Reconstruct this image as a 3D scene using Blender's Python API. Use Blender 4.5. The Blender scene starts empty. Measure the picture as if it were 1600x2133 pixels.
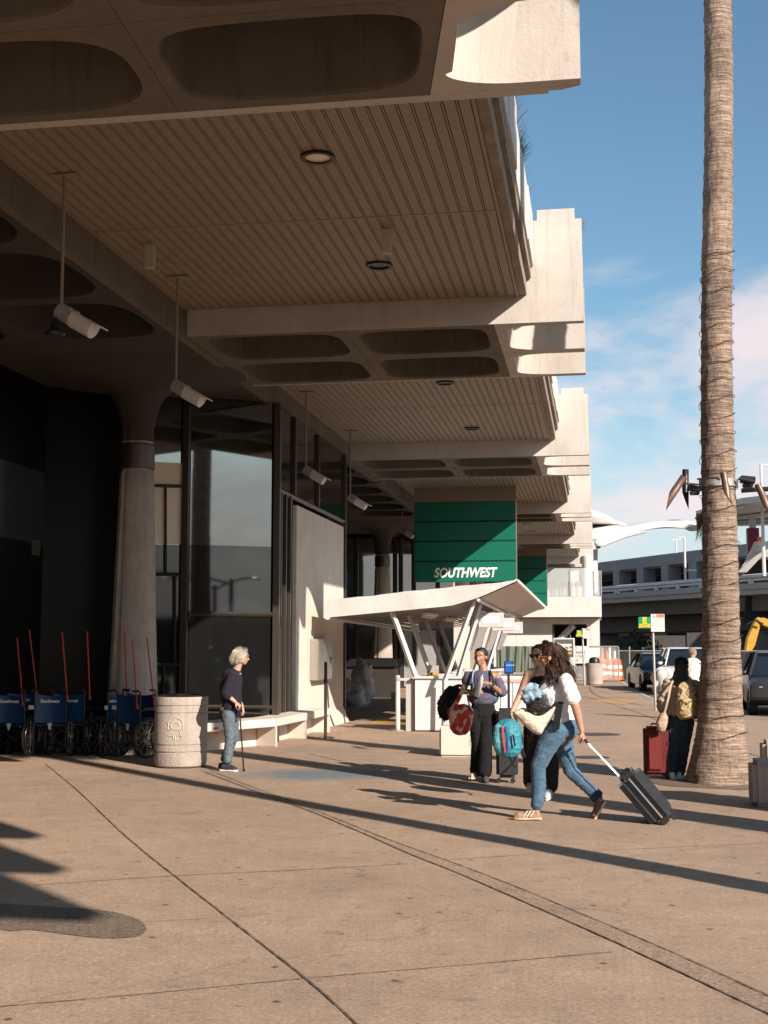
import bpy, bmesh, math, random
import numpy as np
from mathutils import Vector, Matrix, noise
random.seed(7)
PI = math.pi
SC = bpy.context.scene
COL = SC.collection

# ------------------------------------------------------------------ camera
CAM_H, FPX, CX, CY = 1.65, 2700.0, 800.0, 1066.5
VPX, HOR = 1243.0, 1345.0
_th = math.atan((HOR-CY)/FPX)
_d = np.array([(VPX-CX)/FPX, -(HOR-CY)/FPX, 1.0]); _u = np.array([0, math.cos(_th), math.sin(_th)])
_y = _d - _d.dot(_u)*_u; _y /= np.linalg.norm(_y)
_x = np.cross(_y, _u)
if _x[0] < 0: _x = -_x
R3 = np.stack([_x, _y, _u])            # rows: world axes in (right, up, forward)
def ray(px, py): return R3 @ np.array([(px-CX)/FPX, -(py-CY)/FPX, 1.0])
def G(px, py, z=0.0):                  # photo point on a level z
    d = ray(px, py); t = (z-CAM_H)/d[2]; return Vector((d[0]*t, d[1]*t, z))
def P(px, py, Y):                      # photo point at distance Y
    d = ray(px, py); t = Y/d[1]; return Vector((d[0]*t, Y, CAM_H+d[2]*t))
def L(px, py, A, B):                   # photo point on the vertical plane through A, B
    d = ray(px, py); n = (-(B[1]-A[1]), B[0]-A[0]); t = (A[0]*n[0]+A[1]*n[1])/(d[0]*n[0]+d[1]*n[1])
    return Vector((d[0]*t, d[1]*t, CAM_H+d[2]*t))
cam = bpy.data.cameras.new('camera'); camo = bpy.data.objects.new('camera', cam); COL.objects.link(camo)
cam.sensor_fit = 'VERTICAL'; cam.sensor_height = 36; cam.lens = 36*FPX/2133.0; cam.clip_end = 3000; cam.clip_start = .1
right, up, fwd = R3[:, 0], R3[:, 1], R3[:, 2]
m = Matrix.Identity(4)
for i in range(3): m[i][0], m[i][1], m[i][2] = right[i], up[i], -fwd[i]
m[2][3] = CAM_H
camo.matrix_world = m
SC.camera = camo

# ------------------------------------------------------------------ light
SUN_DIR = Vector((-1, 1, -.735)).normalized()      # direction the light travels
EL, AZ = math.atan(.735/math.sqrt(2)), math.radians(135)
w = bpy.data.worlds.new('World'); SC.world = w; w.use_nodes = True
nt = w.node_tree; nt.nodes.clear()
def nd(nt, t, **k):
    n = nt.nodes.new(t)
    for a, b in k.items(): setattr(n, a, b)
    return n
out = nd(nt, 'ShaderNodeOutputWorld'); bg = nd(nt, 'ShaderNodeBackground')
sky = nd(nt, 'ShaderNodeTexSky', sky_type='NISHITA', sun_disc=False, sun_elevation=EL, sun_rotation=AZ, altitude=20, air_density=1.0, dust_density=.6, ozone_density=1.3)
tc = nd(nt, 'ShaderNodeTexCoord'); mp = nd(nt, 'ShaderNodeMapping'); mp.inputs['Scale'].default_value = (1.6, 1.6, 4.2); mp.inputs['Location'].default_value = (.35, .1, .42)
nz = nd(nt, 'ShaderNodeTexNoise'); nz.inputs['Scale'].default_value = 3.4; nz.inputs['Detail'].default_value = 9; nz.inputs['Roughness'].default_value = .56; nz.inputs['Distortion'].default_value = .3
sx = nd(nt, 'ShaderNodeSeparateXYZ')
rh = nd(nt, 'ShaderNodeMapRange'); rh.inputs['From Min'].default_value = .40; rh.inputs['From Max'].default_value = .19; rh.inputs['To Min'].default_value = -.22; rh.inputs['To Max'].default_value = .085; rh.clamp = True
ad0 = nd(nt, 'ShaderNodeMath', operation='ADD'); rl = nd(nt, 'ShaderNodeMapRange'); rl.inputs['From Min'].default_value = .18; rl.inputs['From Max'].default_value = .07; rl.inputs['To Min'].default_value = 0; rl.inputs['To Max'].default_value = -.02
ad = nd(nt, 'ShaderNodeMath', operation='ADD')
cr = nd(nt, 'ShaderNodeMapRange', interpolation_type='SMOOTHSTEP'); cr.inputs['From Min'].default_value = .42; cr.inputs['From Max'].default_value = .70
cr.inputs['To Max'].default_value = .88
mx = nd(nt, 'ShaderNodeMix', data_type='RGBA'); mx.inputs[7].default_value = (7.4, 6.5, 6.6, 1)
ln = nt.links.new
ln(tc.outputs['Generated'], mp.inputs[0]); ln(mp.outputs[0], nz.inputs['Vector']); ln(tc.outputs['Generated'], sx.inputs[0])
ln(sx.outputs['Z'], rh.inputs['Value']); ln(nz.outputs['Fac'], ad.inputs[0]); ln(sx.outputs['Z'], rl.inputs['Value']); ln(rh.outputs[0], ad0.inputs[0]); ln(rl.outputs[0], ad0.inputs[1]); ln(ad0.outputs[0], ad.inputs[1]); ln(ad.outputs[0], cr.inputs['Value'])
tn = nd(nt, 'ShaderNodeMix', data_type='RGBA', blend_type='MULTIPLY'); tn.inputs[0].default_value = 1; tn.inputs[7].default_value = (.88, 1.10, 1.09, 1)
hz_ = nd(nt, 'ShaderNodeMapRange', interpolation_type='SMOOTHSTEP'); hz_.inputs['From Min'].default_value = .20; hz_.inputs['From Max'].default_value = .0; hz_.inputs['To Max'].default_value = .9; ln(sx.outputs['Z'], hz_.inputs['Value'])
hx = nd(nt, 'ShaderNodeMix', data_type='RGBA'); hx.inputs[7].default_value = (5.6, 5.9, 6.5, 1); ln(hz_.outputs[0], hx.inputs[0])
ln(cr.outputs[0], mx.inputs[0]); ln(sky.outputs[0], tn.inputs[6]); ln(tn.outputs[2], hx.inputs[6]); ln(hx.outputs[2], mx.inputs[6]); ln(mx.outputs[2], bg.inputs['Color']); ln(bg.outputs[0], out.inputs[0])
bg.inputs['Strength'].default_value = .078
sl = bpy.data.lights.new('sun', 'SUN'); sl.energy = 5.0; sl.angle = math.radians(.55); sl.color = (1, .885, .765)
so = bpy.data.objects.new('sun', sl); COL.objects.link(so); so.rotation_euler = SUN_DIR.to_track_quat('-Z', 'Y').to_euler(); so.location = (20, -20, 20)
SC.view_settings.view_transform = 'Standard'; SC.view_settings.look = 'None'; SC.view_settings.gamma = 1; SC.view_settings.exposure = 0.72
SC.cycles.max_bounces = 8; SC.cycles.diffuse_bounces = 5; SC.cycles.glossy_bounces = 4; SC.cycles.transmission_bounces = 6; SC.cycles.transparent_max_bounces = 12
SC.cycles.use_denoising = True
SC.cycles.caustics_reflective = False; SC.cycles.caustics_refractive = False

# ------------------------------------------------------------------ materials
MATS = {}
def M(name, col=(.5, .5, .5), rough=.7, metal=0, var=.12, scale=3.0, bump=0, bscale=60, ior=1.45, alpha=1, stretch=None, spots=None, trans=0, sheen=0, col2=None, spec=None, coat=0, streak=0):
    if name in MATS: return MATS[name]
    m = bpy.data.materials.new(name); m.use_nodes = True; t = m.node_tree; b = t.nodes['Principled BSDF']; ln = t.links.new
    b.inputs['Roughness'].default_value = rough; b.inputs['Metallic'].default_value = metal; b.inputs['IOR'].default_value = ior
    b.inputs['Alpha'].default_value = alpha; b.inputs['Transmission Weight'].default_value = trans
    if coat: b.inputs['Coat Weight'].default_value = coat; b.inputs['Coat Roughness'].default_value = .08
    if sheen: b.inputs['Sheen Weight'].default_value = sheen
    tc = nd(t, 'ShaderNodeTexCoord'); src = tc.outputs['Object']
    if stretch:
        mp = nd(t, 'ShaderNodeMapping'); mp.inputs['Scale'].default_value = stretch; ln(src, mp.inputs[0]); src = mp.outputs[0]
    n = nd(t, 'ShaderNodeTexNoise'); n.inputs['Scale'].default_value = scale; n.inputs['Detail'].default_value = 6; n.inputs['Roughness'].default_value = .62; ln(src, n.inputs['Vector'])
    r = nd(t, 'ShaderNodeMapRange'); r.inputs['From Min'].default_value = .3; r.inputs['From Max'].default_value = .7; ln(n.outputs['Fac'], r.inputs['Value'])
    c = nd(t, 'ShaderNodeMix', data_type='RGBA'); ln(r.outputs[0], c.inputs[0])
    lo = col2 or tuple(x*(1-var) for x in col); hi = tuple(min(1, x*(1+var*.6)) for x in col)
    c.inputs[6].default_value = (*lo, 1); c.inputs[7].default_value = (*hi, 1)
    res = c.outputs[2]
    if spots:     # (scale, threshold, factor)
        v = nd(t, 'ShaderNodeTexNoise'); v.inputs['Scale'].default_value = spots[0]; v.inputs['Detail'].default_value = 3; ln(tc.outputs['Object'], v.inputs['Vector'])
        q = nd(t, 'ShaderNodeMapRange'); q.inputs['From Min'].default_value = spots[1]; q.inputs['From Max'].default_value = spots[1]+.08; ln(v.outputs['Fac'], q.inputs['Value'])
        c2 = nd(t, 'ShaderNodeMix', data_type='RGBA'); ln(q.outputs[0], c2.inputs[0]); ln(res, c2.inputs[6]); c2.inputs[7].default_value = (*[x*spots[2] for x in col], 1); res = c2.outputs[2]
    if streak:
        for sc_, a_, lo_, hi_ in (((5.5, 5.5, .35), 2.6, .52, .70), ((1.3, 1.3, .5), 1.2, .45, .75), ((40, 40, 40), 1.6, .62, .70)):
            mq = nd(t, 'ShaderNodeMapping'); mq.inputs['Scale'].default_value = sc_; ln(tc.outputs['Object'], mq.inputs[0]); nq = nd(t, 'ShaderNodeTexNoise'); nq.inputs['Scale'].default_value = a_; nq.inputs['Detail'].default_value = 5; ln(mq.outputs[0], nq.inputs['Vector'])
            rq = nd(t, 'ShaderNodeMapRange'); rq.inputs['From Min'].default_value = lo_; rq.inputs['From Max'].default_value = hi_; rq.inputs['To Min'].default_value = 1; rq.inputs['To Max'].default_value = 1-streak; ln(nq.outputs['Fac'], rq.inputs['Value'])
            xq = nd(t, 'ShaderNodeMix', data_type='RGBA', blend_type='MULTIPLY'); xq.inputs[0].default_value = 1; ln(res, xq.inputs[6]); ln(rq.outputs[0], xq.inputs[7]); res = xq.outputs[2]
    ln(res, b.inputs['Base Color'])
    if bump:
        nb = nd(t, 'ShaderNodeTexNoise'); nb.inputs['Scale'].default_value = bscale; nb.inputs['Detail'].default_value = 4; ln(src, nb.inputs['Vector'])
        bp = nd(t, 'ShaderNodeBump'); bp.inputs['Strength'].default_value = bump; bp.inputs['Distance'].default_value = .02; ln(nb.outputs['Fac'], bp.inputs['Height']); ln(bp.outputs[0], b.inputs['Normal'])
    MATS[name] = m; return m

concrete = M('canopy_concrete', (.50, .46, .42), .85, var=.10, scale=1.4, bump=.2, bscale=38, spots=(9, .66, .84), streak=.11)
soffit_shade_c = M('shade_toned_soffit', (.15, .127, .10), .88, var=.14, scale=1.4, bump=.25, bscale=38, streak=.2)  # darker copy of the canopy concrete, shade put into the colour
inner_shade_c = M('shade_toned_inner_soffit', (.055, .048, .039), .9, var=.14, scale=1.4, bump=.25, bscale=38)  # same concrete darker still, deep shade put into the colour
rough_conc = M('cast_concrete', (.40, .345, .30), .9, var=.2, scale=2.2, bump=.6, bscale=45, streak=.12, spots=(30, .62, .7))
pier_conc = M('plaster_concrete', (.64, .565, .49), .9, var=.10, scale=2.0, bump=.3, bscale=70, streak=.06)
louvre_m = M('louvre_metal', (.255, .205, .15), .55, var=.05, scale=2)
dark_gap = M('gap_shadow', (.02, .017, .014), .9)
weathered = M('weathered_edge', (.27, .225, .18), .85, var=.3, scale=5, bump=.3)
white_wall = M('white_panel', (.60, .58, .55), .6, var=.07, scale=1.2, streak=.10)
white_paint = M('white_painted_steel', (.56, .545, .54), .45, var=.05)
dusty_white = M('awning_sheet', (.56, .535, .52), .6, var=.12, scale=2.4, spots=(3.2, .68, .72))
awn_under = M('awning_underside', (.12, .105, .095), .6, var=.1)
glass_up = M('tinted_glass', (.012, .016, .016), .03, var=0, ior=2.7)
glass_lo = M('dark_tinted_glass', (.008, .008, .008), .04, var=0, ior=1.62)
glass_dk = M('smoked_glass', (.008, .008, .007), .08, var=0, ior=1.4)
mullion = M('bronze_mullion', (.09, .075, .06), .38, metal=.6, var=.1)
cream = M('cream_reflection', (.88, .76, .62), .7, var=.04)  # colour of a sunlit wall mirrored in the glass
interior = M('dark_lobby_wall', (.012, .012, .010), .8)
green = M('sign_green', (.003, .125, .082), .38, var=.06, scale=.8)
green_dk = M('sign_seam', (.004, .03, .02), .6)
sign_brown = M('sign_hanger_brown', (.23, .17, .13), .7)
letter = M('letter_white', (.78, .76, .72), .5, var=.02)
steel = M('brushed_steel', (.55, .52, .49), .3, metal=.9, var=.1, scale=20)
galv = M('galvanised', (.42, .41, .40), .45, metal=.6, var=.1)
black_m = M('black_metal', (.015, .015, .016), .4, var=.1)
rubber = M('rubber', (.018, .017, .016), .8)
black_cloth = M('black_cloth', (.007, .0065, .008), .95, spec=0, bump=.4, bscale=40, var=.2)
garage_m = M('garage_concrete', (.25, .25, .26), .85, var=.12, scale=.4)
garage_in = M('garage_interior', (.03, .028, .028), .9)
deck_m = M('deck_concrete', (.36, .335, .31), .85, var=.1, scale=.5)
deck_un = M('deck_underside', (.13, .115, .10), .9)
fence_cloth = M('fence_screen', (.018, .021, .019), .8, var=.4, scale=1.5, bump=.8, bscale=4)
green_cloth = M('green_screen', (.12, .14, .115), .8, var=.2, scale=1.2, bump=.6, bscale=3)
orange = M('safety_orange', (.80, .13, .03), .5, var=.1)
yellow = M('machine_yellow', (.50, .28, .03), .5, var=.1)
red_paint = M('red_pole_paint', (.45, .015, .012), .4)
maroon = M('maroon_paint', (.16, .02, .04), .5)
blue_vinyl = M('blue_vinyl', (.005, .042, .13), .38, var=.2, scale=6, bump=.5, bscale=9)
white_plas = M('white_plastic', (.60, .59, .585), .4, var=.03)
asphalt = M('asphalt', (.17, .135, .11), .9, var=.12, scale=1.5, bump=.3, bscale=90)
kerb_m = M('kerb_concrete', (.40, .36, .33), .85, var=.1)
paint_w = M('road_paint', (.60, .57, .54), .7, var=.2, scale=9)
membrane = M('tensile_membrane', (.80, .78, .74), .6, var=.03)
clear_glass = M('clear_glass', (.80, .85, .85), .03, var=0, alpha=.28)
denim = M('denim_blue', (.062, .125, .195), .85, var=.35, scale=14, bump=.5, bscale=90, sheen=.1)
denim_dk = M('denim_dark', (.022, .036, .055), .9, var=.3, scale=12, bump=.4, bscale=80)
denim_gr = M('denim_faded', (.10, .135, .155), .85, var=.3, scale=12, bump=.4, bscale=80)
white_cot = M('white_cotton', (.74, .71, .72), .85, var=.06, scale=10, bump=.4, bscale=30)
navy_knit = M('navy_knit', (.014, .010, .022), .95, var=.2, scale=30, bump=.3, bscale=120)
slate_cot = M('slate_cotton', (.095, .085, .135), .9, var=.15, scale=12, bump=.4, bscale=35)
beige_cot = M('beige_cotton', (.37, .29, .215), .9, var=.15, scale=10, bump=.5, bscale=28)
khaki = M('khaki_canvas', (.42, .32, .17), .75, var=.25, scale=14, bump=.7, bscale=22)
cream_cv = M('cream_canvas', (.66, .57, .46), .85, var=.08, scale=10, bump=.4, bscale=20)
skin_a = M('skin_light', (.42, .225, .15), .5, var=.12, scale=14)
skin_b = M('skin_tan', (.34, .17, .10), .5, var=.12, scale=14)
skin_c = M('skin_pale', (.48, .27, .20), .5, var=.15, scale=16)
hair_br = M('hair_brown', (.060, .028, .014), .45, var=.6, scale=60, bump=.6, bscale=120)
hair_bk = M('hair_black', (.010, .008, .007), .35, var=.5, scale=50, bump=.5, bscale=100)
hair_wh = M('hair_white', (.60, .54, .45), .55, var=.35, scale=45, bump=.8, bscale=90)
hair_gy = M('hair_grey', (.22, .19, .16), .6, var=.4, scale=60, bump=.6, bscale=120)
eye_w = M('eye_white', (.6, .58, .55), .3); eye_d = M('eye_dark', (.02, .012, .008), .2); lip = M('lip', (.34, .10, .08), .5)
shoe_w = M('shoe_white', (.66, .60, .55), .7); shoe_tan = M('shoe_tan_suede', (.34, .20, .12), .85); shoe_bk = M('shoe_black', (.02, .018, .022), .7)
case_m = M('suitcase_shell', (.055, .062, .078), .22, metal=.3, var=.2, scale=8)
case_red = M('suitcase_maroon', (.115, .012, .012), .7, var=.2, bump=.4, bscale=60)
teal_m = M('teal_nylon', (.03, .22, .28), .55, var=.2, scale=12, bump=.5, bscale=16)
red_zip = M('coral_zip', (.65, .06, .05), .5)
lt_blue = M('pale_denim', (.25, .36, .46), .9, var=.35, scale=14, bump=.7, bscale=14)
brown_cb = M('brown_cable', (.03, .02, .015), .7)
bronze_t = M('bronze_tube', (.17, .10, .075), .42, metal=.35, var=.25, scale=8)

def trunk_material():
    m = bpy.data.materials.new('palm_bark'); m.use_nodes = True; t = m.node_tree; b = t.nodes['Principled BSDF']; ln = t.links.new
    tc = nd(t, 'ShaderNodeTexCoord'); src = tc.outputs['Object']; b.inputs['Roughness'].default_value = .9
    def noi(sc, s, det=6):
        mp = nd(t, 'ShaderNodeMapping'); mp.inputs['Scale'].default_value = sc; ln(src, mp.inputs[0])
        n = nd(t, 'ShaderNodeTexNoise'); n.inputs['Scale'].default_value = s; n.inputs['Detail'].default_value = det; n.inputs['Roughness'].default_value = .65; ln(mp.outputs[0], n.inputs['Vector']); return n.outputs['Fac']
    a = noi((.8, .8, 13), 4.2, 8); f = noi((1.1, 1.1, .5), 24, 6); g = noi((1, 1, 1), 2.2); h = noi((.5, .5, 5), 10)
    c1 = nd(t, 'ShaderNodeValToRGB'); c1.color_ramp.elements[0].position = .34; c1.color_ramp.elements[1].position = .68
    c1.color_ramp.elements[0].color = (.12, .075, .05, 1); c1.color_ramp.elements[1].color = (.52, .385, .295, 1); ln(a, c1.inputs[0])
    r = nd(t, 'ShaderNodeMapRange'); r.inputs['From Min'].default_value = .36; r.inputs['From Max'].default_value = .5; r.inputs['To Min'].default_value = .70; ln(f, r.inputs['Value'])
    mu = nd(t, 'ShaderNodeMix', data_type='RGBA', blend_type='MULTIPLY'); mu.inputs[0].default_value = 1; ln(c1.outputs[0], mu.inputs[6]); ln(r.outputs[0], mu.inputs[7])
    r2 = nd(t, 'ShaderNodeMapRange'); r2.inputs['From Min'].default_value = .35; r2.inputs['From Max'].default_value = .65; r2.inputs['To Min'].default_value = .62; r2.inputs['To Max'].default_value = 1.12; ln(g, r2.inputs['Value'])
    m2 = nd(t, 'ShaderNodeMix', data_type='RGBA', blend_type='MULTIPLY'); m2.inputs[0].default_value = 1; ln(mu.outputs[2], m2.inputs[6]); ln(r2.outputs[0], m2.inputs[7])
    ln(m2.outputs[2], b.inputs['Base Color'])
    s = nd(t, 'ShaderNodeMath', operation='ADD'); ln(h, s.inputs[0]); ln(f, s.inputs[1])
    bp = nd(t, 'ShaderNodeBump'); bp.inputs['Strength'].default_value = .9; bp.inputs['Distance'].default_value = .03; ln(s.outputs[0], bp.inputs['Height']); ln(bp.outputs[0], b.inputs['Normal'])
    return m
bark = trunk_material()

def ground_material(name, base, agg=0.0, blue=False):
    m = bpy.data.materials.new(name); m.use_nodes = True; t = m.node_tree; b = t.nodes['Principled BSDF']; ln = t.links.new; b.inputs['Roughness'].default_value = .88
    tc = nd(t, 'ShaderNodeTexCoord'); src = tc.outputs['Object']
    def noi(s, det=5, ro=.6, sc=None):
        v = src
        if sc: mp = nd(t, 'ShaderNodeMapping'); mp.inputs['Scale'].default_value = sc; ln(src, mp.inputs[0]); v = mp.outputs[0]
        n = nd(t, 'ShaderNodeTexNoise'); n.inputs['Scale'].default_value = s; n.inputs['Detail'].default_value = det; n.inputs['Roughness'].default_value = ro; ln(v, n.inputs['Vector']); return n.outputs['Fac']
    def rng(f, a, b_, c, d):
        r = nd(t, 'ShaderNodeMapRange'); r.inputs['From Min'].default_value = a; r.inputs['From Max'].default_value = b_; r.inputs['To Min'].default_value = c; r.inputs['To Max'].default_value = d; ln(f, r.inputs['Value']); return r.outputs[0]
    def mul(c, f):
        x = nd(t, 'ShaderNodeMix', data_type='RGBA', blend_type='MULTIPLY'); x.inputs[0].default_value = 1
        if isinstance(c, tuple): x.inputs[6].default_value = (*c, 1)
        else: ln(c, x.inputs[6])
        ln(f, x.inputs[7]); return x.outputs[2]
    c = mul(base, rng(noi(.35, 4), .3, .7, .86, 1.1))
    c = mul(c, rng(noi(2.3, 8, .7), .3, .72, .84, 1.1))
    c = mul(c, rng(noi(38, 3, .7), .3, .75,   .68-agg*.35, 1.22+agg*.3))
    c = mul(c, rng(noi(9, 5, .75), .3, .72, .86, 1.10))
    c = mul(c, rng(noi(75, 2, .7), .38, .48, .70-agg*.3, 1.0))
    c = mul(c, rng(noi(55, 2, .6), .60, .68, 1.0, 1.25))
    c = mul(c, rng(noi(5.5, 2, .5, (1, 1, 1)), .64, .70, 1.0, .80))
    c = mul(c, rng(noi(.9, 6, .65, (1, .45, 1)), .56, .72, 1.0, .80))
    c = mul(c, rng(noi(2.6, 7, .7, (.35, 1.6, 1)), .60, .74, 1.0, .86))
    v = nd(t, 'ShaderNodeTexVoronoi', feature='DISTANCE_TO_EDGE', voronoi_dimensions='2D'); v.inputs['Scale'].default_value = .22; v.inputs['Randomness'].default_value = 1; ds = nd(t, 'ShaderNodeMix', data_type='VECTOR'); ds.inputs[0].default_value = .06; nn = nd(t, 'ShaderNodeTexNoise'); nn.inputs['Scale'].default_value = 2.2; nn.inputs['Detail'].default_value = 6; ln(src, nn.inputs['Vector']); ln(src, ds.inputs[4]); sc9 = nd(t, 'ShaderNodeVectorMath', operation='SCALE'); sc9.inputs['Scale'].default_value = 12; ln(nn.outputs['Color'], sc9.inputs[0]); ln(sc9.outputs[0], ds.inputs[5]); ln(ds.outputs[1], v.inputs['Vector'])
    c = mul(c, rng(v.outputs['Distance'], .0, .0035, .72, 1.0))       # stains
    v = nd(t, 'ShaderNodeTexVoronoi', voronoi_dimensions='2D'); v.inputs['Scale'].default_value = .95; v.inputs['Randomness'].default_value = 1; ln(src, v.inputs['Vector'])
    c = mul(c, rng(v.outputs['Distance'], .014, .026, .32, 1.0))             # chewing gum spots
    v = nd(t, 'ShaderNodeTexVoronoi', voronoi_dimensions='2D'); v.inputs['Scale'].default_value = 1.45; v.inputs['Randomness'].default_value = 1; ln(src, v.inputs['Vector'])
    c = mul(c, rng(v.outputs['Distance'], .012, .028, .55, 1.0))
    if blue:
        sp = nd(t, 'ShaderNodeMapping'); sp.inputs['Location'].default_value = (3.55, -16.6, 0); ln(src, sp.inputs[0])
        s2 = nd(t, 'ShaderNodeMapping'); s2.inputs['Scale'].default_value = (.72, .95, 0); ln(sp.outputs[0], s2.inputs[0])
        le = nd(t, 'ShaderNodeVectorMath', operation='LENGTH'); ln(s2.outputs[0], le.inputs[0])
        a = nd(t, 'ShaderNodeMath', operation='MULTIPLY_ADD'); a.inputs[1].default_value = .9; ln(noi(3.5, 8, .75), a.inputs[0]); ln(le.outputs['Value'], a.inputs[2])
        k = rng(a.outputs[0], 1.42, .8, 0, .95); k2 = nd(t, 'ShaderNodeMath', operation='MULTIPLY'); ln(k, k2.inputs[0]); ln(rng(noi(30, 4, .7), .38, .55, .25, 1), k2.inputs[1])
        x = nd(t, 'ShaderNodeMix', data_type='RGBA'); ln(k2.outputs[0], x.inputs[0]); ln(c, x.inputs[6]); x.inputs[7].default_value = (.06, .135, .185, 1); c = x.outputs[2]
    ln(c, b.inputs['Base Color'])
    bp = nd(t, 'ShaderNodeBump'); bp.inputs['Strength'].default_value = .35+agg*.5; bp.inputs['Distance'].default_value = .006; ln(noi(90, 4, .7), bp.inputs['Height']); ln(bp.outputs[0], b.inputs['Normal'])
    return m
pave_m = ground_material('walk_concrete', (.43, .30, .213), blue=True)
agg_m = ground_material('aggregate_concrete', (.40, .28, .20), agg=.45)
patch_m = ground_material('dark_patch_concrete', (.215, .158, .112), agg=.7)
far_m = ground_material('outer_ground', (.22, .185, .155))

# ------------------------------------------------------------------ mesh helpers
class MB:
    def __init__(s): s.v = []; s.f = []; s.mi = []; s.cur = 0
    def add(s, vs, fs):
        o = len(s.v); s.v += [tuple(x) for x in vs]; s.f += [[i+o for i in f] for f in fs]; s.mi += [s.cur]*len(fs); return s
    def box(s, c, d, rz=0, rx=0, ry=0):
        hx, hy, hz = d[0]/2, d[1]/2, d[2]/2
        R = Matrix.Rotation(rz, 3, 'Z') @ Matrix.Rotation(ry, 3, 'Y') @ Matrix.Rotation(rx, 3, 'X')
        vs = [Vector(c)+R @ Vector((x*hx, y*hy, z*hz)) for x in (-1, 1) for y in (-1, 1) for z in (-1, 1)]
        return s.add(vs, [(0, 1, 3, 2), (4, 6, 7, 5), (0, 4, 5, 1), (2, 3, 7, 6), (0, 2, 6, 4), (1, 5, 7, 3)])
    def b2(s, a, b): return s.box([(a[i]+b[i])/2 for i in range(3)], [abs(b[i]-a[i]) for i in range(3)])
    def quad(s, *p): return s.add(p, [tuple(range(len(p)))])
    def hexa(s, lo, hi):      # two matching polygons joined
        n = len(lo); return s.add(list(lo)+list(hi), [tuple(range(n))[::-1], tuple(range(n, 2*n))]+[(i, (i+1) % n, (i+1) % n+n, i+n) for i in range(n)])
    def prism(s, pts, off): return s.hexa([Vector(p) for p in pts], [Vector(p)+Vector(off) for p in pts])
    def rings(s, rr, cap=True, closed=False):
        n = len(rr[0]); k = len(rr); vs = [p for r in rr for p in r]; fs = []
        for a in range(k-1 if not closed else k):
            b = (a+1) % k
            for i in range(n): j = (i+1) % n; fs.append((a*n+i, a*n+j, b*n+j, b*n+i))
        if cap and not closed: fs += [tuple(range(n))[::-1], tuple(range((k-1)*n, k*n))]
        return s.add(vs, fs)
    def tube(s, pts, r, n=8, cap=True, flat=1.0, side=None):
        pts = [Vector(p) for p in pts]; rs = r if isinstance(r, (list, tuple)) else [r]*len(pts); rr = []
        pv = None
        for i, p in enumerate(pts):
            t = (pts[min(i+1, len(pts)-1)]-pts[max(i-1, 0)]).normalized()
            if side is not None: a = Vector(side)
            elif pv is not None: a = pv
            else: a = Vector((0, 0, 1)) if abs(t.z) < .9 else Vector((1, 0, 0))
            a = (a-t*a.dot(t)).normalized(); pv = a; b = t.cross(a)
            rr.append([p+a*math.cos(q*2*PI/n)*rs[i]+b*math.sin(q*2*PI/n)*rs[i]*flat for q in range(n)])
        return s.rings(rr, cap)
    def cyl(s, a, b, r, n=16, r2=None): return s.tube([a, b], [r, r if r2 is None else r2], n)
    def lathe(s, prof, c=(0, 0, 0), n=24, sx=1, sy=1):
        return s.rings([[Vector((c[0]+r*sx*math.cos(q*2*PI/n), c[1]+r*sy*math.sin(q*2*PI/n), c[2]+z)) for q in range(n)] for r, z in prof])
    def ell(s, c, rad, R=None, n=14, k=9):
        R = R or Matrix.Identity(3); rr = []
        for i in range(1, k):
            a = PI*i/k; rr.append([Vector(c)+R @ Vector((rad[0]*math.sin(a)*math.cos(q*2*PI/n), rad[1]*math.sin(a)*math.sin(q*2*PI/n), -rad[2]*math.cos(a))) for q in range(n)])
        return s.rings(rr)
    def torus(s, c, R, r, axis='X', n=28, k=8, rot=None):
        rr = []; rot = rot or Matrix.Identity(3)
        for i in range(n):
            a = 2*PI*i/n; ring = []
            for j in range(k):
                b = 2*PI*j/k; x = (R+r*math.cos(b))*math.cos(a); y = (R+r*math.cos(b))*math.sin(a); z = r*math.sin(b)
                v = Vector((z, x, y)) if axis == 'X' else (Vector((x, z, y)) if axis == 'Y' else Vector((x, y, z)))
                ring.append(Vector(c)+rot @ v)
            rr.append(ring)
        return s.rings(rr, closed=True)
    def mesh(s, name, mats, smooth=False, bevel=0):
        me = bpy.data.meshes.new(name); me.from_pydata(s.v, [], s.f); me.update()
        for mt in (mats if isinstance(mats, (list, tuple)) else [mats]): me.materials.append(mt)
        me.polygons.foreach_set('material_index', s.mi)
        bm = bmesh.new(); bm.from_mesh(me); bmesh.ops.recalc_face_normals(bm, faces=bm.faces)
        if bevel:
            try: bmesh.ops.bevel(bm, geom=[e for e in bm.edges if e.is_manifold and e.calc_face_angle(0) > .6], offset=bevel, segments=2, affect='EDGES', clamp_overlap=True)
            except Exception: pass
        bm.to_mesh(me); bm.free()
        if smooth: me.polygons.foreach_set('use_smooth', [True]*len(me.polygons)); me.set_sharp_from_angle(angle=math.radians(40))
        return me
    def obj(s, name, mats, parent=None, smooth=False, bevel=0):
        o = bpy.data.objects.new(name, s.mesh(name, mats, smooth, bevel)); COL.objects.link(o)
        if parent: o.parent = parent; o.matrix_parent_inverse = parent.matrix_world.inverted()
        return o
def recenter(o, base):         # put the origin of a top-level mesh at its base
    b = Vector(base); o.data.transform(Matrix.Translation(-b)); o.location = b; return o
def tag(o, label, cat, group=None):
    o['label'] = label; o['category'] = cat
    if group: o['group'] = group
    return o
def thing(name, label, cat, loc=(0, 0, 0), rz=0, group=None):
    o = bpy.data.objects.new(name, None); COL.objects.link(o); o.location = loc; o.rotation_euler = (0, 0, rz); o.empty_display_size = .2
    o.matrix_world = Matrix.Translation(loc) @ Matrix.Rotation(rz, 4, 'Z')
    return tag(o, label, cat, group)
def struct(o, kind='structure'): o['kind'] = kind; return o
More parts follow.
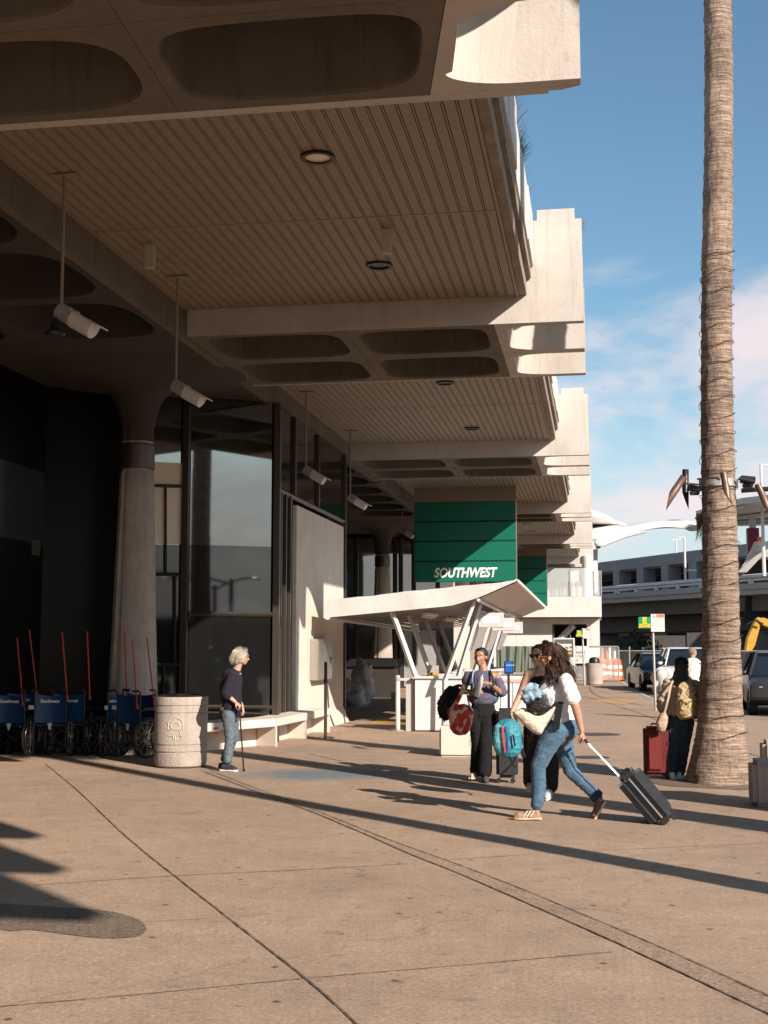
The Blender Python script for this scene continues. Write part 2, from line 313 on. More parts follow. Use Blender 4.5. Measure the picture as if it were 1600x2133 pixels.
def local(o, parent):          # mesh written in the parent's own frame
    o.parent = parent; o.matrix_parent_inverse = Matrix.Identity(4); return o
def kids(o): return [c for c in bpy.data.objects if c.parent == o]
def dup(root, loc, rz=None, label=None, group=None, sc=None):
    ch = kids(root); r = root.copy(); COL.objects.link(r); r.location = loc
    if rz is not None: r.rotation_euler = (0, 0, rz)
    if sc: r.scale = (sc, sc, sc)
    if label: r['label'] = label
    if group: r['group'] = group
    for c in ch:
        n = c.copy(); COL.objects.link(n); n.parent = r
        for g in kids(c): q = g.copy(); COL.objects.link(q); q.parent = n
    return r
def text(name, s, size, mat, origin, xdir, updir, depth=.004, shear=0, bold=0, parent=None, align='LEFT', sp=1.0):
    cu = bpy.data.curves.new(name, 'FONT'); cu.body = s; cu.size = size; cu.extrude = depth; cu.shear = shear; cu.offset = bold; cu.align_x = align; cu.space_character = sp; cu.resolution_u = 4
    t = bpy.data.objects.new(name, cu); COL.objects.link(t); dg = bpy.context.evaluated_depsgraph_get()
    me = bpy.data.meshes.new_from_object(t.evaluated_get(dg)); bpy.data.objects.remove(t); bpy.data.curves.remove(cu)
    X = Vector(xdir).normalized(); U = Vector(updir).normalized(); N = X.cross(U)
    mt = Matrix(((X.x, U.x, N.x, origin[0]), (X.y, U.y, N.y, origin[1]), (X.z, U.z, N.z, origin[2]), (0, 0, 0, 1)))
    me.transform(mt); me.materials.clear(); me.materials.append(mat); me.name = name
    o = bpy.data.objects.new(name, me); COL.objects.link(o)
    if parent: o.parent = parent; o.matrix_parent_inverse = parent.matrix_world.inverted()
    return o
def smoothmin_pts(pts, n=6):   # Catmull-Rom through points
    pts = [Vector(p) for p in pts]; res = []
    for i in range(len(pts)-1):
        a, b, c, d = pts[max(i-1, 0)], pts[i], pts[i+1], pts[min(i+2, len(pts)-1)]
        for k in range(n):
            t = k/n; res.append(.5*((2*b)+(c-a)*t+(2*a-5*b+4*c-d)*t*t+(3*b-a-3*c+d)*t**3))
    res.append(pts[-1]); return res
# ------------------------------------------------------------------ ground
gm = MB(); gm.quad((-900, -900, -.06), (900, -900, -.06), (900, 900, -.06), (-900, 900, -.06)); struct(gm.obj('ground', far_m))
kerb_pts = [(5.6, -30), (5.6, 14), (5.3, 24), (4.6, 28.6), (3.79, 30.9), (2.57, 34.2), (1.75, 40), (1.42, 46), (1.22, 53), (1.08, 61), (1.0, 70)]
kp = [Vector((x, y, 0)) for x, y in kerb_pts]; kp = smoothmin_pts(kp, 6)
m_ = MB(); n = len(kp)
m_.add([(-40, p.y, 0) for p in kp]+[tuple(p) for p in kp], [(i, i+1, n+i+1, n+i) for i in range(n-1)])
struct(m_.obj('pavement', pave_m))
m_ = MB()
for i in range(n-1):
    a, b = kp[i], kp[i+1]; t = (b-a).normalized(); nn = Vector((-t.y, t.x, 0))*-1
    m_.hexa([a+nn*.0+Vector((0, 0, -.05)), b+Vector((0, 0, -.05)), b+nn*.16+Vector((0, 0, -.05)), a+nn*.16+Vector((0, 0, -.05))], [a+Vector((0, 0, .006)), b+Vector((0, 0, .006)), b+nn*.16+Vector((0, 0, .006)), a+nn*.16+Vector((0, 0, .006))])
struct(m_.obj('kerb', kerb_m))
m_ = MB(); m_.add([(p.x+.15, p.y, -.04) for p in kp]+[(60, p.y, -.04) for p in kp], [(i, i+1, n+i+1, n+i) for i in range(n-1)]); struct(m_.obj('road', asphalt))
for a, b in (((2.6, 46), (14, 47.5)), ((2.3, 50.5), (14, 52.5)), ((2.0, 56), (15, 59)), ((5.2, 34), (9, 33.2)), ((5, 39), (12, 38.5)), ((1.6, 60.5), (14, 64.5))):
    m_ = MB(); a = Vector((*a, -.034)); b = Vector((*b, -.034)); nn = Vector((0, .16, 0)); m_.quad(a, b, b+nn, a+nn); struct(m_.obj('painted_line', paint_w))
def strip(pts, wd, mat, z, name, closed=False):
    pts = [G(*p) for p in pts]; pts = smoothmin_pts(pts, 34); m_ = MB(); vs = []
    for i, p in enumerate(pts):
        t = (pts[min(i+1, len(pts)-1)]-pts[max(i-1, 0)]).normalized(); q = Vector((-t.y, t.x, 0))
        w1 = wd*(.45+1.1*random.random()**2)/2; w2 = wd*(.45+1.1*random.random()**2)/2
        vs += [p+q*w1+Vector((0, 0, z)), p-q*w2+Vector((0, 0, z))]
    m_.add(vs, [(2*i, 2*i+1, 2*i+3, 2*i+2) for i in range(len(pts)-1)]); return struct(m_.obj(name, mat))
joint_m = M('joint_dirt', (.13, .09, .062), .95, var=.5, scale=14); hair_m = M('hairline', (.19, .14, .10), .95, var=.4, scale=12)
J1 = [(395, 1583), (470, 1618), (660, 1690), (800, 1746), (930, 1793), (1060, 1842), (1200, 1900), (1400, 1985), (1620, 2085)]
J2 = [(425, 1608), (540, 1652), (640, 1688), (760, 1738), (850, 1778), (960, 1822), (1100, 1883), (1300, 1972), (1620, 2122)]
band = [G(*p) for p in J1], [G(*p) for p in J2]
A_, B_ = smoothmin_pts(band[0], 8), smoothmin_pts(band[1], 8)
m_ = MB(); k = len(A_); m_.add([(p.x, p.y, .003) for p in A_]+[(p.x, p.y, .003) for p in B_], [(i, i+1, k+i+1, k+i) for i in range(k-1)]); struct(m_.obj('aggregate_band', agg_m))
strip(J1, .014, joint_m, .007, 'pavement_joint'); strip(J2, .011, joint_m, .007, 'pavement_joint')
strip([(95, 1592), (165, 1650), (265, 1745), (450, 1893), (640, 2042), (760, 2150)], .013, joint_m, .0065, 'pavement_joint')
for pts, wd in (([(-20, 2100), (300, 2072), (630, 2040), (960, 2012), (1280, 1984)], .010), ([(-20, 1638), (200, 1632), (420, 1622)], .016), ([(70, 1845), (350, 1826), (640, 1812), (850, 1800)], .014),
               ([(300, 1921), (420, 1915), (560, 1905)], .006), ([(930, 1792), (1120, 1780), (1350, 1768), (1620, 1756)], .010), ([(1050, 1635), (1290, 1682), (1450, 1712), (1620, 1742)], .014),
               ([(1040, 1640), (800, 1603), (640, 1570)], .02), ([(1180, 1440), (1300, 1475), (1420, 1520), (1620, 1590)], .03), ([(1140, 1490), (1350, 1495), (1620, 1500)], .03), ([(1130, 1460), (1330, 1452)], .03), ([(1150, 1515), (1345, 1520)], .02),
               ([(0, 1700), (130, 1695), (260, 1690)], .008), ([(450, 1760), (900, 1725)], .006), ([(1228, 1420), (1232, 1440), (1262, 1455), (1340, 1470)], .05)):
    strip(pts, wd, hair_m, .0055, 'pavement_joint')
# dark patch, lower left
pp = [(-60, 1902), (0, 1936), (30, 1940), (60, 1938), (110, 1943), (160, 1950), (210, 1955), (255, 1955), (290, 1950), (305, 1938), (300, 1926), (285, 1915), (262, 1907), (220, 1898), (120, 1890), (-60, 1880)]
pp = smoothmin_pts([G(*p) for p in pp], 5); m_ = MB(); m_.quad(*[(p.x, p.y, .004) for p in pp]); struct(m_.obj('dark_ground_patch', patch_m))
orange_line = M('faded_orange_paint', (.48, .28, .15), .9, var=.3, scale=6)
yel_line = M('yellow_line_paint', (.70, .36, .06), .8, var=.2)
m_ = MB(); q = [G(1225, 1461), G(1262, 1456), G(1345, 1458), G(1300, 1468)]; m_.quad(*[(p.x, p.y, .005) for p in q]); struct(m_.obj('painted_line', orange_line))
m_ = MB(); q = [G(770, 1506), G(795, 1498), G(850, 1502), G(850, 1507)]; m_.quad(*[(p.x, p.y, .005) for p in q]); struct(m_.obj('painted_line', yel_line))
for c, r in ((G(1245, 1530), (.42, .33)), (G(1232, 1578), (.27, .3))):
    m_ = MB(); m_.lathe([(r[0], 0), (r[0], .007), (r[0]-.02, .008)], (c.x, c.y, 0), 28); o = m_.obj('manhole_cover', M('manhole_iron', (.09, .075, .065), .6, metal=.4, var=.3, scale=20), bevel=0)
    tag(recenter(o, (c.x, c.y, 0)), 'round iron manhole cover set in the pavement, ' + ('farther of two right of the jeans woman' if c.y > 22 else 'nearer of two right of the jeans woman'), 'manhole cover', 'manhole covers in the pavement')

# ------------------------------------------------------------------ terminal building
T = thing('airport_terminal', 'concrete airport terminal with deep coffered canopy, louvred soffits and dark glass walls', 'building', (-5.6, 22, 0))
def cell(m_, q, mx_, my_, depth, z0=5.95, n=44, ex=5.0, shrink=.86, gap=.003, zt=.45):
    """one coffer: q = four XY corners (x0y0, x1y0, x1y1, x0y1)"""
    q = [Vector((a[0], a[1], 0)) for a in q]; cc = sum(q, Vector())/4
    def at(u, v, z): a = q[0].lerp(q[1], (u+1)/2); b = q[3].lerp(q[2], (u+1)/2); p = a.lerp(b, (v+1)/2); return Vector((p.x, p.y, z))
    wx = (q[1]-q[0]).length; wy = (q[3]-q[0]).length; ux, uy = 1-2*mx_/wx, 1-2*my_/wy; gx, gy = 1-2*gap/wx, 1-2*gap/wy
    ang = [2*PI*i/n for i in range(n)]
    def sq(a): c_, s_ = math.cos(a), math.sin(a); k = 1/max(abs(c_), abs(s_)); return c_*k*gx, s_*k*gy
    def se(a, f): c_, s_ = math.cos(a), math.sin(a); k = (abs(c_)**ex+abs(s_)**ex)**(-1/ex); return c_*k*ux*f, s_*k*uy*f
    ang = sorted(ang+[PI/4+i*PI/2+.0001 for i in range(4)]); n = len(ang)
    rr = [[at(*sq(a), z0+.25) for a in ang], [at(*sq(a), z0) for a in ang], [at(*se(a, 1), z0) for a in ang], [at(*se(a, .985), z0+.03) for a in ang], [at(*se(a, .95), z0+depth*.35) for a in ang], [at(*se(a, shrink+.05), z0+depth*.8) for a in ang], [at(*se(a, shrink), z0+depth) for a in ang]]
    vs = [p for r in rr for p in r]; fs = []
    for a in range(6):
        for i in range(n): j = (i+1) % n; fs.append((a*n+i, a*n+j, (a+1)*n+j, (a+1)*n+i))
    fs.append(tuple(range(6*n, 7*n))); m_.add(vs, fs)
def open_cell(m_, x0, x1, y0, y1, mx_, my_, depth, z0=5.95, x0b=None):
    """coffer open to the outer face at x1; x0 at y0, x0b at y1"""
    x0b = x0 if x0b is None else x0b; n = 10; r = .34; g = .006; yc = (y0+y1)/2
    inner = []
    def X0(y): return x0+(x0b-x0)*(y-y0)/(y1-y0)
    a0, a1 = y0+my_, y1-my_
    inner.append((x1, a0)); inner.append((X0(a0)+mx_+r*1.6, a0))
    for i in range(1, n): t = i/n*PI/2; inner.append((X0(a0)+mx_+r*1.6*(1-math.sin(t)), a0+r*.8*(1-math.cos(t))))
    inner.append((X0(a0+r)+mx_, a0+r*.8)); inner.append((X0(a1-r)+mx_, a1-r*.8))
    for i in range(1, n): t = i/n*PI/2; inner.append((X0(a1)+mx_+r*1.6*(1-math.cos(t)), a1-r*.8*(1-math.sin(t))))
    inner.append((X0(a1)+mx_+r*1.6, a1)); inner.append((x1, a1))
    k = len(inner); outer = []; g = .003
    for i, (x, y) in enumerate(inner):
        if i <= 1: outer.append((x, y0+g))
        elif i >= k-2: outer.append((x, y1-g))
        elif i <= n+1: t = (i-1)/n; outer.append((x*(1-t)+(x0+g)*t if t < .5 else x0+g, y0+g) if t < .99 else (X0(y)+g, y))
        elif i == n+2: outer.append((X0(y)+g, y))
        else: t = (i-n-2)/n; outer.append((X0(y1)+g if t < .5 else x*(t)+(X0(y1)+g)*(1-t), y1-g))
    outer[n+1] = (X0(inner[n+1][1])+g, inner[n+1][1]); 
    def sh(f): return [(x+(mx_*.0+f*.5 if i > 1 and i < k-2 else 0), y+(f*.12 if i < k/2 else -f*.12)) for i, (x, y) in enumerate(inner)]
    rows = [[Vector((x, y, z0)) for x, y in outer], [Vector((x, y, z0)) for x, y in inner], [Vector((x, y, z0+depth*.5)) for x, y in sh(.16)], [Vector((x, y, z0+depth)) for x, y in sh(.5)]]
    vs = [p for r_ in rows for p in r_]; fs = []
    for a in range(3):
        for i in range(k-1): fs.append((a*k+i, a*k+i+1, (a+1)*k+i+1, (a+1)*k+i))
    m_.add(vs, fs)
    # rib ends, outer skin of the ribs
    for ya, yb in ((y0+g, a0), (a1, y1-g)):
        m_.quad((x1, ya, z0), (x1, yb, z0), (x1, yb+(.06 if ya > yc else .0), z0+depth), (x1, ya, z0+depth))
DEP = .95
strips = [(17.1, 20.58), (29.43, 33.0), (42.45, 45.4), (55.3, 58.1), (69.0, 71.9)]
XO = -.10
for si, (ya, yb) in enumerate(strips):
    m_ = MB(); ms = MB(); ym = (ya+yb)/2
    for y0, y1 in ((ya, ym), (ym, yb)):
        cell(ms, [(-5.58, y0), (-3.36, y0), (-3.36, y1), (-5.58, y1)], .13, .15, DEP)
        cell(ms, [(-3.36, y0), (-1.3, y0), (-1.3, y1), (-3.36, y1)], .13, .15, DEP)
        open_cell(m_, -1.3, XO, y0, y1, .14, .13, DEP)
    m_.b2((-5.58, ya-.012, 5.95), (XO-.005, ya+.004, 7.35))                       # near side skin
    ms.obj('coffered_soffit', soffit_shade_c, T); m_.b2((-5.58, yb-.004, 5.95), (XO-.005, yb+.05, 7.35))
    m_.b2((-5.58, ya+.01, 6.92), (XO-.02, yb-.01, 7.33)); m_.b2((XO-.6, ya, 7.35), (XO-.1, yb, 7.5))
    m_.obj('coffered_beam', concrete, T)
# the beam overhead
m_ = MB(); ms = MB()
for y0, y1 in ((5.2, 6.72), (6.72, 8.2), (8.2, 9.72)):
    e0 = -.92+(y0-8.2)*-.2; e1 = -.92+(y1-8.2)*-.2; f0 = -3.16-(y0-8.2)*.06; f1 = -3.16-(y1-8.2)*.06
    cell(ms, [(f0-.02, y0), (e0, y0), (e1, y1), (f1-.02, y1)], .12, .13, DEP, ex=4.2)
    cell(ms, [(-5.58, y0), (f0-.02, y0), (f1-.02, y1), (-5.58, y1)], .14, .13, DEP, ex=3.2)
    open_cell(m_, e0, -.05, y0, y1, .13, .12, 1.2, x0b=e1)
ms.obj('coffered_soffit', soffit_shade_c, T); m_.b2((-5.58, 9.721, 5.95), (-.3, 9.84, 7.35)); m_.b2((-5.58, 5.2, 6.92), (-.08, 9.70, 7.33))
m_.hexa([Vector((-5.58, 9.725, 5.95)), Vector((-.06, 9.725, 5.95)), Vector((-.2, 9.9, 6.0)), Vector((-5.58, 9.9, 6.0))], [Vector((-5.58, 9.725, 7.3)), Vector((-.06, 9.725, 7.3)), Vector((-.2, 9.9, 7.3)), Vector((-5.58, 9.9, 7.3))])
m_.obj('coffered_beam', concrete, T)
# inner spine beam with panel joints
ys = [5.2]+[5.2+k*2.13 for k in range(1, 32)]
m_ = MB()
for a, b in zip(ys, ys[1:]): m_.b2((-5.66, a+.006, 5.95), (-5.585, b-.006, 6.9))
m_.b2((-5.72, 5.2, 5.93), (-5.60, ys[-1], 5.97)); m_.obj('spine_beam', soffit_shade_c, T)
# inner coffers
m_ = MB(); row = 2.13; y0 = 12.9-4*row
for r_ in range(30):
    ya, yb = y0+r_*row, y0+(r_+1)*row
    if ya > 60: break
    for xa, xb in ((-7.9, -5.72), (-10.2, -7.9), (-12.5, -10.2), (-14.8, -12.5)):
        if ya > 16.9 and yb < 23.5: continue
        if ya > 42 and yb < 48.9 and xa > -11: continue
        cell(m_, [(xa, ya), (xb, ya), (xb, yb), (xa, yb)], .13, .13, .6, ex=3.4)
m_.b2((-15, 2, 6.75), (-5.7, 75, 7.3))
m_.b2((-15, 17.2, 5.955), (-5.72, 24.0, 6.5)); m_.b2((-12.5, 42.8, 5.955), (-5.72, 49.0, 6.5))
m_.obj('coffered_ceiling', inner_shade_c, T)
# louvre bays
bays = [(9.9, 17.08, 13.6), (20.64, 29.41, 24.95), (33.06, 42.43, 37.8), (45.46, 55.28, 50.4), (58.16, 68.98, 63.6)]
for bi, (ya, yb, ymid) in enumerate(bays):
    for pa, pb in ((ya, ymid-.02), (ymid+.02, yb)):
        m_ = MB(); nsl = 35; x0, x1 = -5.56, -.97; pit = (x1-x0)/nsl
        for i in range(nsl):
            xa = x0+i*pit; m_.b2((xa+.003, pa+.01, 6.32), (xa+pit-.030, pb-.01, 6.345)); m_.b2((xa+pit-.022, pa+.01, 6.322), (xa+pit-.007, pb-.01, 6.345))
        m_.obj('louvre_panel', louvre_m, T)
    m_ = MB(); m_.b2((-5.57, ya, 6.375), (-.96, yb, 6.45)); m_.obj('soffit_backing', M('soffit_backing', (.14, .10, .07), .9), T)
    m_ = MB(); m_.b2((-5.56, ymid-.019, 6.316), (-.97, ymid+.019, 6.35)); m_.b2((-.985, ya, 6.30), (-.955, yb, 6.36)); m_.b2((-5.58, ya, 6.30), (-5.55, yb, 6.35)); m_.obj('soffit_trim', louvre_m, T)
    m_ = MB(); m_.b2((-.953, ya, 6.33), (-.85, yb, 6.55)); m_.obj('gutter', weathered, T)
    m_ = MB(); k = max(3, int((yb-ya)/2.2)); 
    for j in range(k): a = ya+(yb-ya)*j/k; b = ya+(yb-ya)*(j+1)/k; m_.b2((-.95, a+.01, 6.552), (-.79-.01*(j % 2), b-.01, 6.72))
    m_.obj('gutter', weathered, T)
    m_ = MB()
    for j in range(k*2): a = ya+(yb-ya)*j/k/2; b = ya+(yb-ya)*(j+1)/k/2; m_.b2((-.93, a+.006, 6.722), (-.78+.012*(j % 3), b-.006, 7.42))
    m_.obj('parapet', white_wall, T)
    m_ = MB(); m_.b2((-5.6, ya, 7.05), (-.94, yb, 7.3)); m_.obj('roof_slab', concrete, T)
# downlights
dl_in = M('lens_painted_bright', (.75, .68, .55), .3);  # pale colour stands in for the reflection in the nearest lens
for (px, py) in ((662, 325), (790, 551), (927, 796), (983, 891)):
    c = G(px, py, 6.32); m_ = MB(); m_.rings([[Vector((c.x+r*math.cos(q*PI/14), c.y+r*math.sin(q*PI/14), z)) for q in range(28)] for r, z in ((.165, 6.29), (.165, 6.318), (.13, 6.318), (.125, 6.29))], closed=True); o = m_.obj('downlight', M('downlight_rim', (.035, .028, .02), .4, metal=.5), T, smooth=True)
    m_ = MB(); m_.lathe([(.128, .012), (.11, .016)], (c.x, c.y, 6.298), 20); m_.obj('lens', dl_in if py < 400 else black_m, o)
for c in (Vector((-2.6, 49.8, 6.3)), Vector((-2.6, 38.5, 6.3)), Vector((-2.6, 53.2, 6.3))):
    m_ = MB(); m_.lathe([(.165, 0), (.165, .012), (.02, .012)], (c.x, c.y, 6.30), 20); m_.obj('downlight', M('downlight_rim'), T)
for (px, py, hh) in ((313, 510, .28), (806, 478, .28)):
    c = G(px, py, 6.32); m_ = MB(); m_.box((c.x, c.y, 6.32-hh/2), (.11, .09, hh)); m_.obj('junction_box', concrete, T, bevel=.006)
# columns with trumpet capitals
def column(cx, cy, zc=4.55):
    o = None; m_ = MB(); n = 40
    prof = [(.52, 0), (.50, .12), (.46, .38), (.435, .66), (.41, 1.2), (.38, 2.0), (.345, 3.0), (.31, 4.0), (.30, 4.38), (.262, 4.42), (.262, 4.86), (.285, 4.88), (.285, 5.1), (.30, 5.3), (.36, 5.52), (.48, 5.68), (.75, 5.80), (1.15, 5.87), (1.62, 5.92), (1.72, 5.95), (1.72, 5.99)]
    rr = []
    for r, z in prof:
        ring = []
        for q in range(n):
            a = 2*PI*q/n; rad = r
            if z < 5.2:
                da = (a-(-PI/2-.62)+PI) % (2*PI)-PI       # groove on the left of the camera side
                if .7 < z: rad *= 1-.16*max(0, 1-abs(da)/.16)
                k = (abs(math.cos(a))**4+abs(math.sin(a))**4)**(-.25); rad *= .90+.12*(k-1)*2
            ring.append(Vector((cx+rad*math.cos(a+.2), cy+rad*math.sin(a+.2), z)))
        rr.append(ring)
    m_.rings(rr[:12]); o = m_.obj('column', rough_conc, T, smooth=True)
    m_ = MB(); m_.rings(rr[11:]); m_.obj('capital', inner_shade_c, o, smooth=True)  # capital coloured darker to carry the shade below the ceiling
    m_ = MB(); m_.lathe([(.268, 4.44), (.275, 4.46), (.275, 4.82), (.268, 4.84)], (cx, cy, 0), 32); m_.obj('collar', mullion, o)
    m_ = MB(); m_.lathe([(.53, 0), (.515, .06), (.50, .10)], (cx, cy, .001), 32); m_.obj('base_ring', rough_conc, o)
column(-7.19, 19.6); column(-7.5, 45.6); column(-10.6, 33.0)
# glazing
GA, GB, GC, GD = (-5.55, 22.1), (-8.08, 20.63), (-9.0, 20.1), (-9.02, 4.0)
def pane(pa, pb, z0, z1, mat, name='window', par=T, th=.03):
    a = Vector((pa[0], pa[1], 0)); b = Vector((pb[0], pb[1], 0)); nn = Vector((-(b-a).y, (b-a).x, 0)).normalized()*th
    m_ = MB(); m_.hexa([a+Vector((0, 0, z0)), b+Vector((0, 0, z0)), b+nn+Vector((0, 0, z0)), a+nn+Vector((0, 0, z0))], [a+Vector((0, 0, z1)), b+Vector((0, 0, z1)), b+nn+Vector((0, 0, z1)), a+nn+Vector((0, 0, z1))])
    return m_.obj(name, mat, par)
def bar(par, pa, pb, r=.045, off=.05):      # square bar between two 3-D points, standing proud of the glass
    a, b = Vector(pa), Vector(pb); m_ = MB(); m_.tube([a, b], r*1.3, 4, side=(.7, .7, 0) if abs((b-a).normalized().z) > .9 else (0, 0, 1)); return m_.obj('mullion', mullion, par)
XL = lambda px, py=1300: L(px, py, GA, GB)
zr = L(480, 1278, GA, GB).z
pR, pL_, p3 = XL(574), XL(393), XL(318)
zs = L(480, 1137, GA, GB).z
w1 = pane((pL_.x, pL_.y), (pR.x, pR.y), zs, 5.93, glass_up); pane((pL_.x, pL_.y), (pR.x, pR.y), zr, zs-.004, M('grey_tinted_glass', (.010, .010, .012), .03, var=0, ior=1.85), 'window'); pane((pL_.x, pL_.y), (pR.x, pR.y), 0, zr-.004, glass_lo, 'window')
nG = Vector((.512, -.859, 0))*.05
def gp(px, py): return L(px, py, GA, GB)+nG
for a, b, r in (((388, 900), (388, 1545), .06), ((578, 845), (578, 1540), .06), ((395, 1278), (574, 1280), .03), ((395, 1472), (574, 1474), .03)):
    p, q = gp(*a), gp(*b)
    if abs(a[0]-b[0]) < 3: p = Vector((p.x, p.y, 5.93)); q = Vector((p.x, p.y, 0))
    bar(w1, p, q, r)
w2 = pane((p3.x-.45, p3.y-.27), (pL_.x-.05, pL_.y-.03), L(350, 1135, GA, GB).z, 5.93, glass_up)
pane((p3.x-.45, p3.y-.27), (pL_.x-.05, pL_.y-.03), 0, L(350, 1135, GA, GB).z-.004, glass_lo)
for a, b, r in (((318, 1012), (384, 1014), .022), ((344, 1014), (344, 1196), .018), ((318, 1196), (384, 1197), .022), ((363, 1197), (363, 1383), .018), ((318, 1384), (384, 1385), .022), ((340, 1385), (340, 1500), .018)): bar(w2, gp(*a), gp(*b), r)
m_ = MB(); a0, a1 = L(316, 962, GA, GB)+nG*.4, L(383, 1134, GA, GB)+nG*.4; m_.quad((a0.x, a0.y, a0.z), (a1.x, a1.y, a0.z), (a1.x, a1.y, a1.z), (a0.x, a0.y, a1.z)); m_.obj('reflection_panel', cream, w2)  # cream panel painted as a reflection of a sunlit wall
gx_ = M('unlit_glass', (.006, .006, .005), .3, ior=1.2); pane(GB, (p3.x-.45, p3.y-.27), 0, 5.95, gx_); pane(GC, GB, 0, 5.95, gx_)
for za, zb_ in ((0, 3.3), (3.31, 4.5), (4.51, 5.95)): pane((-9.0, 20.1), (-9.0, 16), za, zb_, M('reflection_toned_glass', (.03, .034, .034), .15, ior=1.5) if za == 3.31 else gx_)  # middle band made paler and more reflective to show a faint reflection
for a, b in zip((4, 8, 12), (8, 12, 16)): 
    w_ = pane((-9.0, b), (-9.0, a), 0, 5.95, glass_lo if a < 16 else glass_dk); bar(w_, (-8.97, a, 0), (-8.97, a, 5.9), .05)
# return wall along the walk: pier, glass above and beside
PA, PB = 23.56, 28.13
w4 = pane((-5.59, 28.5), (-5.59, 22.15), 4.42, 5.95, glass_dk)
for y in (23.5, 25.6, 28.45): bar(w4, (-5.55, y, 4.45 if y < 28 else 0), (-5.55, y, 5.93), .05)
w5 = pane((-5.59, 23.5), (-5.59, 22.15), 0, 4.41, glass_lo)
for y in (22.5, 22.85, 23.2): bar(w5, (-5.55, y, 0), (-5.55, y, 4.4), .035)
bar(w5, (-5.55, 22.2, 4.42), (-5.55, 28.4, 4.42), .04)
m_ = MB(); m_.b2((-5.85, PA, 0), (-5.50, PB, 4.27)); 
m_.hexa([Vector((-5.5, PA+.4, 0)), Vector((-5.44, PA+.4, 0)), Vector((-5.36, PB, 0)), Vector((-5.5, PB, 0))], [Vector((-5.501, PA+.4, .02)), Vector((-5.5, PA+.4, .02)), Vector((-5.5, PB, .35)), Vector((-5.501, PB, .35))])
m_.obj('concrete_pier', pier_conc, T, bevel=.012)
m_ = MB(); m_.b2((-15, 28.6, 0), (-14.8, 60, 5.9)); m_.b2((-15, 28.5, 0), (-5.95, 28.7, 5.9)); m_.obj('lobby_wall', interior, T)
# farther facade, facing the camera beyond the second column
m_ = MB(); m_.b2((-5.9, 28.52, 0), (-5.55, 28.6, 5.95)); m_.obj('mullion', mullion, T)
FA, FB = (-5.6, 51.5), (-14.8, 48.2)
w6 = pane(FB, FA, 2.9, 5.95, glass_up); pane(FB, FA, 0, 2.9, glass_dk)
for px in (742, 823, 835, 862, 912): p = L(px, 1200, FA, FB); bar(w6, (p.x+.03, p.y-.06, 0), (p.x+.03, p.y-.06, 5.9), .07)
m_ = MB(); a, b = L(842, 1312, FA, FB), L(915, 1312, FA, FB); m_.hexa([Vector((a.x, a.y-.08, .05)), Vector((b.x, b.y-.08, .05)), Vector((b.x, b.y-.02, .05)), Vector((a.x, a.y-.02, .05))], [Vector((a.x, a.y-.08, 2.25)), Vector((b.x, b.y-.08, 2.25)), Vector((b.x, b.y-.02, 2.25)), Vector((a.x, a.y-.02, 2.25))]); m_.obj('door', M('grey_door', (.20, .195, .19), .55), T)
m_ = MB(); m_.b2((-5.6, 52, 0), (-5.2, 54, 5.95)); m_.obj('concrete_pier', pier_conc, T); m_ = MB(); m_.b2((-5.6, 60, 0), (-5.2, 61, 5.95)); m_.obj('concrete_pier', pier_conc, T)
w7 = pane((-5.5, 66), (-5.5, 54), 0, 5.95, glass_dk)
# upper edge weeds
m_ = MB(); random.seed(3)
for i in range(260):
    y = random.choice([random.gauss(13.2, .7), random.gauss(11.6, .3), random.gauss(14.8, .3), random.uniform(10.5, 17)])
    if y > 17: continue
    b = Vector((-.80, y, 7.42)); t = Vector((random.uniform(.02, .16), random.uniform(-.06, .06), random.uniform(.05, .2)))
    m_.tube([b, b+t*.6+Vector((0, 0, .02)), b+t], [.0025, .002, .001], 3)
for i in range(60):
    b = Vector((random.uniform(-.2, -.1), 17.2+random.random()*.4, 7.34)); t = Vector((random.uniform(.0, .12), 0, random.uniform(-.1, .12))); m_.tube([b, b+t], [.0025, .001], 3)
w_ = m_.obj('roof_weeds', M('dry_grass', (.10, .10, .08), .9)); struct(w_, 'stuff')
# slabs added out of view to cast the stepped shadow at the left
m_ = MB()
for tip, hh in (((3.37, 2.78), 1.2), ((4.27, 1.19), 1.25), ((5.14, -.33), 2.6)):
    m_.b2((-6, tip[1]-.25, 6.0), (tip[0], tip[1], 6.0+hh))
m_.obj('shadow_slabs', concrete, T)

# ------------------------------------------------------------------ bench against the pier
bt = thing('concrete_bench', 'long angled cast concrete bench against the dark glass wall, behind the old woman', 'bench', (-5.5, 21, 0))
fr = [Vector((-6.06, 19.2, 0)), Vector((-5.21, 20.96, 0)), Vector((-5.12, 22.82, 0)), Vector((-5.06, 24.62, 0))]
bk = [Vector((-6.53, 19.45, 0)), Vector((-5.68, 21.2, 0)), Vector((-5.56, 22.9, 0)), Vector((-5.49, 24.62, 0))]
for i in range(3):
    m_ = MB(); up_ = lambda p, z: Vector((p.x, p.y, z)); g = .004
    a, b, c, d = fr[i], fr[i+1], bk[i+1], bk[i]; t = (b-a).normalized()*g; a = a+t; b = b-t; c = c-t; d = d+t
    m_.hexa([up_(p, .33) for p in (a, b, c, d)], [up_(p, .46) for p in (a, b, c, d)]); m_.obj('seat', pier_conc, bt, bevel=.008)
    e = a.lerp(d, .82); f = b.lerp(c, .82); m_ = MB(); m_.hexa([up_(p, 0) for p in (e, f, c, d)], [up_(p, .329) for p in (e, f, c, d)]); m_.obj('back_panel', pier_conc, bt)
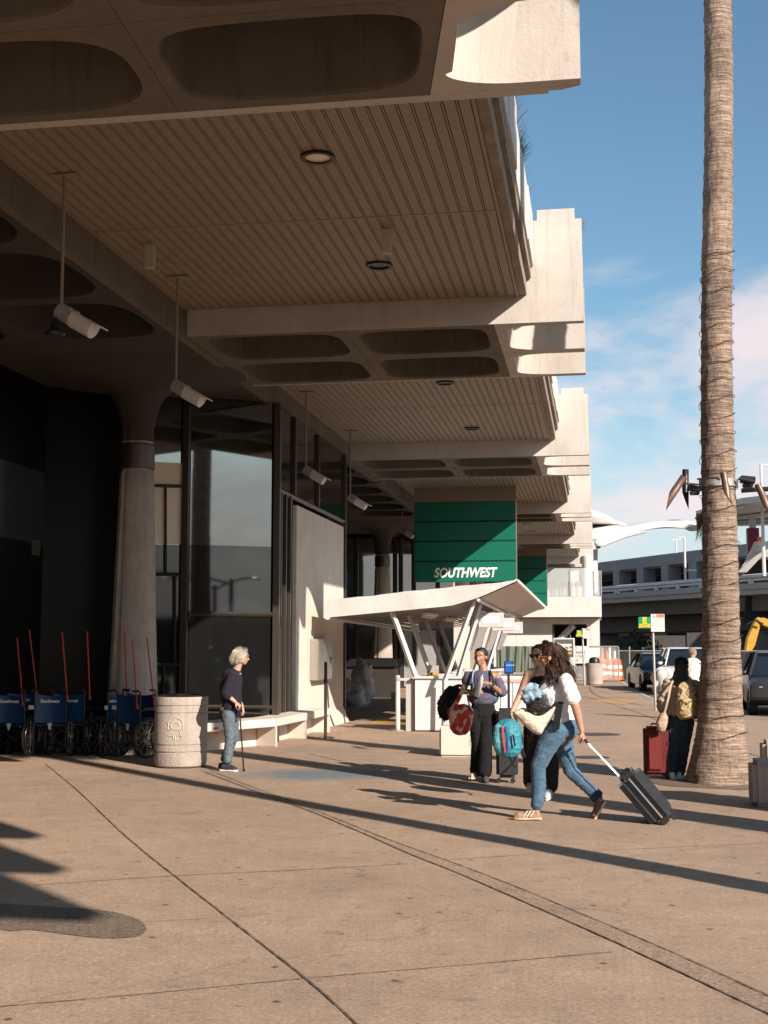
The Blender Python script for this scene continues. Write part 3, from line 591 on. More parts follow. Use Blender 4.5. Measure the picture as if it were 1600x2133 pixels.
for i in range(4):
    a, d = fr[i], bk[i]; t = ((fr[min(i+1, 3)]-fr[max(i-1, 0)]).normalized())*.05; m_ = MB(); e = a.lerp(d, .02); h = a.lerp(d, .81); sg = -1 if i == 3 else 1
    zz = .328; m_.hexa([e, e+t*sg, h+t*sg, h], [Vector((p.x, p.y, zz)) for p in (e, e+t*sg, h+t*sg, h)]); m_.obj('leg', pier_conc, bt, bevel=.005)
m_ = MB(); p = L(449, 1522, fr[0], fr[1]); tdir = (fr[1]-fr[0]).normalized(); nn = Vector((tdir.y, -tdir.x, 0))*.004
for k, col in ((-.035, 0), (.0, 1), (.035, 0)):
    m_.cur = col; c = p+nn+Vector((0, 0, k)); m_.quad(c-tdir*.06+Vector((0, 0, -.017)), c+tdir*.06+Vector((0, 0, -.017)), c+tdir*.06+Vector((0, 0, .017)), c-tdir*.06+Vector((0, 0, .017)))
m_.obj('sticker', [M('sticker_red', (.6, .03, .03), .5), white_plas], bt)

# steel phone box on the pier
bx = thing('steel_wall_box', 'stainless steel wall box mounted on the concrete pier', 'wall box', (-5.45, 25.2, 1.3))
yb0, yb1 = 24.75, 26.1
m_ = MB(); m_.b2((-5.498, yb0, .98), (-5.33, yb1, 1.78)); m_.obj('housing', steel, bx, bevel=.01)
m_ = MB(); m_.b2((-5.328, yb0+.06, 1.03), (-5.315, yb1-.06, 1.73)); m_.obj('door', steel, bx, bevel=.003)
m_ = MB(); m_.ell((-5.30, 25.9, 1.36), (.02, .04, .07)); m_.obj('handle', steel, bx, smooth=True)

# paper notice on the dark glass at the left
_d = ray(75, 1140); _t = -8.96/_d[0]; p = Vector((_d[0]*_t, _d[1]*_t, CAM_H+_d[2]*_t)); m_ = MB(); m_.b2((-8.965, p.y-.16, p.z-.13), (-8.955, p.y+.16, p.z+.13)); o = m_.obj('paper_notice', M('dim_paper', (.05, .047, .04), .8)); tag(recenter(o, p), 'small pale paper notice stuck on the dark glass at far left', 'notice')
# ------------------------------------------------------------------ signs
def hang_sign(Y, label, withtext):
    xl, xr, zb, zt = P(863, 1200, 38).x, P(1076, 1200, 38).x, P(970, 1212, 38).z, P(970, 1045, 38).z
    o = thing('hanging_sign', label, 'sign', ((xl+xr)/2, Y, zb), group='green hanging airline signs')
    n_ = 0; hs = [0, .67, 1.30, 1.93, 1.93]; tot = zt-zb; sg = [(0, .255), (.26, .505), (.51, .75), (.755, 1.0)]
    for a, b in sg:
        m_ = MB(); m_.b2((xl, Y, zb+a*tot+.003), (xr, Y+.22, zb+b*tot-.003)); m_.obj('panel', green, o, bevel=.012)
    m_ = MB(); m_.b2((xl+.01, Y+.012, zb+.01), (xr-.012, Y+.21, zt-.01)); m_.obj('backing', green_dk, o)
    m_ = MB(); m_.b2((xr-.012, Y-.004, zb), (xr+.01, Y+.23, zt)); m_.obj('edge_trim', steel, o)
    m_ = MB(); m_.b2((xl, Y+.01, zt+.002), (xr, Y+.2, 6.315)); m_.obj('hanger', sign_brown, o)
    if withtext:
        sz = (P(904, 1184, Y).z-P(904, 1203, Y).z)
        t = text('lettering', 'SOUTHWEST', sz*1.44, letter, (P(904, 1203, Y).x, Y-.004, P(904, 1202.5, Y).z), (1, 0, 0), (0, 0, 1), depth=.006, shear=.22, bold=.012, parent=o)
        w_ = t.dimensions.x; s_ = (P(1036, 1203, Y).x-P(904, 1203, Y).x)/w_
        x0 = P(904, 1203, Y).x
        for v in t.data.vertices: v.co.x = x0+(v.co.x-x0)*s_
    return o
hang_sign(38, 'large green hanging sign reading SOUTHWEST in white italic letters', True)
hang_sign(62, 'plain green hanging sign farther back, half hidden behind the lettered one', False)

# ------------------------------------------------------------------ security cameras and spotlights under the canopy
def sec_cam(px, py, pyb, label, Y=None):
    c = G(px, py, 6.32) if Y is None else P(px, py, Y); y = c.y; zb = P(px, pyb, y).z
    o = thing('security_camera', label, 'camera', (c.x, y, zb), group='cameras hanging on rods from the soffit')
    m_ = MB(); m_.cyl((c.x, y, zb-.02), (c.x, y, 6.31), .017, 10); m_.obj('pole', louvre_m, o, smooth=True)
    m_ = MB(); m_.box((c.x+.02, y, 6.305), (.26, .14, .015)); m_.obj('ceiling_plate', louvre_m, o)
    d = Vector((.86, -.1, -.50)).normalized(); s = Vector((.1, 1, 0)).normalized(); u = s.cross(d)*-1
    if u.z < 0: u = -u
    q = Vector((c.x+.03, y, zb-.06)); R_ = lambda a, b, e: q+d*a+s*b+u*e
    m_ = MB(); ring0 = [R_(-.06, .085*math.cos(t), .085*math.sin(t)) for t in [k*PI/8 for k in range(16)]]
    m_.rings([ring0, [p+d*.20 for p in ring0]]); m_.obj('bracket', M('camera_grey', (.30, .28, .25), .5), o, smooth=True)
    m_ = MB(); prof = [(.092*math.cos(t), .092*math.sin(t)) for t in [PI+k*PI/10 for k in range(11)]]+[(.092, .05), (-.092, .05)]
    r1 = [R_(.12, a, b) for a, b in prof]; r2 = [R_(.38, a, b) for a, b in prof]; m_.rings([r1, r2]); m_.obj('housing', white_plas, o, smooth=True)
    m_ = MB(); m_.rings([[R_(.10, a, b) for a, b in ((-.11, .052), (.11, .052), (.11, .066), (-.11, .066))], [R_(.46, a, b) for a, b in ((-.11, .052), (.11, .052), (.11, .066), (-.11, .066))]]); m_.obj('sun_shield', M('shield_beige', (.5, .45, .38), .5), o)
    m_ = MB(); m_.cyl((c.x-.02, y, zb-.02), (c.x-.02, y, zb-.17), .02, 8); m_.obj('cable_gland', black_m, o)
    return o
sec_cam(135, 364, 640, 'white camera on the longest rod, nearest of the hanging cameras at upper left')
sec_cam(370, 576, 797, 'white camera hanging in front of the flared capital of the near column')
sec_cam(638, 816, 974, 'white camera hanging in front of the glass above the concrete pier')
sec_cam(730, 897, 1032, 'white camera hanging just right of the end of the glass wall')
sec_cam(838, 1044, 1102, 'small white camera hanging just left of the large green sign', 41)
for (px, py, Y, lb) in ((497, 785, 21.4, 'black floodlight clamped to the canopy edge right of the near capital'), (775, 993, 33.5, 'smaller black floodlight on the canopy edge above the far column')):
    p = P(px, py, Y); o = thing('floodlight', lb, 'light', tuple(p), group='black floodlights on the canopy edge')
    m_ = MB(); m_.box(p+Vector((-.06, 0, .02)), (.20, .2, .26), ry=.3); m_.obj('housing', black_m, o, bevel=.01)
    m_ = MB(); m_.lathe([(.07, 0), (.12, -.13), (.13, -.16)], p+Vector((.10, -.02, -.02)), 16); m_.obj('shade', black_m, o, smooth=True)
    m_ = MB(); m_.tube([p+Vector((-.05, 0, .15)), p+Vector((-.12, 0, .3)), Vector((p.x-.12, p.y, 5.955))], .02, 6); m_.obj('bracket', black_m, o)
p = P(115, 690, 11.81); o = thing('floodlight', 'small black floodlight below the nearest hanging camera', 'light', tuple(p), group='black floodlights on the canopy edge')
m_ = MB(); m_.lathe([(.03, .1), (.05, .02), (.10, -.02), (.09, -.05)], p, 16); m_.obj('shade', black_m, o, smooth=True)
m_ = MB(); m_.tube([p+Vector((0, 0, .08)), P(120, 655, 11.81)], .014, 6); m_.obj('bracket', black_m, o)
# dome camera on the outer face
p = P(1246, 1132, 66); o = thing('dome_camera', 'white dome camera on the far outer corner of the canopy', 'camera', tuple(p))
m_ = MB(); m_.ell(p, (.22, .22, .2)); m_.obj('dome', white_plas, o, smooth=True); m_ = MB(); m_.b2((p.x-.5, p.y-.04, p.z+.1), (p.x, p.y+.04, p.z+.25)); m_.obj('arm', galv, o)
m_ = MB(); m_.ell(p+Vector((0, 0, -.15)), (.13, .13, .12)); m_.obj('lens', black_m, o, smooth=True)

# ------------------------------------------------------------------ palms
def trunk_pts(base, pts): return pts
def frond(m_, o, az, ln_, droop):
    d = Vector((math.cos(az), math.sin(az), 0)); pts = []
    for i in range(9):
        t = i/8; pts.append(Vector(o)+d*ln_*t*(1-.15*t)+Vector((0, 0, ln_*(.35*t-droop*t*t))))
    m_.tube(pts, [.03*(1-t/10) for t in range(9)], 4)
    s = d.cross(Vector((0, 0, 1)))
    for i in range(2, 9):
        for sgn in (-1, 1):
            for k in range(3):
                p = pts[i-1].lerp(pts[i], k/3); q = p+s*sgn*.55*(1-abs(i/8-.5))+d*.25+Vector((0, 0, -.22)); m_.add([p-d*.04, p+d*.04, q], [(0, 1, 2)])
leaf_m = M('palm_leaf', (.045, .07, .025), .6)
def palm(cx, cy, H, prof, label, lean=0, crown=True, n=56, dense=False):
    o = thing('palm_tree', label, 'palm tree', (cx, cy, 0), group='palms along the kerb')
    m_ = MB(); rr = []; z = 0; zs_ = []
    while z < H: zs_.append(z); z += .033
    random.seed(int(cy*10)); ph = [random.random()*6 for _ in range(8)]
    for z in zs_:
        r = np.interp(z, [a for a, b in prof], [b for a, b in prof])
        ringd = .012*abs(math.sin(z*17+1.5*math.sin(z*2.1)))**.5 if z > .45 else 0
        lx = lean*z+.02*math.sin(z*.9)
        ring = []
        for q in range(n):
            a = 2*PI*q/n; nn_ = noise.noise(Vector((math.cos(a)*2.2, math.sin(a)*2.2, z*5)))*.012+noise.noise(Vector((math.cos(a)*12, math.sin(a)*12, z*14)))*.006
            if z < .45: nn_ += .018*abs(math.sin(a*17+noise.noise(Vector((a*3, z*3, 1)))*3))*(1-z/.5)
            rad = r-ringd+nn_; ring.append(Vector((cx+lx+rad*math.cos(a), cy+rad*math.sin(a), z)))
        rr.append(ring)
    m_.rings(rr); m_.obj('trunk', bark, o, smooth=True)
    if crown:
        m_ = MB(); top = (cx+lean*H, cy, H-.1)
        for i in range(46): frond(m_, top, random.random()*6.28, (random.uniform(1.0, 1.5) if dense else random.uniform(2.0, 2.9)), random.uniform(.2, 1.0))
        if dense:
            for i in range(4600):
                v = Vector((random.gauss(0, 1), random.gauss(0, 1), random.gauss(0, .8))).normalized()*random.uniform(.2, 1.5); c = Vector(top)+Vector((.45, .45, 0))+v+Vector((0, 0, -.1)); s_ = .24
                m_.add([c+Vector((random.uniform(-s_, s_), random.uniform(-s_, s_), random.uniform(-s_, s_))) for _ in range(3)], [(0, 1, 2)])
        m_.obj('crown', leaf_m, o)
    return o
PX, PY = 1.45, 16.45
P1 = palm(PX, PY, 15.0, [(0, .40), (.10, .385), (.25, .35), (.5, .315), (.9, .275), (1.5, .245), (2.5, .225), (4, .212), (5.2, .200), (6.2, .198), (7.2, .196), (7.8, .19), (9, .185), (15, .17)], 'tall palm trunk wrapped with wires, standing on the right edge of the walk', lean=.022)
palm(2.9, 11.15, 15.5, [(0, .46), (.5, .36), (1.5, .30), (4, .28), (15, .24)], 'tall palm just outside the right edge, casting a broad shadow', n=28)
palm(3.9, 6.6, 10.2, [(0, .38), (.5, .28), (1.5, .20), (4, .165), (15, .14)], 'shorter palm right of the viewer, casting the long thin shadow on the walk', n=28, dense=True)
m_ = MB(); m_.quad(*[(PX+.95*math.cos(a)*(1+.12*math.sin(a*3)), PY+.8*math.sin(a)*(1+.1*math.cos(a*5)), .0045) for a in [i*2*PI/30 for i in range(30)]]); struct(m_.obj('tree_pit', patch_m))
# light string round the trunk
def trunk_r(z): return float(np.interp(z, [0, .10, .25, .5, .9, 1.5, 2.5, 4, 5.2, 6.2, 7.2, 7.8, 9], [.41, .395, .36, .325, .285, .255, .235, .222, .210, .208, .206, .20, .195]))
def trunk_c(z): return PX+.022*z+.02*math.sin(z*.9)
st = thing('light_string', 'dark wire light string wound round the palm trunk', 'light string', (PX, PY, .5)); m_ = MB(); nb_ = 0
random.seed(11); z = .50; pts = []; turn = 0
while z < 6.6:
    for k in range(16):
        a = -PI+k*2*PI/16; zz = z+.23*k/16+.02*math.sin(k*1.3+turn*2.1); r = trunk_r(zz)+.006; pts.append(Vector((trunk_c(zz)+r*math.cos(a), PY+r*math.sin(a), zz)))
        if k % 2 == 0 and -PI+.05 <= a <= .1 and nb_ < 100:
            p = pts[-1]; o_ = Vector((math.cos(a), math.sin(a), 0)); nb_ += 1; b_ = MB(); b_.tube([p, p+o_*.022+Vector((random.uniform(-.02, .02), 0, random.uniform(-.05, .03)))], [.007, .004], 5)
    z += .23; turn += 1
m_.tube(pts, .0042, 4); m_.obj('wire', brown_cb, st)
# dry sprout at the left of the trunk
m_ = MB(); random.seed(5); p0 = P(1467, 1072, PY)
for i in range(90): m_.tube([p0+Vector((random.uniform(0, .04), random.uniform(-.03, .03), random.uniform(-.06, .06))), p0+Vector((random.uniform(-.10, 0), 0, random.uniform(-.12, .02))), p0+Vector((random.uniform(-.12, .02), random.uniform(-.05, .05), random.uniform(-.36, -.05)))], [.006, .004, .001], 3)
m_.obj('dry_fibre', M('dry_fibre', (.16, .09, .05), .9), P1)
# floodlight ring on the palm
fl = thing('trunk_floodlights', 'metal band of tube shaped floodlights clamped round the palm trunk', 'floodlights', (PX, PY, 3.5))
zb = P(1500, 1008, PY).z; tcx = trunk_c(zb)
m_ = MB(); m_.lathe([(.232, -.045), (.238, -.045), (.238, .045), (.232, .045)], (tcx, PY, zb), 40); m_.obj('band', M('band_steel', (.62, .60, .57), .3, metal=.7), fl)
for dx, wd, zo in ((-.30, .17, -.05), (.34, .18, .03)):
    m_ = MB(); m_.box((tcx+dx, PY-.1, zb+zo), (wd, .12, .09), ry=.12); m_.box((tcx+dx, PY-.1, zb+zo-.07), (wd*.7, .09, .05)); m_.obj('driver_box', black_m, fl, bevel=.01)
def tubelamp(a, b, Y, r=.052, mat=None):
    A, B = P(*a, Y), P(*b, Y); m_ = MB(); d = (B-A).normalized(); s = Vector((0, 1, 0)); e = d.cross(s).normalized(); rr = []
    for base, cut in ((A, 0), (A.lerp(B, .45), 0), (A.lerp(B, .46), .0), (B, .11)):
        k = r*1.05 if base == A.lerp(B, .46) else r
        rr.append([base+e*k*math.cos(q*PI/8)+s*k*math.sin(q*PI/8)+d*cut*math.cos(q*PI/8) for q in range(16)])
    m_.rings(rr, cap=False); m_.rings([[p-(p-A)*.12 for p in rr[0]], [p-(p-B)*.12 for p in rr[-1]]], cap=False)
    m_.add(rr[0], [tuple(range(16))]); m_.obj('lamp_tube', mat or bronze_t, fl, smooth=True)
tubelamp((1425, 993), (1391, 1044), PY-.25, .045)
tubelamp((1428, 978), (1428, 1043), PY+.1, .04, black_m)
tubelamp((1507, 984), (1516, 1036), PY-.42, .042); tubelamp((1578, 1008), (1604, 1068), PY-.2, .042)
for q_, r_ in (([P(1430, 1006, PY-.2), P(1440, 1012, PY-.2), P(1455, 1012, PY-.15)], .014), ([P(1452, 998, PY-.3), P(1490, 995, PY-.3), P(1500, 999, PY-.3)], .012), ([P(1545, 1022, PY-.15), P(1570, 1020, PY-.2), P(1612, 1018, PY-.2)], .03), ([P(1538, 997, PY-.2), P(1560, 1001, PY-.2), P(1572, 1004, PY-.2)], .018)):
    m_ = MB(); m_.tube(q_, r_, 8); m_.obj('conduit', black_m, fl)

# ------------------------------------------------------------------ kiosk with folded awning
K = thing('checkin_kiosk', 'curbside check-in kiosk with slanted white folded awning on V-shaped struts', 'kiosk', (-3.2, 26, 0))
Y0, Y1 = 24.5, 37.5
secb = [(-5.10, 2.19), (-2.72, 2.40), (-2.17, 2.56), (-1.47, 2.86)]
sect = [(-5.10, 2.52), (-2.72, 2.76), (-2.17, 2.80), (-1.47, 2.88)]
m_ = MB(); NN = 24
def edge(sec, t, Y, dz=0):
    xs = [a for a, b in sec]; zz = [b for a, b in sec]; x = xs[0]+(xs[-1]-xs[0])*t; return Vector((x, Y, float(np.interp(x, xs, zz))+dz))
for i in range(NN):
    a, b = i/NN, (i+1)/NN; w_ = lambda t: .012*math.sin(t*19)+.008*math.sin(t*47)
    m_.quad(edge(secb, a, Y0+w_(a)), edge(secb, b, Y0+w_(b)), edge(sect, b, Y0-w_(b), w_(b)*.5), edge(sect, a, Y0-w_(a), w_(a)*.5))
    m_.quad(edge(sect, a, Y0-w_(a), w_(a)*.5), edge(sect, b, Y0-w_(b), w_(b)*.5), edge(sect, b, Y1, -.18), edge(sect, a, Y1, -.2))
m_.quad(edge(secb, 0, Y0), edge(sect, 0, Y0), edge(sect, 0, Y1, -.2), edge(secb, 0, Y1, -.1))
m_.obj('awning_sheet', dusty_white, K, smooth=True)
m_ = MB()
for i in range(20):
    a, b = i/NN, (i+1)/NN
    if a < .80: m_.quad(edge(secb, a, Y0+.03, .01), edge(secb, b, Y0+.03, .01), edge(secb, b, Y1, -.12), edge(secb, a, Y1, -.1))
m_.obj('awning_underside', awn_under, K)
m_ = MB(); k = 30
for j in range(k):
    ya, yb = Y0+.05+(Y1-Y0)*j/k, Y0+.05+(Y1-Y0)*(j+1)/k; o1, o2 = -.1*(j/k), -.1*((j+1)/k)
    m_.quad(edge(secb, .80, ya, o1-.02), edge(secb, 1, ya, o1-.02), edge(secb, 1, ya+.16, o1-.02), edge(secb, .80, ya+.16, o1-.02))
    m_.quad(edge(secb, .80, ya+.16, o1-.02), edge(secb, 1, ya+.16, o1-.02), edge(secb, 1, ya+.26, o1+.03), edge(secb, .80, ya+.26, o1+.03))
    m_.quad(edge(secb, .80, ya+.26, o1+.03), edge(secb, 1, ya+.26, o1+.03), edge(secb, 1, yb, o2-.02), edge(secb, .80, yb, o2-.02))
m_.obj('corrugated_soffit', M('corrugated_sheet', (.56, .50, .45), .5), K)
m_ = MB(); m_.tube([edge(secb, 1, Y0, .01), edge(secb, 1, Y1, -.12)], .035, 6)
for j in range(26): p = edge(secb, 1, Y0+j*.5, -.1*j/26); m_.box(p+Vector((.04, 0, 0)), (.03, .10, .05))
m_.tube([edge(secb, .80, Y0+.05, -.04), edge(secb, .80, Y1, -.18)], .04, 4); m_.obj('edge_frame', white_paint, K)
m_ = MB(); m_.tube([edge(secb, 0, Y0), edge(secb, 0, Y1, -.1)], .05, 6); m_.obj('edge_frame', white_paint, K)
for i, Y in enumerate((24.75, 27.1, 29.6, 32.2)):
    m_ = MB(); a = Vector((-3.43, Y, 1.06)); b = Vector((-3.88, Y, float(np.interp(-3.88, [x for x, z in secb], [z for x, z in secb]))-.02*i)); m_.tube([a, b], .055, 4, flat=1.4); m_.obj('strut', white_paint, K)
for i, Y in enumerate((24.75, 26.1, 29.5, 33.0)):
    m_ = MB(); m_.tube([Vector((-2.88+.1*(i > 0), Y, .95)), Vector((-2.30, Y, 2.5-.02*i))], .05, 4, flat=1.4); m_.obj('strut', white_paint, K)
    m_ = MB(); m_.tube([Vector((-2.9, Y+.1, 0)), Vector((-2.88, Y+.1, 1.0))], .05, 4); m_.obj('post', white_paint, K)
for i, (ya, yb) in enumerate(((26.3, 29.2), (29.8, 32.6), (33.2, 36))):
    m_ = MB(); q = [Vector((-2.62, ya, 1.55)), Vector((-2.62, yb, 1.55)), Vector((-2.30, yb, 2.36)), Vector((-2.30, ya, 2.36))]; m_.prism(q, (.02, 0, -.008)); m_.obj('side_panel', M('grey_acrylic', (.40, .37, .36), .35), K)
    m_ = MB(); m_.box((-2.12, ya+.25, 2.17-.03*i), (.52, .12, .30), ry=-.0, rz=.12); m_.obj('sign_box', M('sign_box_grey', (.46, .43, .41), .5), K, bevel=.01)
    m_ = MB(); m_.box((-2.12, ya+.185, 2.17-.03*i), (.36, .006, .15), rz=.12); m_.obj('sign_face', M('sign_face_blue', (.48, .52, .62), .4), K)
# small lamps under the left wing
for i in range(7):
    x = -3.3-.18*(i % 3); y = 26+i*1.2; m_ = MB(); m_.box((x, y, 2.27), (.26, .34, .04), ry=.12, rz=.4); m_.obj('lamp', M('lamp_face', (.72, .68, .62), .4), K)
# counters
def counter(x0, x1, y0, y1, h):
    m_ = MB(); m_.b2((x0, y0, .02), (x1, y1, h-.05)); m_.obj('counter', white_plas, K, bevel=.015)
    m_ = MB(); m_.b2((x0-.05, y0-.05, h-.049), (x1+.05, y1+.05, h)); m_.obj('countertop', white_plas, K, bevel=.012)
counter(-3.50, -2.35, 25.1, 25.75, 1.06); counter(-3.5, -2.5, 27.2, 27.8, 1.06); counter(-3.4, -2.4, 29.8, 30.4, 1.06); counter(-3.4, -2.4, 32.5, 33.1, 1.06)
m_ = MB(); m_.b2((-3.68, 25.2, 0), (-3.53, 25.7, .98)); m_.obj('side_panel', M('side_grey', (.42, .40, .38), .6), K)
mo = thing('display_monitor', 'small grey monitor with a yellow base on the kiosk counter', 'monitor', tuple(P(901, 1408, 25.4)))
m_ = MB(); m_.b2(P(889, 1402, 25.4), P(914, 1386, 25.44)); m_.obj('screen', M('screen_back', (.36, .33, .30), .5), mo, bevel=.005)
m_ = MB(); m_.b2(P(885, 1406, 25.3), P(916, 1402, 25.45)); m_.b2(P(898, 1409, 25.3), P(904, 1400, 25.5)); m_.obj('base', yellow, mo)
for (px, lb) in ((829, 'silver queue post at the left front of the kiosk counter'), (871, 'silver queue post directly against the white kiosk counter')):
    g = G(px, 1522); o = thing('queue_post', lb, 'queue post', (g.x, g.y, 0), group='silver queue posts by the kiosk')
    m_ = MB(); m_.lathe([(.045, .01), (.045, 1.05), (.04, 1.07)], (g.x, g.y, 0), 16); m_.obj('post', M('silver_tube', (.70, .66, .63), .35, metal=.3), o, smooth=True)
    m_ = MB(); m_.lathe([(.17, 0), (.17, .012), (.05, .03)], (g.x, g.y, .001), 20); m_.obj('base', galv, o, smooth=True)
    m_ = MB(); m_.lathe([(.052, .96), (.052, 1.03)], (g.x, g.y, 0), 12); m_.obj('belt_head', galv, o)
    if px == 829: m_ = MB(); m_.b2((g.x, g.y-.004, .97), (G(871, 1522).x, g.y+.004, 1.02)); m_.obj('belt', M('belt_grey', (.55, .5, .47), .7), o)
# dark stanchion by the pier
g = G(678, 1538); o = thing('stanchion', 'slim black and chrome stanchion beside the concrete bench end', 'stanchion', (g.x, g.y, 0))
m_ = MB(); m_.lathe([(.030, .02), (.030, .98)], (g.x, g.y, 0), 14); m_.obj('post', M('chrome_dark', (.25, .23, .21), .2, metal=.9), o, smooth=True)
m_ = MB(); m_.lathe([(.036, .98), (.036, 1.05), (.030, 1.06), (.030, 1.33), (.026, 1.36)], (g.x, g.y, 0), 14); m_.obj('head', black_m, o, smooth=True)
m_ = MB(); m_.lathe([(.17, 0), (.165, .015), (.04, .04)], (g.x, g.y, .001), 24); m_.obj('base', M('chrome_dark'), o, smooth=True)
# blue display stand
g = P(1059, 1402, 30); o = thing('display_stand', 'small bright blue display on a slim black stand behind the young woman', 'sign', (g.x, 30, 0))
a, b = P(1052, 1401, 30), P(1067, 1378, 30); m_ = MB(); m_.b2((a.x, 30, a.z), (b.x, 30.05, b.z)); m_.obj('panel', M('display_blue', (.01, .10, .42), .35), o, bevel=.01)
m_ = MB(); m_.b2((a.x-.02, 30.03, a.z-.03), (b.x+.02, 30.06, b.z+.01)); m_.obj('back_plate', black_m, o); m_ = MB(); m_.cyl((g.x, 30.04, 0), (g.x, 30.04, a.z), .03); m_.lathe([(.18, 0), (.18, .02), (.03, .03)], (g.x, 30.04, .001)); m_.obj('post', black_m, o)
text('lettering', 'Southwest', .045, letter, (a.x+.03, 29.994, (a.z+b.z)/2+.03), (1, 0, 0), (0, 0, 1), depth=.002, parent=o)
# more counters and bins behind the people
for (x0, x1, y, z, lb) in ((P(1040, 1400, 33).x, P(1112, 1400, 33).x, 33.0, .98, 'long white counter behind the young woman in black trousers'),):
    o = thing('service_counter', lb, 'counter', ((x0+x1)/2, y, 0)); m_ = MB(); m_.b2((x0, y, .01), (x1, y+.5, z-.06)); m_.obj('body', white_plas, o, bevel=.01); m_ = MB(); m_.b2((x0-.05, y-.05, z-.059), (x1+.05, y+.55, z)); m_.obj('top', galv, o, bevel=.01)
    m_ = MB(); m_.b2((x0+.1, y-.03, z-.25), (x1-.1, y-.006, z-.17)); m_.obj('band', M('red_white_tape', (.7, .35, .3), .6), o)
# concrete blocks
def block(px0, px1, pyb, pyt, dep, label, rad=.03, mat=None, Y=None):
    a = G(px0, pyb); Y = a.y; b = P(px1, pyb, Y); z = P(px0, pyt, Y).z
    m_ = MB(); m_.b2((a.x, Y, 0), (b.x, Y+dep, z)); o = m_.obj('concrete_block', mat or pier_conc, bevel=rad); recenter(o, (a.x, Y, 0)); return tag(o, label, 'block', 'low concrete blocks on the walk')
block(915, 985, 1576, 1513, .5, 'pale low concrete block behind the young woman with the red tote')
block(1571, 1680, 1682, 1586, .5, 'rounded concrete block at the right edge beside the palm base', .05, rough_conc)
block(1592, 1680, 1630, 1543, .4, 'taller rounded concrete block farther back at the right edge', .05, rough_conc)
nb_o = thing('added_shade_box', 'unseen box added outside the right edge to shade the concrete blocks', 'added box', (2.75, 13.1, 0)); m_ = MB(); m_.b2((2.45, 12.85, .15), (3.0, 13.35, 1.25)); m_.obj('cabinet', M('box_paint', (.08, .10, .14), .5), nb_o, bevel=.02); m_ = MB(); m_.b2((2.40, 12.8, 1.255), (3.05, 13.4, 1.5)); m_.obj('hood', M('box_paint'), nb_o, bevel=.03); m_ = MB(); m_.b2((2.5, 12.9, 0), (2.95, 13.3, .148)); m_.obj('base', black_m, nb_o)  # unseen box, added to throw shade on the right-hand blocks
# bits in the recess beyond the pier
gd = thing('planter_bench', 'dark low planter box in the recess beyond the concrete pier', 'planter', (-7.4, 44, 0))
m_ = MB(); m_.b2((-8.2, 41.2, 0), (-6.35, 42.2, .95)); m_.obj('body', M('dark_box', (.03, .026, .022), .7), gd, bevel=.02); m_ = MB(); m_.b2((-8.3, 41.1, .955), (-6.3, 42.3, 1.25)); m_.obj('cover', black_cloth, gd, bevel=.03)
m_ = MB(); m_.prism([P(814, 1443, 38), P(826, 1441, 38), P(827, 1465, 38), P(816, 1468, 38)], (0, .02, 0)); o = m_.obj('notice_board', M('notice_pink', (.45, .33, .33), .7, var=.6, scale=9)); tag(recenter(o, P(820, 1466, 38)), 'small mottled pink notice leaning behind the silver queue post', 'notice')
def plastic(px, py, Y, rx, rz, label):
    m_ = MB(); m_.ell((0, 0, 0), (rx, .35, rz), n=28, k=20); me = m_
    me.v = [Vector(v)*(1+.55*noise.noise(Vector(v)*3.3)+.30*abs(noise.noise(Vector(v)*7))) for v in me.v]; g_ = P(px, py, Y); me.v = [tuple(v+Vector((g_.x, Y, max(rz*.93, g_.z)))) for v in me.v]
    o = me.obj('plastic_sheet', M('plastic_white', (.5, .48, .47), .35, alpha=.85), smooth=True); return tag(recenter(o, (g_.x, Y, 0)), label, 'plastic sheet')
plastic(756, 1445, 36, .28, .62, 'tall crumpled white plastic sheeting standing in the dark recess'); plastic(733, 1462, 35, .45, .35, 'low heap of white plastic sheeting at the foot of the taller one')

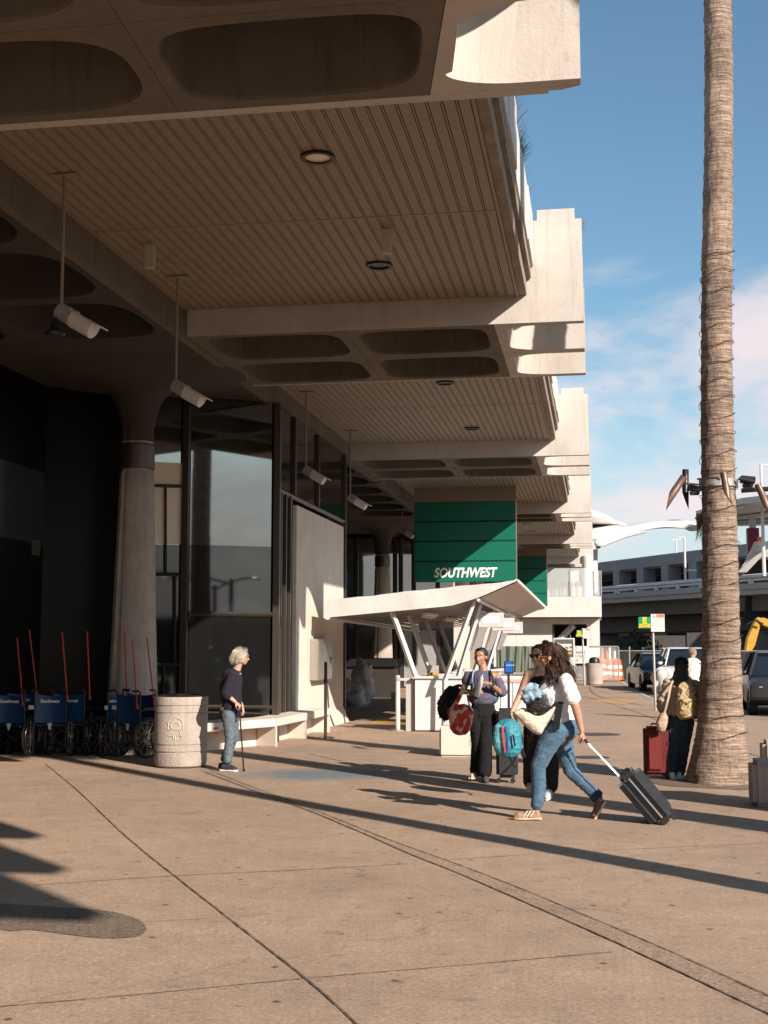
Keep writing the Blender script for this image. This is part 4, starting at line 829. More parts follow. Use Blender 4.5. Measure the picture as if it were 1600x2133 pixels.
# ------------------------------------------------------------------ litter bin, foreground
def bin_(c, sc_, label, emblem=False, dome=False):
    o = thing('litter_bin', label, 'bin', (c.x, c.y, 0), group='round concrete litter bins'); s = sc_
    pr = [(.31, 0), (.35, .03), (.362, .10), (.362, .205), (.352, .21), (.352, .225), (.366, .23), (.366, .30), (.354, .305), (.354, .32), (.366, .325), (.366, .735), (.356, .74), (.356, .753), (.368, .758), (.368, .83), (.356, .835), (.356, .85), (.368, .855), (.372, .95), (.366, .965), (.31, .965), (.30, .90), (.05, .89)]
    m_ = MB(); m_.lathe([(r*s, z*s) for r, z in pr], (c.x, c.y, 0), 56); m_.obj('body', rough_conc, o, smooth=True)
    m_ = MB(); m_.lathe([(.315*s, .955*s), (.33*s, .985*s), (.29*s, .99*s), (.285*s, .93*s)], (c.x, c.y, 0), 40); m_.obj('liner_rim', black_m, o, smooth=True)
    if emblem:
        m_ = MB(); cen = .53*s
        def at(u, v, off=.004): a = -PI/2+.10+u/(.366*s); r = .366*s+off; return Vector((c.x+r*math.cos(a), c.y+r*math.sin(a), cen+v))
        def loop(pts, w_=.008): m_.tube([at(*p) for p in pts], w_, 5)
        arc = lambda cx_, cz, rx, rz, a, b, n=14: [(cx_+rx*math.cos(a+(b-a)*i/n), cz+rz*math.sin(a+(b-a)*i/n)) for i in range(n+1)]
        loop(arc(0, .07, .10, .095, -.2, PI+.2)); loop(arc(0, .05, .065, .05, 0, 2*PI)); loop([(-.1, .05), (-.105, 0), (-.05, -.01), (-.09, -.09), (-.03, -.08), (-.02, -.13)]); loop([(.1, .05), (.105, 0), (.05, -.01), (.09, -.09), (.03, -.08), (.02, -.13)]); loop([(0, -.08), (0, -.15)])
        m_.obj('emblem', M('emblem_conc', (.50, .45, .40), .9), o, smooth=True)
    if dome:
        m_ = MB(); m_.lathe([(.24*s, .97*s), (.24*s, 1.1*s), (.18*s, 1.2*s), (.03*s, 1.24*s)], (c.x, c.y, 0), 24); m_.obj('lid', black_m, o, smooth=True)
    return o
g = G(358, 1602); bin_(Vector((g.x, g.y+.37, 0)), .99, 'round cast concrete litter bin with ring grooves and a raised emblem, beside the wheelchairs', True)
g = G(1239, 1427); bin_(Vector((g.x, g.y+.3, 0)), .95, 'distant round concrete litter bin with dark domed lid in front of the chain-link fence', dome=True)
g = G(1088, 1430); bin_(Vector((g.x, 42, 0)), .98, 'pale concrete litter bin behind the woman with sunglasses')

# ------------------------------------------------------------------ far white building with glass balcony
W = thing('white_building', 'white panelled two storey building with glass balcony beyond the check-in kiosk', 'building', (-2, 66, 0)); WY = 66
x0, x1 = -5.15, P(1249, 1300, WY).x; zz = lambda y: P(1200, y, WY).z
m_ = MB(); op0, op1 = P(1150, 1300, WY).x, P(1222, 1300, WY).x; zt_, zo = zz(1288), zz(1300)
m_.b2((x0, WY, 0), (op0, WY+.4, zt_)); m_.b2((op1, WY, 0), (x1, WY+.4, zt_)); m_.b2((op0, WY+.001, zo), (op1, WY+.4, zt_)); m_.b2((op0, WY+4, 0), (op1, WY+4.2, zt_)); m_.b2((x1-.3, WY+.4, 0), (x1, WY+12, zt_))
m_.obj('wall', white_wall, W)
m_ = MB(); m_.b2((op0, WY+3.8, 0), (op1, WY+3.99, zo)); m_.obj('doorway', interior, W)
m_ = MB(); m_.tube([Vector((op0-.1, WY+.2, zz(1352))), Vector((P(1195, 1303, WY).x, WY+.25, zz(1302)))], .16, 4); m_.obj('brace', white_paint, W)
m_ = MB(); m_.b2((x0, WY-1.2, zz(1286)), (P(1253, 1250, WY-1.2).x, WY+8, zz(1244))); m_.obj('balcony_slab', white_wall, W)
for px in (1020, 1075, 1188, 1230): x = P(px, 1300, WY).x; m_ = MB(); m_.b2((x-.012, WY-.004, 0), (x+.012, WY-.001, zt_-.01)); m_.obj('panel_joint', M('joint_grey', (.35, .34, .33), .7), W)
for pa, pb in ((1062, 1140), (1140.5, 1187), (1188, 1237), (1237.5, 1252)):
    m_ = MB(); m_.b2((P(pa, 1200, WY-1.1).x, WY-1.12, zz(1243)), (P(pb, 1200, WY-1.1).x, WY-1.10, zz(1186) if pb != 1252 else zz(1192))); m_.obj('glass_panel', clear_glass, W)
for px in (1187, 1237, 1252): x = P(px, 1200, WY-1.1).x; m_ = MB(); m_.b2((x-.03, WY-1.16, zz(1243)), (x+.03, WY-1.05, zz(1192))); m_.obj('railing_post', galv, W)
m_ = MB(); m_.cyl((P(1224, 1200, WY+3).x, WY+3, zz(1243)), (P(1224, 1200, WY+3).x, WY+3, zz(1150)), .28); m_.obj('column', white_wall, W, smooth=True)
m_ = MB(); m_.b2((x0, WY+6, zz(1243)), (-.9, WY+6.3, zz(1165))); m_.obj('upper_wall', M('upper_glass', (.34, .36, .38), .25), W)
for i in range(5):
    xx = P(1148+i*17, 1200, WY+5.8).x; m_ = MB(); m_.b2((xx, WY+5.9, zz(1240)), (xx+.28, WY+5.98, zz(1200))); m_.obj('window', M('win_dark', (.10, .11, .12), .2), W)
for px in (1193, 1204): p = P(px, 1243, WY); m_ = MB(); m_.lathe([(.17, 0), (.2, .55), (.21, .57)], (p.x, WY+1, zz(1244))); o = m_.obj('balcony_planter', M('planter_tan', (.42, .32, .25), .8), smooth=True); tag(recenter(o, (p.x, WY+1, zz(1244))), 'round tan planter on the glass balcony', 'planter', 'tan planters on the balcony')
# green cloth hoarding
o = thing('cloth_hoarding', 'long grey green cloth hoarding in front of the white building', 'fence', (-3, 60, 0))
m_ = MB(); xa, xb = P(1035, 1400, 60).x, P(1150, 1400, 60).x; zt2 = P(1100, 1346, 60).z; k = 24; vs = []
for i in range(k+1): x = xa+(xb-xa)*i/k; vs += [(x, 60+.05*math.sin(i*2.1), 0), (x, 60+.05*math.sin(i*1.7+1), zt2)]
m_.add(vs, [(2*i, 2*i+2, 2*i+3, 2*i+1) for i in range(k)]); m_.obj('cloth', green_cloth, o)
for i in range(5): x = xa+(xb-xa)*i/4; m_ = MB(); m_.cyl((x, 60.1, 0), (x, 60.1, zt2+.03), .03); m_.obj('post', galv, o)

# ------------------------------------------------------------------ signs on poles
def stop_sign(px, pyt, pxb, pyb, Y, boards, label):
    g = G(pxb, pyb); Y = g.y; o = thing('zone_sign', label, 'sign', (g.x, Y, 0), group='green zone signs on poles')
    a = P(px, pyt, Y); m_ = MB(); m_.cyl((g.x, Y, 0), (a.x, Y, a.z), .032 if Y < 40 else .04, 8); m_.obj('pole', galv, o, smooth=True)
    for (x0, y0, x1, y1, kind, s) in boards:
        p, q = P(x0, y1, Y-.05), P(x1, y0, Y-.05); m_ = MB(); m_.b2((p.x, Y-.07, p.z), (q.x, Y-.05, q.z)); bo = m_.obj('sign_board', M('zone_green', (.01, .26, .12), .4) if kind == 'g' else white_plas, o, bevel=.004)
        h = q.z-p.z; w_ = q.x-p.x; yl = M('zone_yellow', (.80, .52, .02), .5)
        if kind == 'g':
            text('lettering', s, h*.72, yl, ((p.x+q.x)/2, Y-.073, p.z+h*.44), (1, 0, 0), (0, 0, 1), bold=.012, parent=bo, align='CENTER')
            text('lettering', 'ZONE', h*.36, yl, ((p.x+q.x)/2, Y-.073, p.z+h*.10), (1, 0, 0), (0, 0, 1), bold=.006, parent=bo, align='CENTER')
            m_ = MB(); m_.b2((p.x+w_*.08, Y-.073, p.z+h*.385), (q.x-w_*.08, Y-.0705, p.z+h*.405)); m_.obj('rule', yl, bo)
        else:
            m_ = MB(); m_.b2((p.x+w_*.42, Y-.073, q.z-h*.20), (q.x-.006, Y-.0705, q.z-.006)); m_.obj('stripe', M('sign_coral', (.75, .20, .13), .5), bo)
            if Y < 40: text('lettering', 'P', h*.22, M('ink', (.2, .2, .2), .6), (p.x+w_*.2, Y-.073, q.z-h*.24), (1, 0, 0), (0, 0, 1), parent=bo)
            for k in range(5): m_ = MB(); m_.b2((p.x+w_*.12, Y-.073, q.z-h*(.34+.12*k)), (q.x-w_*(.12+.1*(k % 2)), Y-.0705, q.z-h*(.355+.12*k))); m_.obj('text_line', M('faint_ink', (.45, .40, .40), .6), bo)
stop_sign(1359, 1280, 1366, 1481, 34, [(1330, 1285, 1355, 1309, 'g', 'E'), (1356, 1279, 1384, 1316, 'w', '')], 'green and yellow E ZONE sign with a white notice on a leaning pole')
stop_sign(1213, 1309, 1218, 1428, 54, [(1201, 1313, 1212.5, 1327, 'g', 'D'), (1214, 1309, 1229, 1330, 'w', '')], 'smaller D ZONE sign with a white notice in front of the chain-link fence')
# baggage sign
g = thing('checkin_sign', 'tall white framed sign with a dark panel reading Baggage Check-in, behind the brunette', 'sign', (P(1175, 1400, 40).x, 40, 0)); a, b = P(1153, 1369, 40), P(1197, 1329, 40)
m_ = MB(); m_.b2((a.x, 40, 0), (b.x, 40.08, b.z)); m_.obj('frame', white_plas, g, bevel=.01); m_ = MB(); m_.b2((a.x+.04, 39.99, a.z), (b.x-.04, 39.998, b.z-.04)); m_.obj('panel', M('panel_grey', (.10, .095, .095), .5), g)
for s, y, c in (('Baggage', 1346, letter), ('Check-in', 1355, letter), ('Now', 1363, M('sign_amber', (.8, .4, .03), .5))): text('lettering', s, .145, c, (P(1191, y, 40).x, 39.987, P(1191, y, 40).z), (1, 0, 0), (0, 0, 1), bold=.004, parent=g, align='RIGHT')
m_ = MB(); m_.cyl((P(1196, 1400, 39.9).x, 39.9, 0), (P(1196, 1400, 39.9).x, 39.9, .55), .03); m_.obj('post', yellow, g)
# chain link gate with white notice
FY = 61.5
cl = thing('chainlink_gate', 'chain-link gate panel with steel frame in front of the orange barrels', 'fence', (P(1257, 1418, FY).x, FY, 0)); a, b = P(1200, 1418, FY), P(1288, 1347, FY)
m_ = MB(); r = .035
for s, e in (((a.x, 0), (a.x, b.z)), ((b.x, 0), (b.x, b.z)), ((a.x, b.z), (b.x, b.z)), ((a.x, .06), (b.x, .06)), ((P(1285, 0, FY).x, 0), (P(1285, 0, FY).x, b.z))): m_.cyl((s[0], FY, s[1]), (e[0], FY, e[1]), r, 6)
m_.obj('frame', galv, cl); m_ = MB(); wd, ht = b.x-a.x, b.z-.06; stp = .11; i = -ht
while i < wd:
    for sg in (0, 1):
        xa, xb = max(0, i), min(wd, i+ht)
        if xb > xa:
            za, zb = (xa-i, xb-i) if not sg else (ht-(xa-i), ht-(xb-i)); m_.tube([(a.x+xa, FY+.01*sg, .06+za), (a.x+xb, FY+.01*sg, .06+zb)], .006, 3, cap=False)
    i += stp
m_.obj('mesh', galv, cl)
nb = thing('pedestrian_notice', 'white notice board closing the walk to pedestrians, hung on the chain-link gate', 'notice', (P(1212, 1382, 61).x, 61.3, P(1212, 1382, 61).z)); a, b = P(1188, 1382, 61.3), P(1227, 1346, 61.3)
m_ = MB(); m_.b2((a.x, 61.35, a.z), (b.x, 61.38, b.z)); m_.obj('board', white_plas, nb)
for s, y, rx in (('NO', 1353, 1202), ('PEDESTRIANS', 1361.5, 1220), ('BEYOND THIS', 1370, 1219), ('POINT', 1378, 1206)): text('lettering', s, .165, M('ink'), (P(rx, y, 61.3).x, 61.342, P(rx, y, 61.3).z), (1, 0, 0), (0, 0, 1), bold=.002, parent=nb, align='RIGHT')
# barrels
def barrel(px, py, label, s=1.0):
    g = G(px, py); o = thing('traffic_barrel', label, 'traffic barrel', (g.x, g.y, 0), group='orange and white traffic barrels'); zs2 = [0, .07, .27, .43, .59, .75, .95]
    m_ = MB(); m_.lathe([(.36*s, 0), (.36*s, .06*s), (.30*s, .07*s)], (g.x, g.y, 0), 20); m_.obj('base', rubber, o)
    for i, (za, zb) in enumerate(zip(zs2[1:], zs2[2:])): ra, rb = .30-.09*za, .30-.09*zb; m_ = MB(); m_.lathe([(ra*s, za*s+.002), (rb*s, zb*s-.002)], (g.x, g.y, 0), 20); m_.obj('band', orange if i % 2 == 0 else M('reflective_white', (.75, .72, .70), .4), o, smooth=True)
    m_ = MB(); m_.lathe([(.215*s, .95*s), (.20*s, 1.0*s), (.08*s, 1.02*s), (.08*s, 1.08*s), (.02, 1.08*s)], (g.x, g.y, 0), 16); m_.obj('cap', orange, o, smooth=True)
barrel(1252, 1419, 'orange and white traffic barrel nearest the distant litter bin', 1.05); barrel(1286, 1419, 'orange and white traffic barrel at the open end of the gate'); barrel(1583, 1421, 'single orange and white traffic barrel right of the palm trunk', 1.15); barrel(1271, 1415, 'orange and white traffic barrel standing between its two neighbours behind the gate', .9)
random.seed(9)
for i in range(9):
    px = 1240+i*5.2; g = G(px, 1408); m_ = MB(); hgt = random.uniform(.9, 1.7); m_.lathe([(.16, 0), (.15, .05), (.05, .06), (.05, hgt), (.02, hgt+.02)], (g.x, g.y, 0), 10); o = m_.obj('delineator_post', orange if i % 2 else white_plas, smooth=True); tag(recenter(o, (g.x, g.y, 0)), ('slim orange' if i % 2 else 'slim white')+' delineator post stored behind the chain-link gate', 'delineator post', 'delineator posts behind the gate'+(' orange' if i % 2 else ' white'))
m_ = MB(); g = G(1208, 1415); m_.torus((g.x, 66, .55), .42, .14, axis='Y'); o = m_.obj('equipment_tyre', rubber, smooth=True); tag(recenter(o, (g.x, 66, 0)), 'big black tyre behind the notice board on the gate', 'tyre')
# dark screened fence
fe = thing('screened_fence', 'long dark screened construction fence across the road behind the cars', 'fence', (5, 66.5, 0)); m_ = MB(); k = 70; vs = []; xa, xb = P(1290, 1400, 66).x, 24
ztf = P(1300, 1357, 66).z
for i in range(k+1): x = xa+(xb-xa)*i/k; vs += [(x, 66.5+.07*math.sin(i*1.9)-.0*i, 0), (x, 66.5+.03*math.sin(i*2.7+1), ztf+.02*math.sin(i*1.3))]
m_.add(vs, [(2*i, 2*i+2, 2*i+3, 2*i+1) for i in range(k)]); m_.obj('screen_cloth', fence_cloth, fe)
m_ = MB(); m_.cyl((xa, 66.55, ztf+.03), (xb, 66.55, ztf+.03), .025, 6); m_.obj('rail', galv, fe)
for i in range(9): x = xa+(xb-xa)*i/8; m_ = MB(); m_.cyl((x, 66.4, 0), (x, 66.4, ztf+.05), .035, 6); m_.obj('post', galv, fe)

# ------------------------------------------------------------------ garage, elevated deck, canopies
GR = thing('parking_garage', 'long grey concrete parking garage with open bays, across the road', 'building', (12, 130, 0))
def onp(px, py, A, B): return L(px, py, A, B)
a1 = P(1236, 1173, 135); a2 = P(1640, 1117, 104); zT = 11.0
gA = (P(1236, 1173, 138).x, 138); zT = P(1236, 1173, 138).z; Y2 = None
d = ray(1640, 1122); t = (zT-CAM_H)/d[2]; gB = (d[0]*t, d[1]*t)
z1 = L(1300, 1187, gA, gB).z; z2 = L(1300, 1228, gA, gB).z
dirg = (Vector((*gB, 0))-Vector((*gA, 0))); Lg = dirg.length; dirg.normalize(); ng = Vector((dirg.y, -dirg.x, 0))
if ng.y > 0: ng = -ng
def gbox(u0, u1, z0, z1_, o0, o1, m_): 
    q = [Vector((*gA, 0))+dirg*u+ng*o for u, o in ((u0, o0), (u1, o0), (u1, o1), (u0, o1))]; m_.hexa([p+Vector((0, 0, z0)) for p in q], [p+Vector((0, 0, z1_)) for p in q])
m_ = MB(); gbox(-25, Lg+10, z1, zT, 0, -.5, m_); gbox(-25, Lg+10, 0, z2-1.2, 0, -.4, m_); gbox(-25, Lg+10, zT-1.2, zT-.8, -.5, -24, m_); m_.obj('wall', garage_m, GR)
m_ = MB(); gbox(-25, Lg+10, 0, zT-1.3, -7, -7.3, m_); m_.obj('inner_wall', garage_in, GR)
m_ = MB(); gbox(-25, Lg+10, z2-1.2, z2-.2, -5, -5.4, m_); m_.obj('ramp_parapet', M('garage_ramp', (.10, .095, .095), .9), GR)
for px in (1272, 1288, 1329, 1338, 1381, 1390, 1437, 1448, 1505, 1515, 1575):
    u = (L(px, 1220, gA, gB)-Vector((*gA, 0))); u.z = 0; u = u.length; m_ = MB(); w_ = .95 if px in (1288, 1338, 1390, 1448, 1515) else 1.0; gbox(u-w_, u+w_*.35, 0, z1, .06, -1.3, m_)
    if px in (1288, 1338, 1390, 1448, 1515): m_.obj('column', garage_m, GR)
# elevated road deck
DK = thing('elevated_road', 'elevated concrete road deck with pipe railing crossing in front of the garage', 'bridge', (10, 90, 0))
dA = (P(1253, 1258, 96).x, 96); zD = P(1253, 1258, 96).z; d = ray(1640, 1235); t = (zD-CAM_H)/d[2]; dB = (d[0]*t, d[1]*t)
dd = (Vector((*dB, 0))-Vector((*dA, 0))); Ld = dd.length; dd.normalize(); dn = Vector((dd.y, -dd.x, 0))
if dn.y > 0: dn = -dn
zU = L(1300, 1234, dA, dB).z
def dbox(u0, u1, z0, z1_, o0, o1, m_):
    q = [Vector((*dA, 0))+dd*u+dn*o for u, o in ((u0, o0), (u1, o0), (u1, o1), (u0, o1))]; m_.hexa([p+Vector((0, 0, z0)) for p in q], [p+Vector((0, 0, z1_)) for p in q])
m_ = MB(); hgt = zU-zD; dbox(-18, Ld+12, zD+hgt*.5, zU, 0, -14, m_); dbox(-18, Ld+12, zD+hgt*.05, zD+hgt*.49, -.15, -14, m_); m_.obj('deck', deck_m, DK)
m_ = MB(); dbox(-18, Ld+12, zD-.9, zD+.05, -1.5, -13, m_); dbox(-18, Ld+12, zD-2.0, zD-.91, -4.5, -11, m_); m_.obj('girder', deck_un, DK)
m_ = MB()
for o_, z in ((-.1, zU+.42), (-.1, zU+.2)):
    q = Vector((*dA, z))+dn*o_; m_.cyl(q-dd*18, q+dd*(Ld+12), .13 if z > zU+.3 else .08, 6)
m_.obj('railing', M('rail_grey', (.52, .53, .54), .4), DK)
for i in range(22): q = Vector((*dA, 0))+dd*(-3+i*2.6); m_ = MB(); m_.tube([q+Vector((0, 0, zU-.05)), q+Vector((0, 0, zU+.32))], [.18, .05], 6); m_.obj('railing_bracket', M('rail_grey'), DK)
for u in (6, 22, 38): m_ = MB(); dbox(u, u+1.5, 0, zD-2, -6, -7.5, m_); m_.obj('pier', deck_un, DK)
# lower level facade behind the deck
LF = thing('lower_facade', 'grey ground floor facade with dark window bays under the elevated road', 'building', (10, 115, 0))
lA, lB = (-2, 118), (40, 96); zq = lambda y: L(1350, y, lA, lB).z
dl = (Vector((*lB, 0))-Vector((*lA, 0))); Ll = dl.length; dl.normalize(); ln_ = Vector((dl.y, -dl.x, 0))
m_ = MB()
def lbox(u0, u1, z0, z1_, o0, o1, m_):
    q = [Vector((*lA, 0))+dl*u+ln_*o for u, o in ((u0, o0), (u1, o0), (u1, o1), (u0, o1))]; m_.hexa([p+Vector((0, 0, z0)) for p in q], [p+Vector((0, 0, z1_)) for p in q])
sg = 1 if ln_.y < 0 else -1
lbox(0, Ll, zq(1372), zq(1324), 0, -.3*sg, m_); lbox(0, Ll, zq(1308), zq(1290), 0, -.3*sg, m_); lbox(0, Ll, 0, zq(1400), 0, -.3*sg, m_)
for i in range(9): lbox(i*5.4, i*5.4+1.3, 0, zq(1290), .05*sg, -.3*sg, m_)
m_.obj('wall', M('lower_wall', (.17, .165, .165), .85), LF); m_ = MB(); lbox(0, Ll, 0, zq(1290), -3*sg, -3.2*sg, m_); m_.obj('inner_wall', garage_in, LF)
# shrubs below
for i, (px, py, r) in enumerate(((1322, 1360, 1.6), (1345, 1362, 1.3))):
    p = P(px, py, 92); m_ = MB(); random.seed(i)
    for k in range(420):
        v = Vector((random.gauss(0, 1), random.gauss(0, 1), random.gauss(0, 1))).normalized()*r*random.uniform(.55, 1)*(1+.2*noise.noise(Vector((k*.1, i, 0)))); c = p+v; s = .16
        m_.add([c+Vector((random.uniform(-s, s), random.uniform(-s, s), random.uniform(-s, s))) for _ in range(3)], [(0, 1, 2)])
    o = thing('shrub', ('larger' if i == 0 else 'smaller')+' dark round shrub in the shade under the elevated road', 'shrub', (p.x, 92, 0), group='dark shrubs under the elevated road'); m_.obj('crown', M('shrub_leaf', (.03, .035, .022), .8), o); m_ = MB(); m_.cyl((p.x, 92, 0), (p.x, 92, p.z), .12, 6); m_.obj('trunk', M('shrub_stem', (.04, .03, .02), .9), o)
# lamp posts
def lamp(px, pyt, pyb, Y, arm, label, r=.09, arm2=0, sq=False):
    a, b = P(px, pyt, Y), P(px, pyb, Y); o = thing('street_lamp', label, 'street lamp', (b.x, Y, b.z), group='slim street lamps on the elevated road'); m_ = MB(); m_.cyl((b.x, Y, b.z), (b.x, Y, a.z), r, 8, r*.75); m_.obj('pole', white_paint, o, smooth=True)
    m_ = MB(); m_.b2((b.x, Y-.06, a.z-.06), (b.x+arm, Y+.06, a.z+.04)); 
    if arm2: m_.b2((b.x, Y-.05, a.z-.05), (b.x+arm2, Y+.05, a.z+.03))
    m_.obj('lamp_head', white_paint, o); return o
lamp(1428, 1119, 1215, 92, -.55, 'slim white lamp post with a short arm standing on the elevated road', .09)
o = lamp(1409, 1124, 1152, 120, -.4, 'tiny double headed lamp on the garage roof', .07, .5); 
lamp(1592, 968, 1200, 78, .8, 'tall white lamp post at the right edge beside the roof canopy', .11)
q = P(1432, 1187, 92); m_ = MB(); m_.b2((q.x-.05, 91.9, q.z-.08), (q.x+.65, 92.1, q.z+.02)); o = m_.obj('road_sign_arm', white_paint); tag(recenter(o, q), 'short white horizontal arm beside the lamp on the elevated road', 'sign arm')
# tensile canopy
TC = thing('tensile_canopy', 'white tensile fabric canopy with a curved pointed wing rising behind the terminal', 'canopy', (2, 95, 8))
def sheet(pts, Y, th, mat, nm, par):
    m_ = MB(); m_.prism([P(x, y, Y+(dy if len(q_) > 2 else 0)) for q_ in pts for x, y, dy in [(q_+(0,))[:3]]], (0, th, 0)); return m_.obj(nm, mat, par)
def sheet2(top, bot, nm):
    m_ = MB(); A_ = smoothmin_pts([P(x, y, Y) for x, y, Y in top], 5); B_ = smoothmin_pts([P(x, y, Y) for x, y, Y in bot], 5); k = len(A_); mid = [(a+b)/2+Vector((0, -.8, 0)) for a, b in zip(A_, B_)]
    vs = A_+mid+B_; m_.add(vs, [(i, i+1, k+i+1, k+i) for i in range(k-1)]+[(k+i, k+i+1, 2*k+i+1, 2*k+i) for i in range(k-1)]); o = m_.obj(nm, membrane, TC, smooth=True)
    s = o.modifiers.new('solid', 'SOLIDIFY'); s.thickness = .25; return o
sheet2([(1225, 1066, 90), (1262, 1078, 92), (1300, 1090, 94), (1340, 1099, 96)], [(1225, 1101, 95), (1262, 1101, 95), (1300, 1101, 95), (1340, 1100, 96)], 'membrane')
sheet2([(1225, 1101, 95), (1262, 1101, 94), (1300, 1101, 93), (1345, 1096, 92), (1385, 1091, 91), (1420, 1090, 91), (1452, 1097, 90)], [(1225, 1147, 88), (1255, 1138, 88), (1295, 1122, 88), (1340, 1106, 88.5), (1385, 1100.5, 89), (1425, 1101, 89.5), (1452, 1098, 90)], 'membrane')
m_ = MB(); m_.tube([P(1225, 1148, 88), P(1262, 1134, 88), P(1300, 1119, 88), P(1345, 1107, 88)], .08, 6); m_.tube([P(1236, 1140, 90), P(1236, 1400, 90)], .3, 8); m_.obj('frame', white_paint, TC)
# right roof canopy with maroon column
RC = thing('roof_canopy', 'flat pale canopy roof on a maroon column at the upper right behind the palm', 'canopy', (12, 80, 8))
m_ = MB(); q = [P(1450, 1074, 98), P(1548, 1046, 72), P(1680, 1046, 72), P(1700, 1090, 80), P(1545, 1090, 86), P(1452, 1078, 98)]
top = [P(1450, 1073, 96), P(1560, 1046, 76), P(1700, 1040, 70), P(1700, 1070, 84)]; zc = P(1560, 1050, 76).z
pl = [G(1450, 1076, zc), G(1545, 1050, zc), G(1720, 1030, zc), G(1740, 1085, zc), G(1540, 1090, zc)]
m_.prism(pl, (0, 0, .35)); m_.obj('roof', M('canopy_pale', (.50, .49, .46), .6), RC)
for i in range(4): a = pl[0].lerp(pl[4], i/3.2); b = pl[1].lerp(pl[3], i/3.2+.02); m_ = MB(); m_.tube([a+Vector((0, 0, -.1)), b+Vector((0, 0, -.1))], .12, 4); m_.obj('beam', M('canopy_pale'), RC)
cY = 84; m_ = MB(); a, b = P(1568, 1085, cY), P(1568, 1100, cY); m_.b2((a.x-.2, cY, b.z), (a.x+.2, cY+.4, zc)); m_.obj('column', white_paint, RC); m_ = MB(); b2 = P(1568, 1200, cY); m_.b2((a.x-.36, cY-.1, b2.z), (a.x+.36, cY+.6, b.z)); m_.obj('column_sleeve', maroon, RC)
rs = thing('stair_ramp', 'grey concrete stair ramp with glass rail at the right behind the palm', 'ramp', tuple(P(1560, 1190, 80))); m_ = MB(); m_.prism([P(1536, 1192, 80), P(1582, 1150, 80), P(1700, 1146, 80), P(1700, 1158, 80), P(1586, 1160, 80), P(1556, 1192, 80)], (0, 3, 0)); m_.obj('stringer', deck_m, rs); m_ = MB(); m_.prism([P(1545, 1182, 80.2), P(1572, 1128, 80.2), P(1700, 1126, 80.2), P(1700, 1146, 80.2), P(1583, 1150, 80.2)], (0, .06, 0)); m_.obj('glass_rail', clear_glass, rs); m_ = MB(); m_.prism([P(1550, 1300, 83), P(1560, 1165, 83), P(1720, 1160, 83), P(1720, 1300, 83)], (0, .3, 0)); m_.obj('back_wall', garage_in, rs)
for (px, c, lb) in ((1583, M('coral_sign', (.8, .12, .08), .5), 'small coral red sign panel above the stair ramp'),): a, b = P(px-4, 1135, 81), P(px+5, 1118, 81); m_ = MB(); m_.b2((a.x, 81, a.z), (b.x, 81.1, b.z)); o = m_.obj('sign_panel', c); tag(recenter(o, a), lb, 'sign')
# excavator arm
EX = thing('excavator', 'yellow excavator with raised boom behind the dark fence at the right', 'excavator', (P(1590, 1420, 74).x, 74, 0)); EY = 74
m_ = MB(); m_.prism([P(1551, 1362, EY), P(1556, 1330, EY), P(1575, 1288, EY), P(1583, 1284, EY), P(1586, 1296, EY), P(1573, 1345, EY), P(1562, 1362, EY)], (0, .7, 0)); m_.obj('dipper_arm', yellow, EX, bevel=.05)
m_ = MB(); m_.prism([P(1575, 1290, EY-.1), P(1590, 1286, EY-.1), P(1640, 1305, EY-.1), P(1720, 1370, EY-.1), P(1700, 1380, EY-.1), P(1630, 1318, EY-.1), P(1588, 1303, EY-.1)], (0, .5, 0)); m_.obj('boom', yellow, EX, bevel=.05)
m_ = MB(); p = P(1700, 1400, EY); m_.b2((p.x-1.5, EY-1, .9), (p.x+2.5, EY+1.5, 2.6)); m_.obj('cab', yellow, EX, bevel=.1); m_ = MB(); m_.b2((p.x-1.8, EY-1.2, 0), (p.x+2.8, EY-.4, .85)); m_.b2((p.x-1.8, EY+.9, 0), (p.x+2.8, EY+1.7, .85)); m_.obj('track', rubber, EX, bevel=.2)
m_ = MB(); m_.tube([P(1556, 1300, EY-.3), P(1573, 1292, EY-.3), P(1590, 1300, EY-.3)], .05, 6); m_.obj('hydraulic_hose', black_m, EX)
# ------------------------------------------------------------------ opposite side, seen only in the glass
o = thing('low_parking_wall', 'long low concrete parking structure across the road, out of view', 'wall', (30, -10, 0)); m_ = MB(); m_.b2((32, -60, 0), (34, 30, 3.4)); m_.obj('wall', M('opp_wall', (.06, .055, .05), .9), o)
for (x, y, az, lb) in ((17.6, -3.7, 0, 'double armed street lamp across the road, mirrored in the glass'), (14.5, .5, 1, 'street lamp with one long curved arm across the road')):
    o = thing('street_lamp', lb, 'street lamp', (x, y, 0), group='lamps across the road'); m_ = MB(); m_.cyl((x, y, 0), (x, y, 4.3), .09, 8); m_.obj('pole', black_m, o); m_ = MB(); s = Vector((.7, .7, 0))
    for k in ((-1, 1) if az == 0 else (-1,)):
        L_ = 1.6 if az == 0 else 3.2; m_.tube([Vector((x, y, 4.1)), Vector((x, y, 4.35))+s*k*L_*.3, Vector((x, y, 4.6))+s*k*L_*.8, Vector((x, y, 4.6))+s*k*L_], .045, 6); m_.ell(Vector((x, y, 4.58))+s*k*(L_+.2), (.3, .2, .06))
    m_.obj('lamp_head', black_m, o)
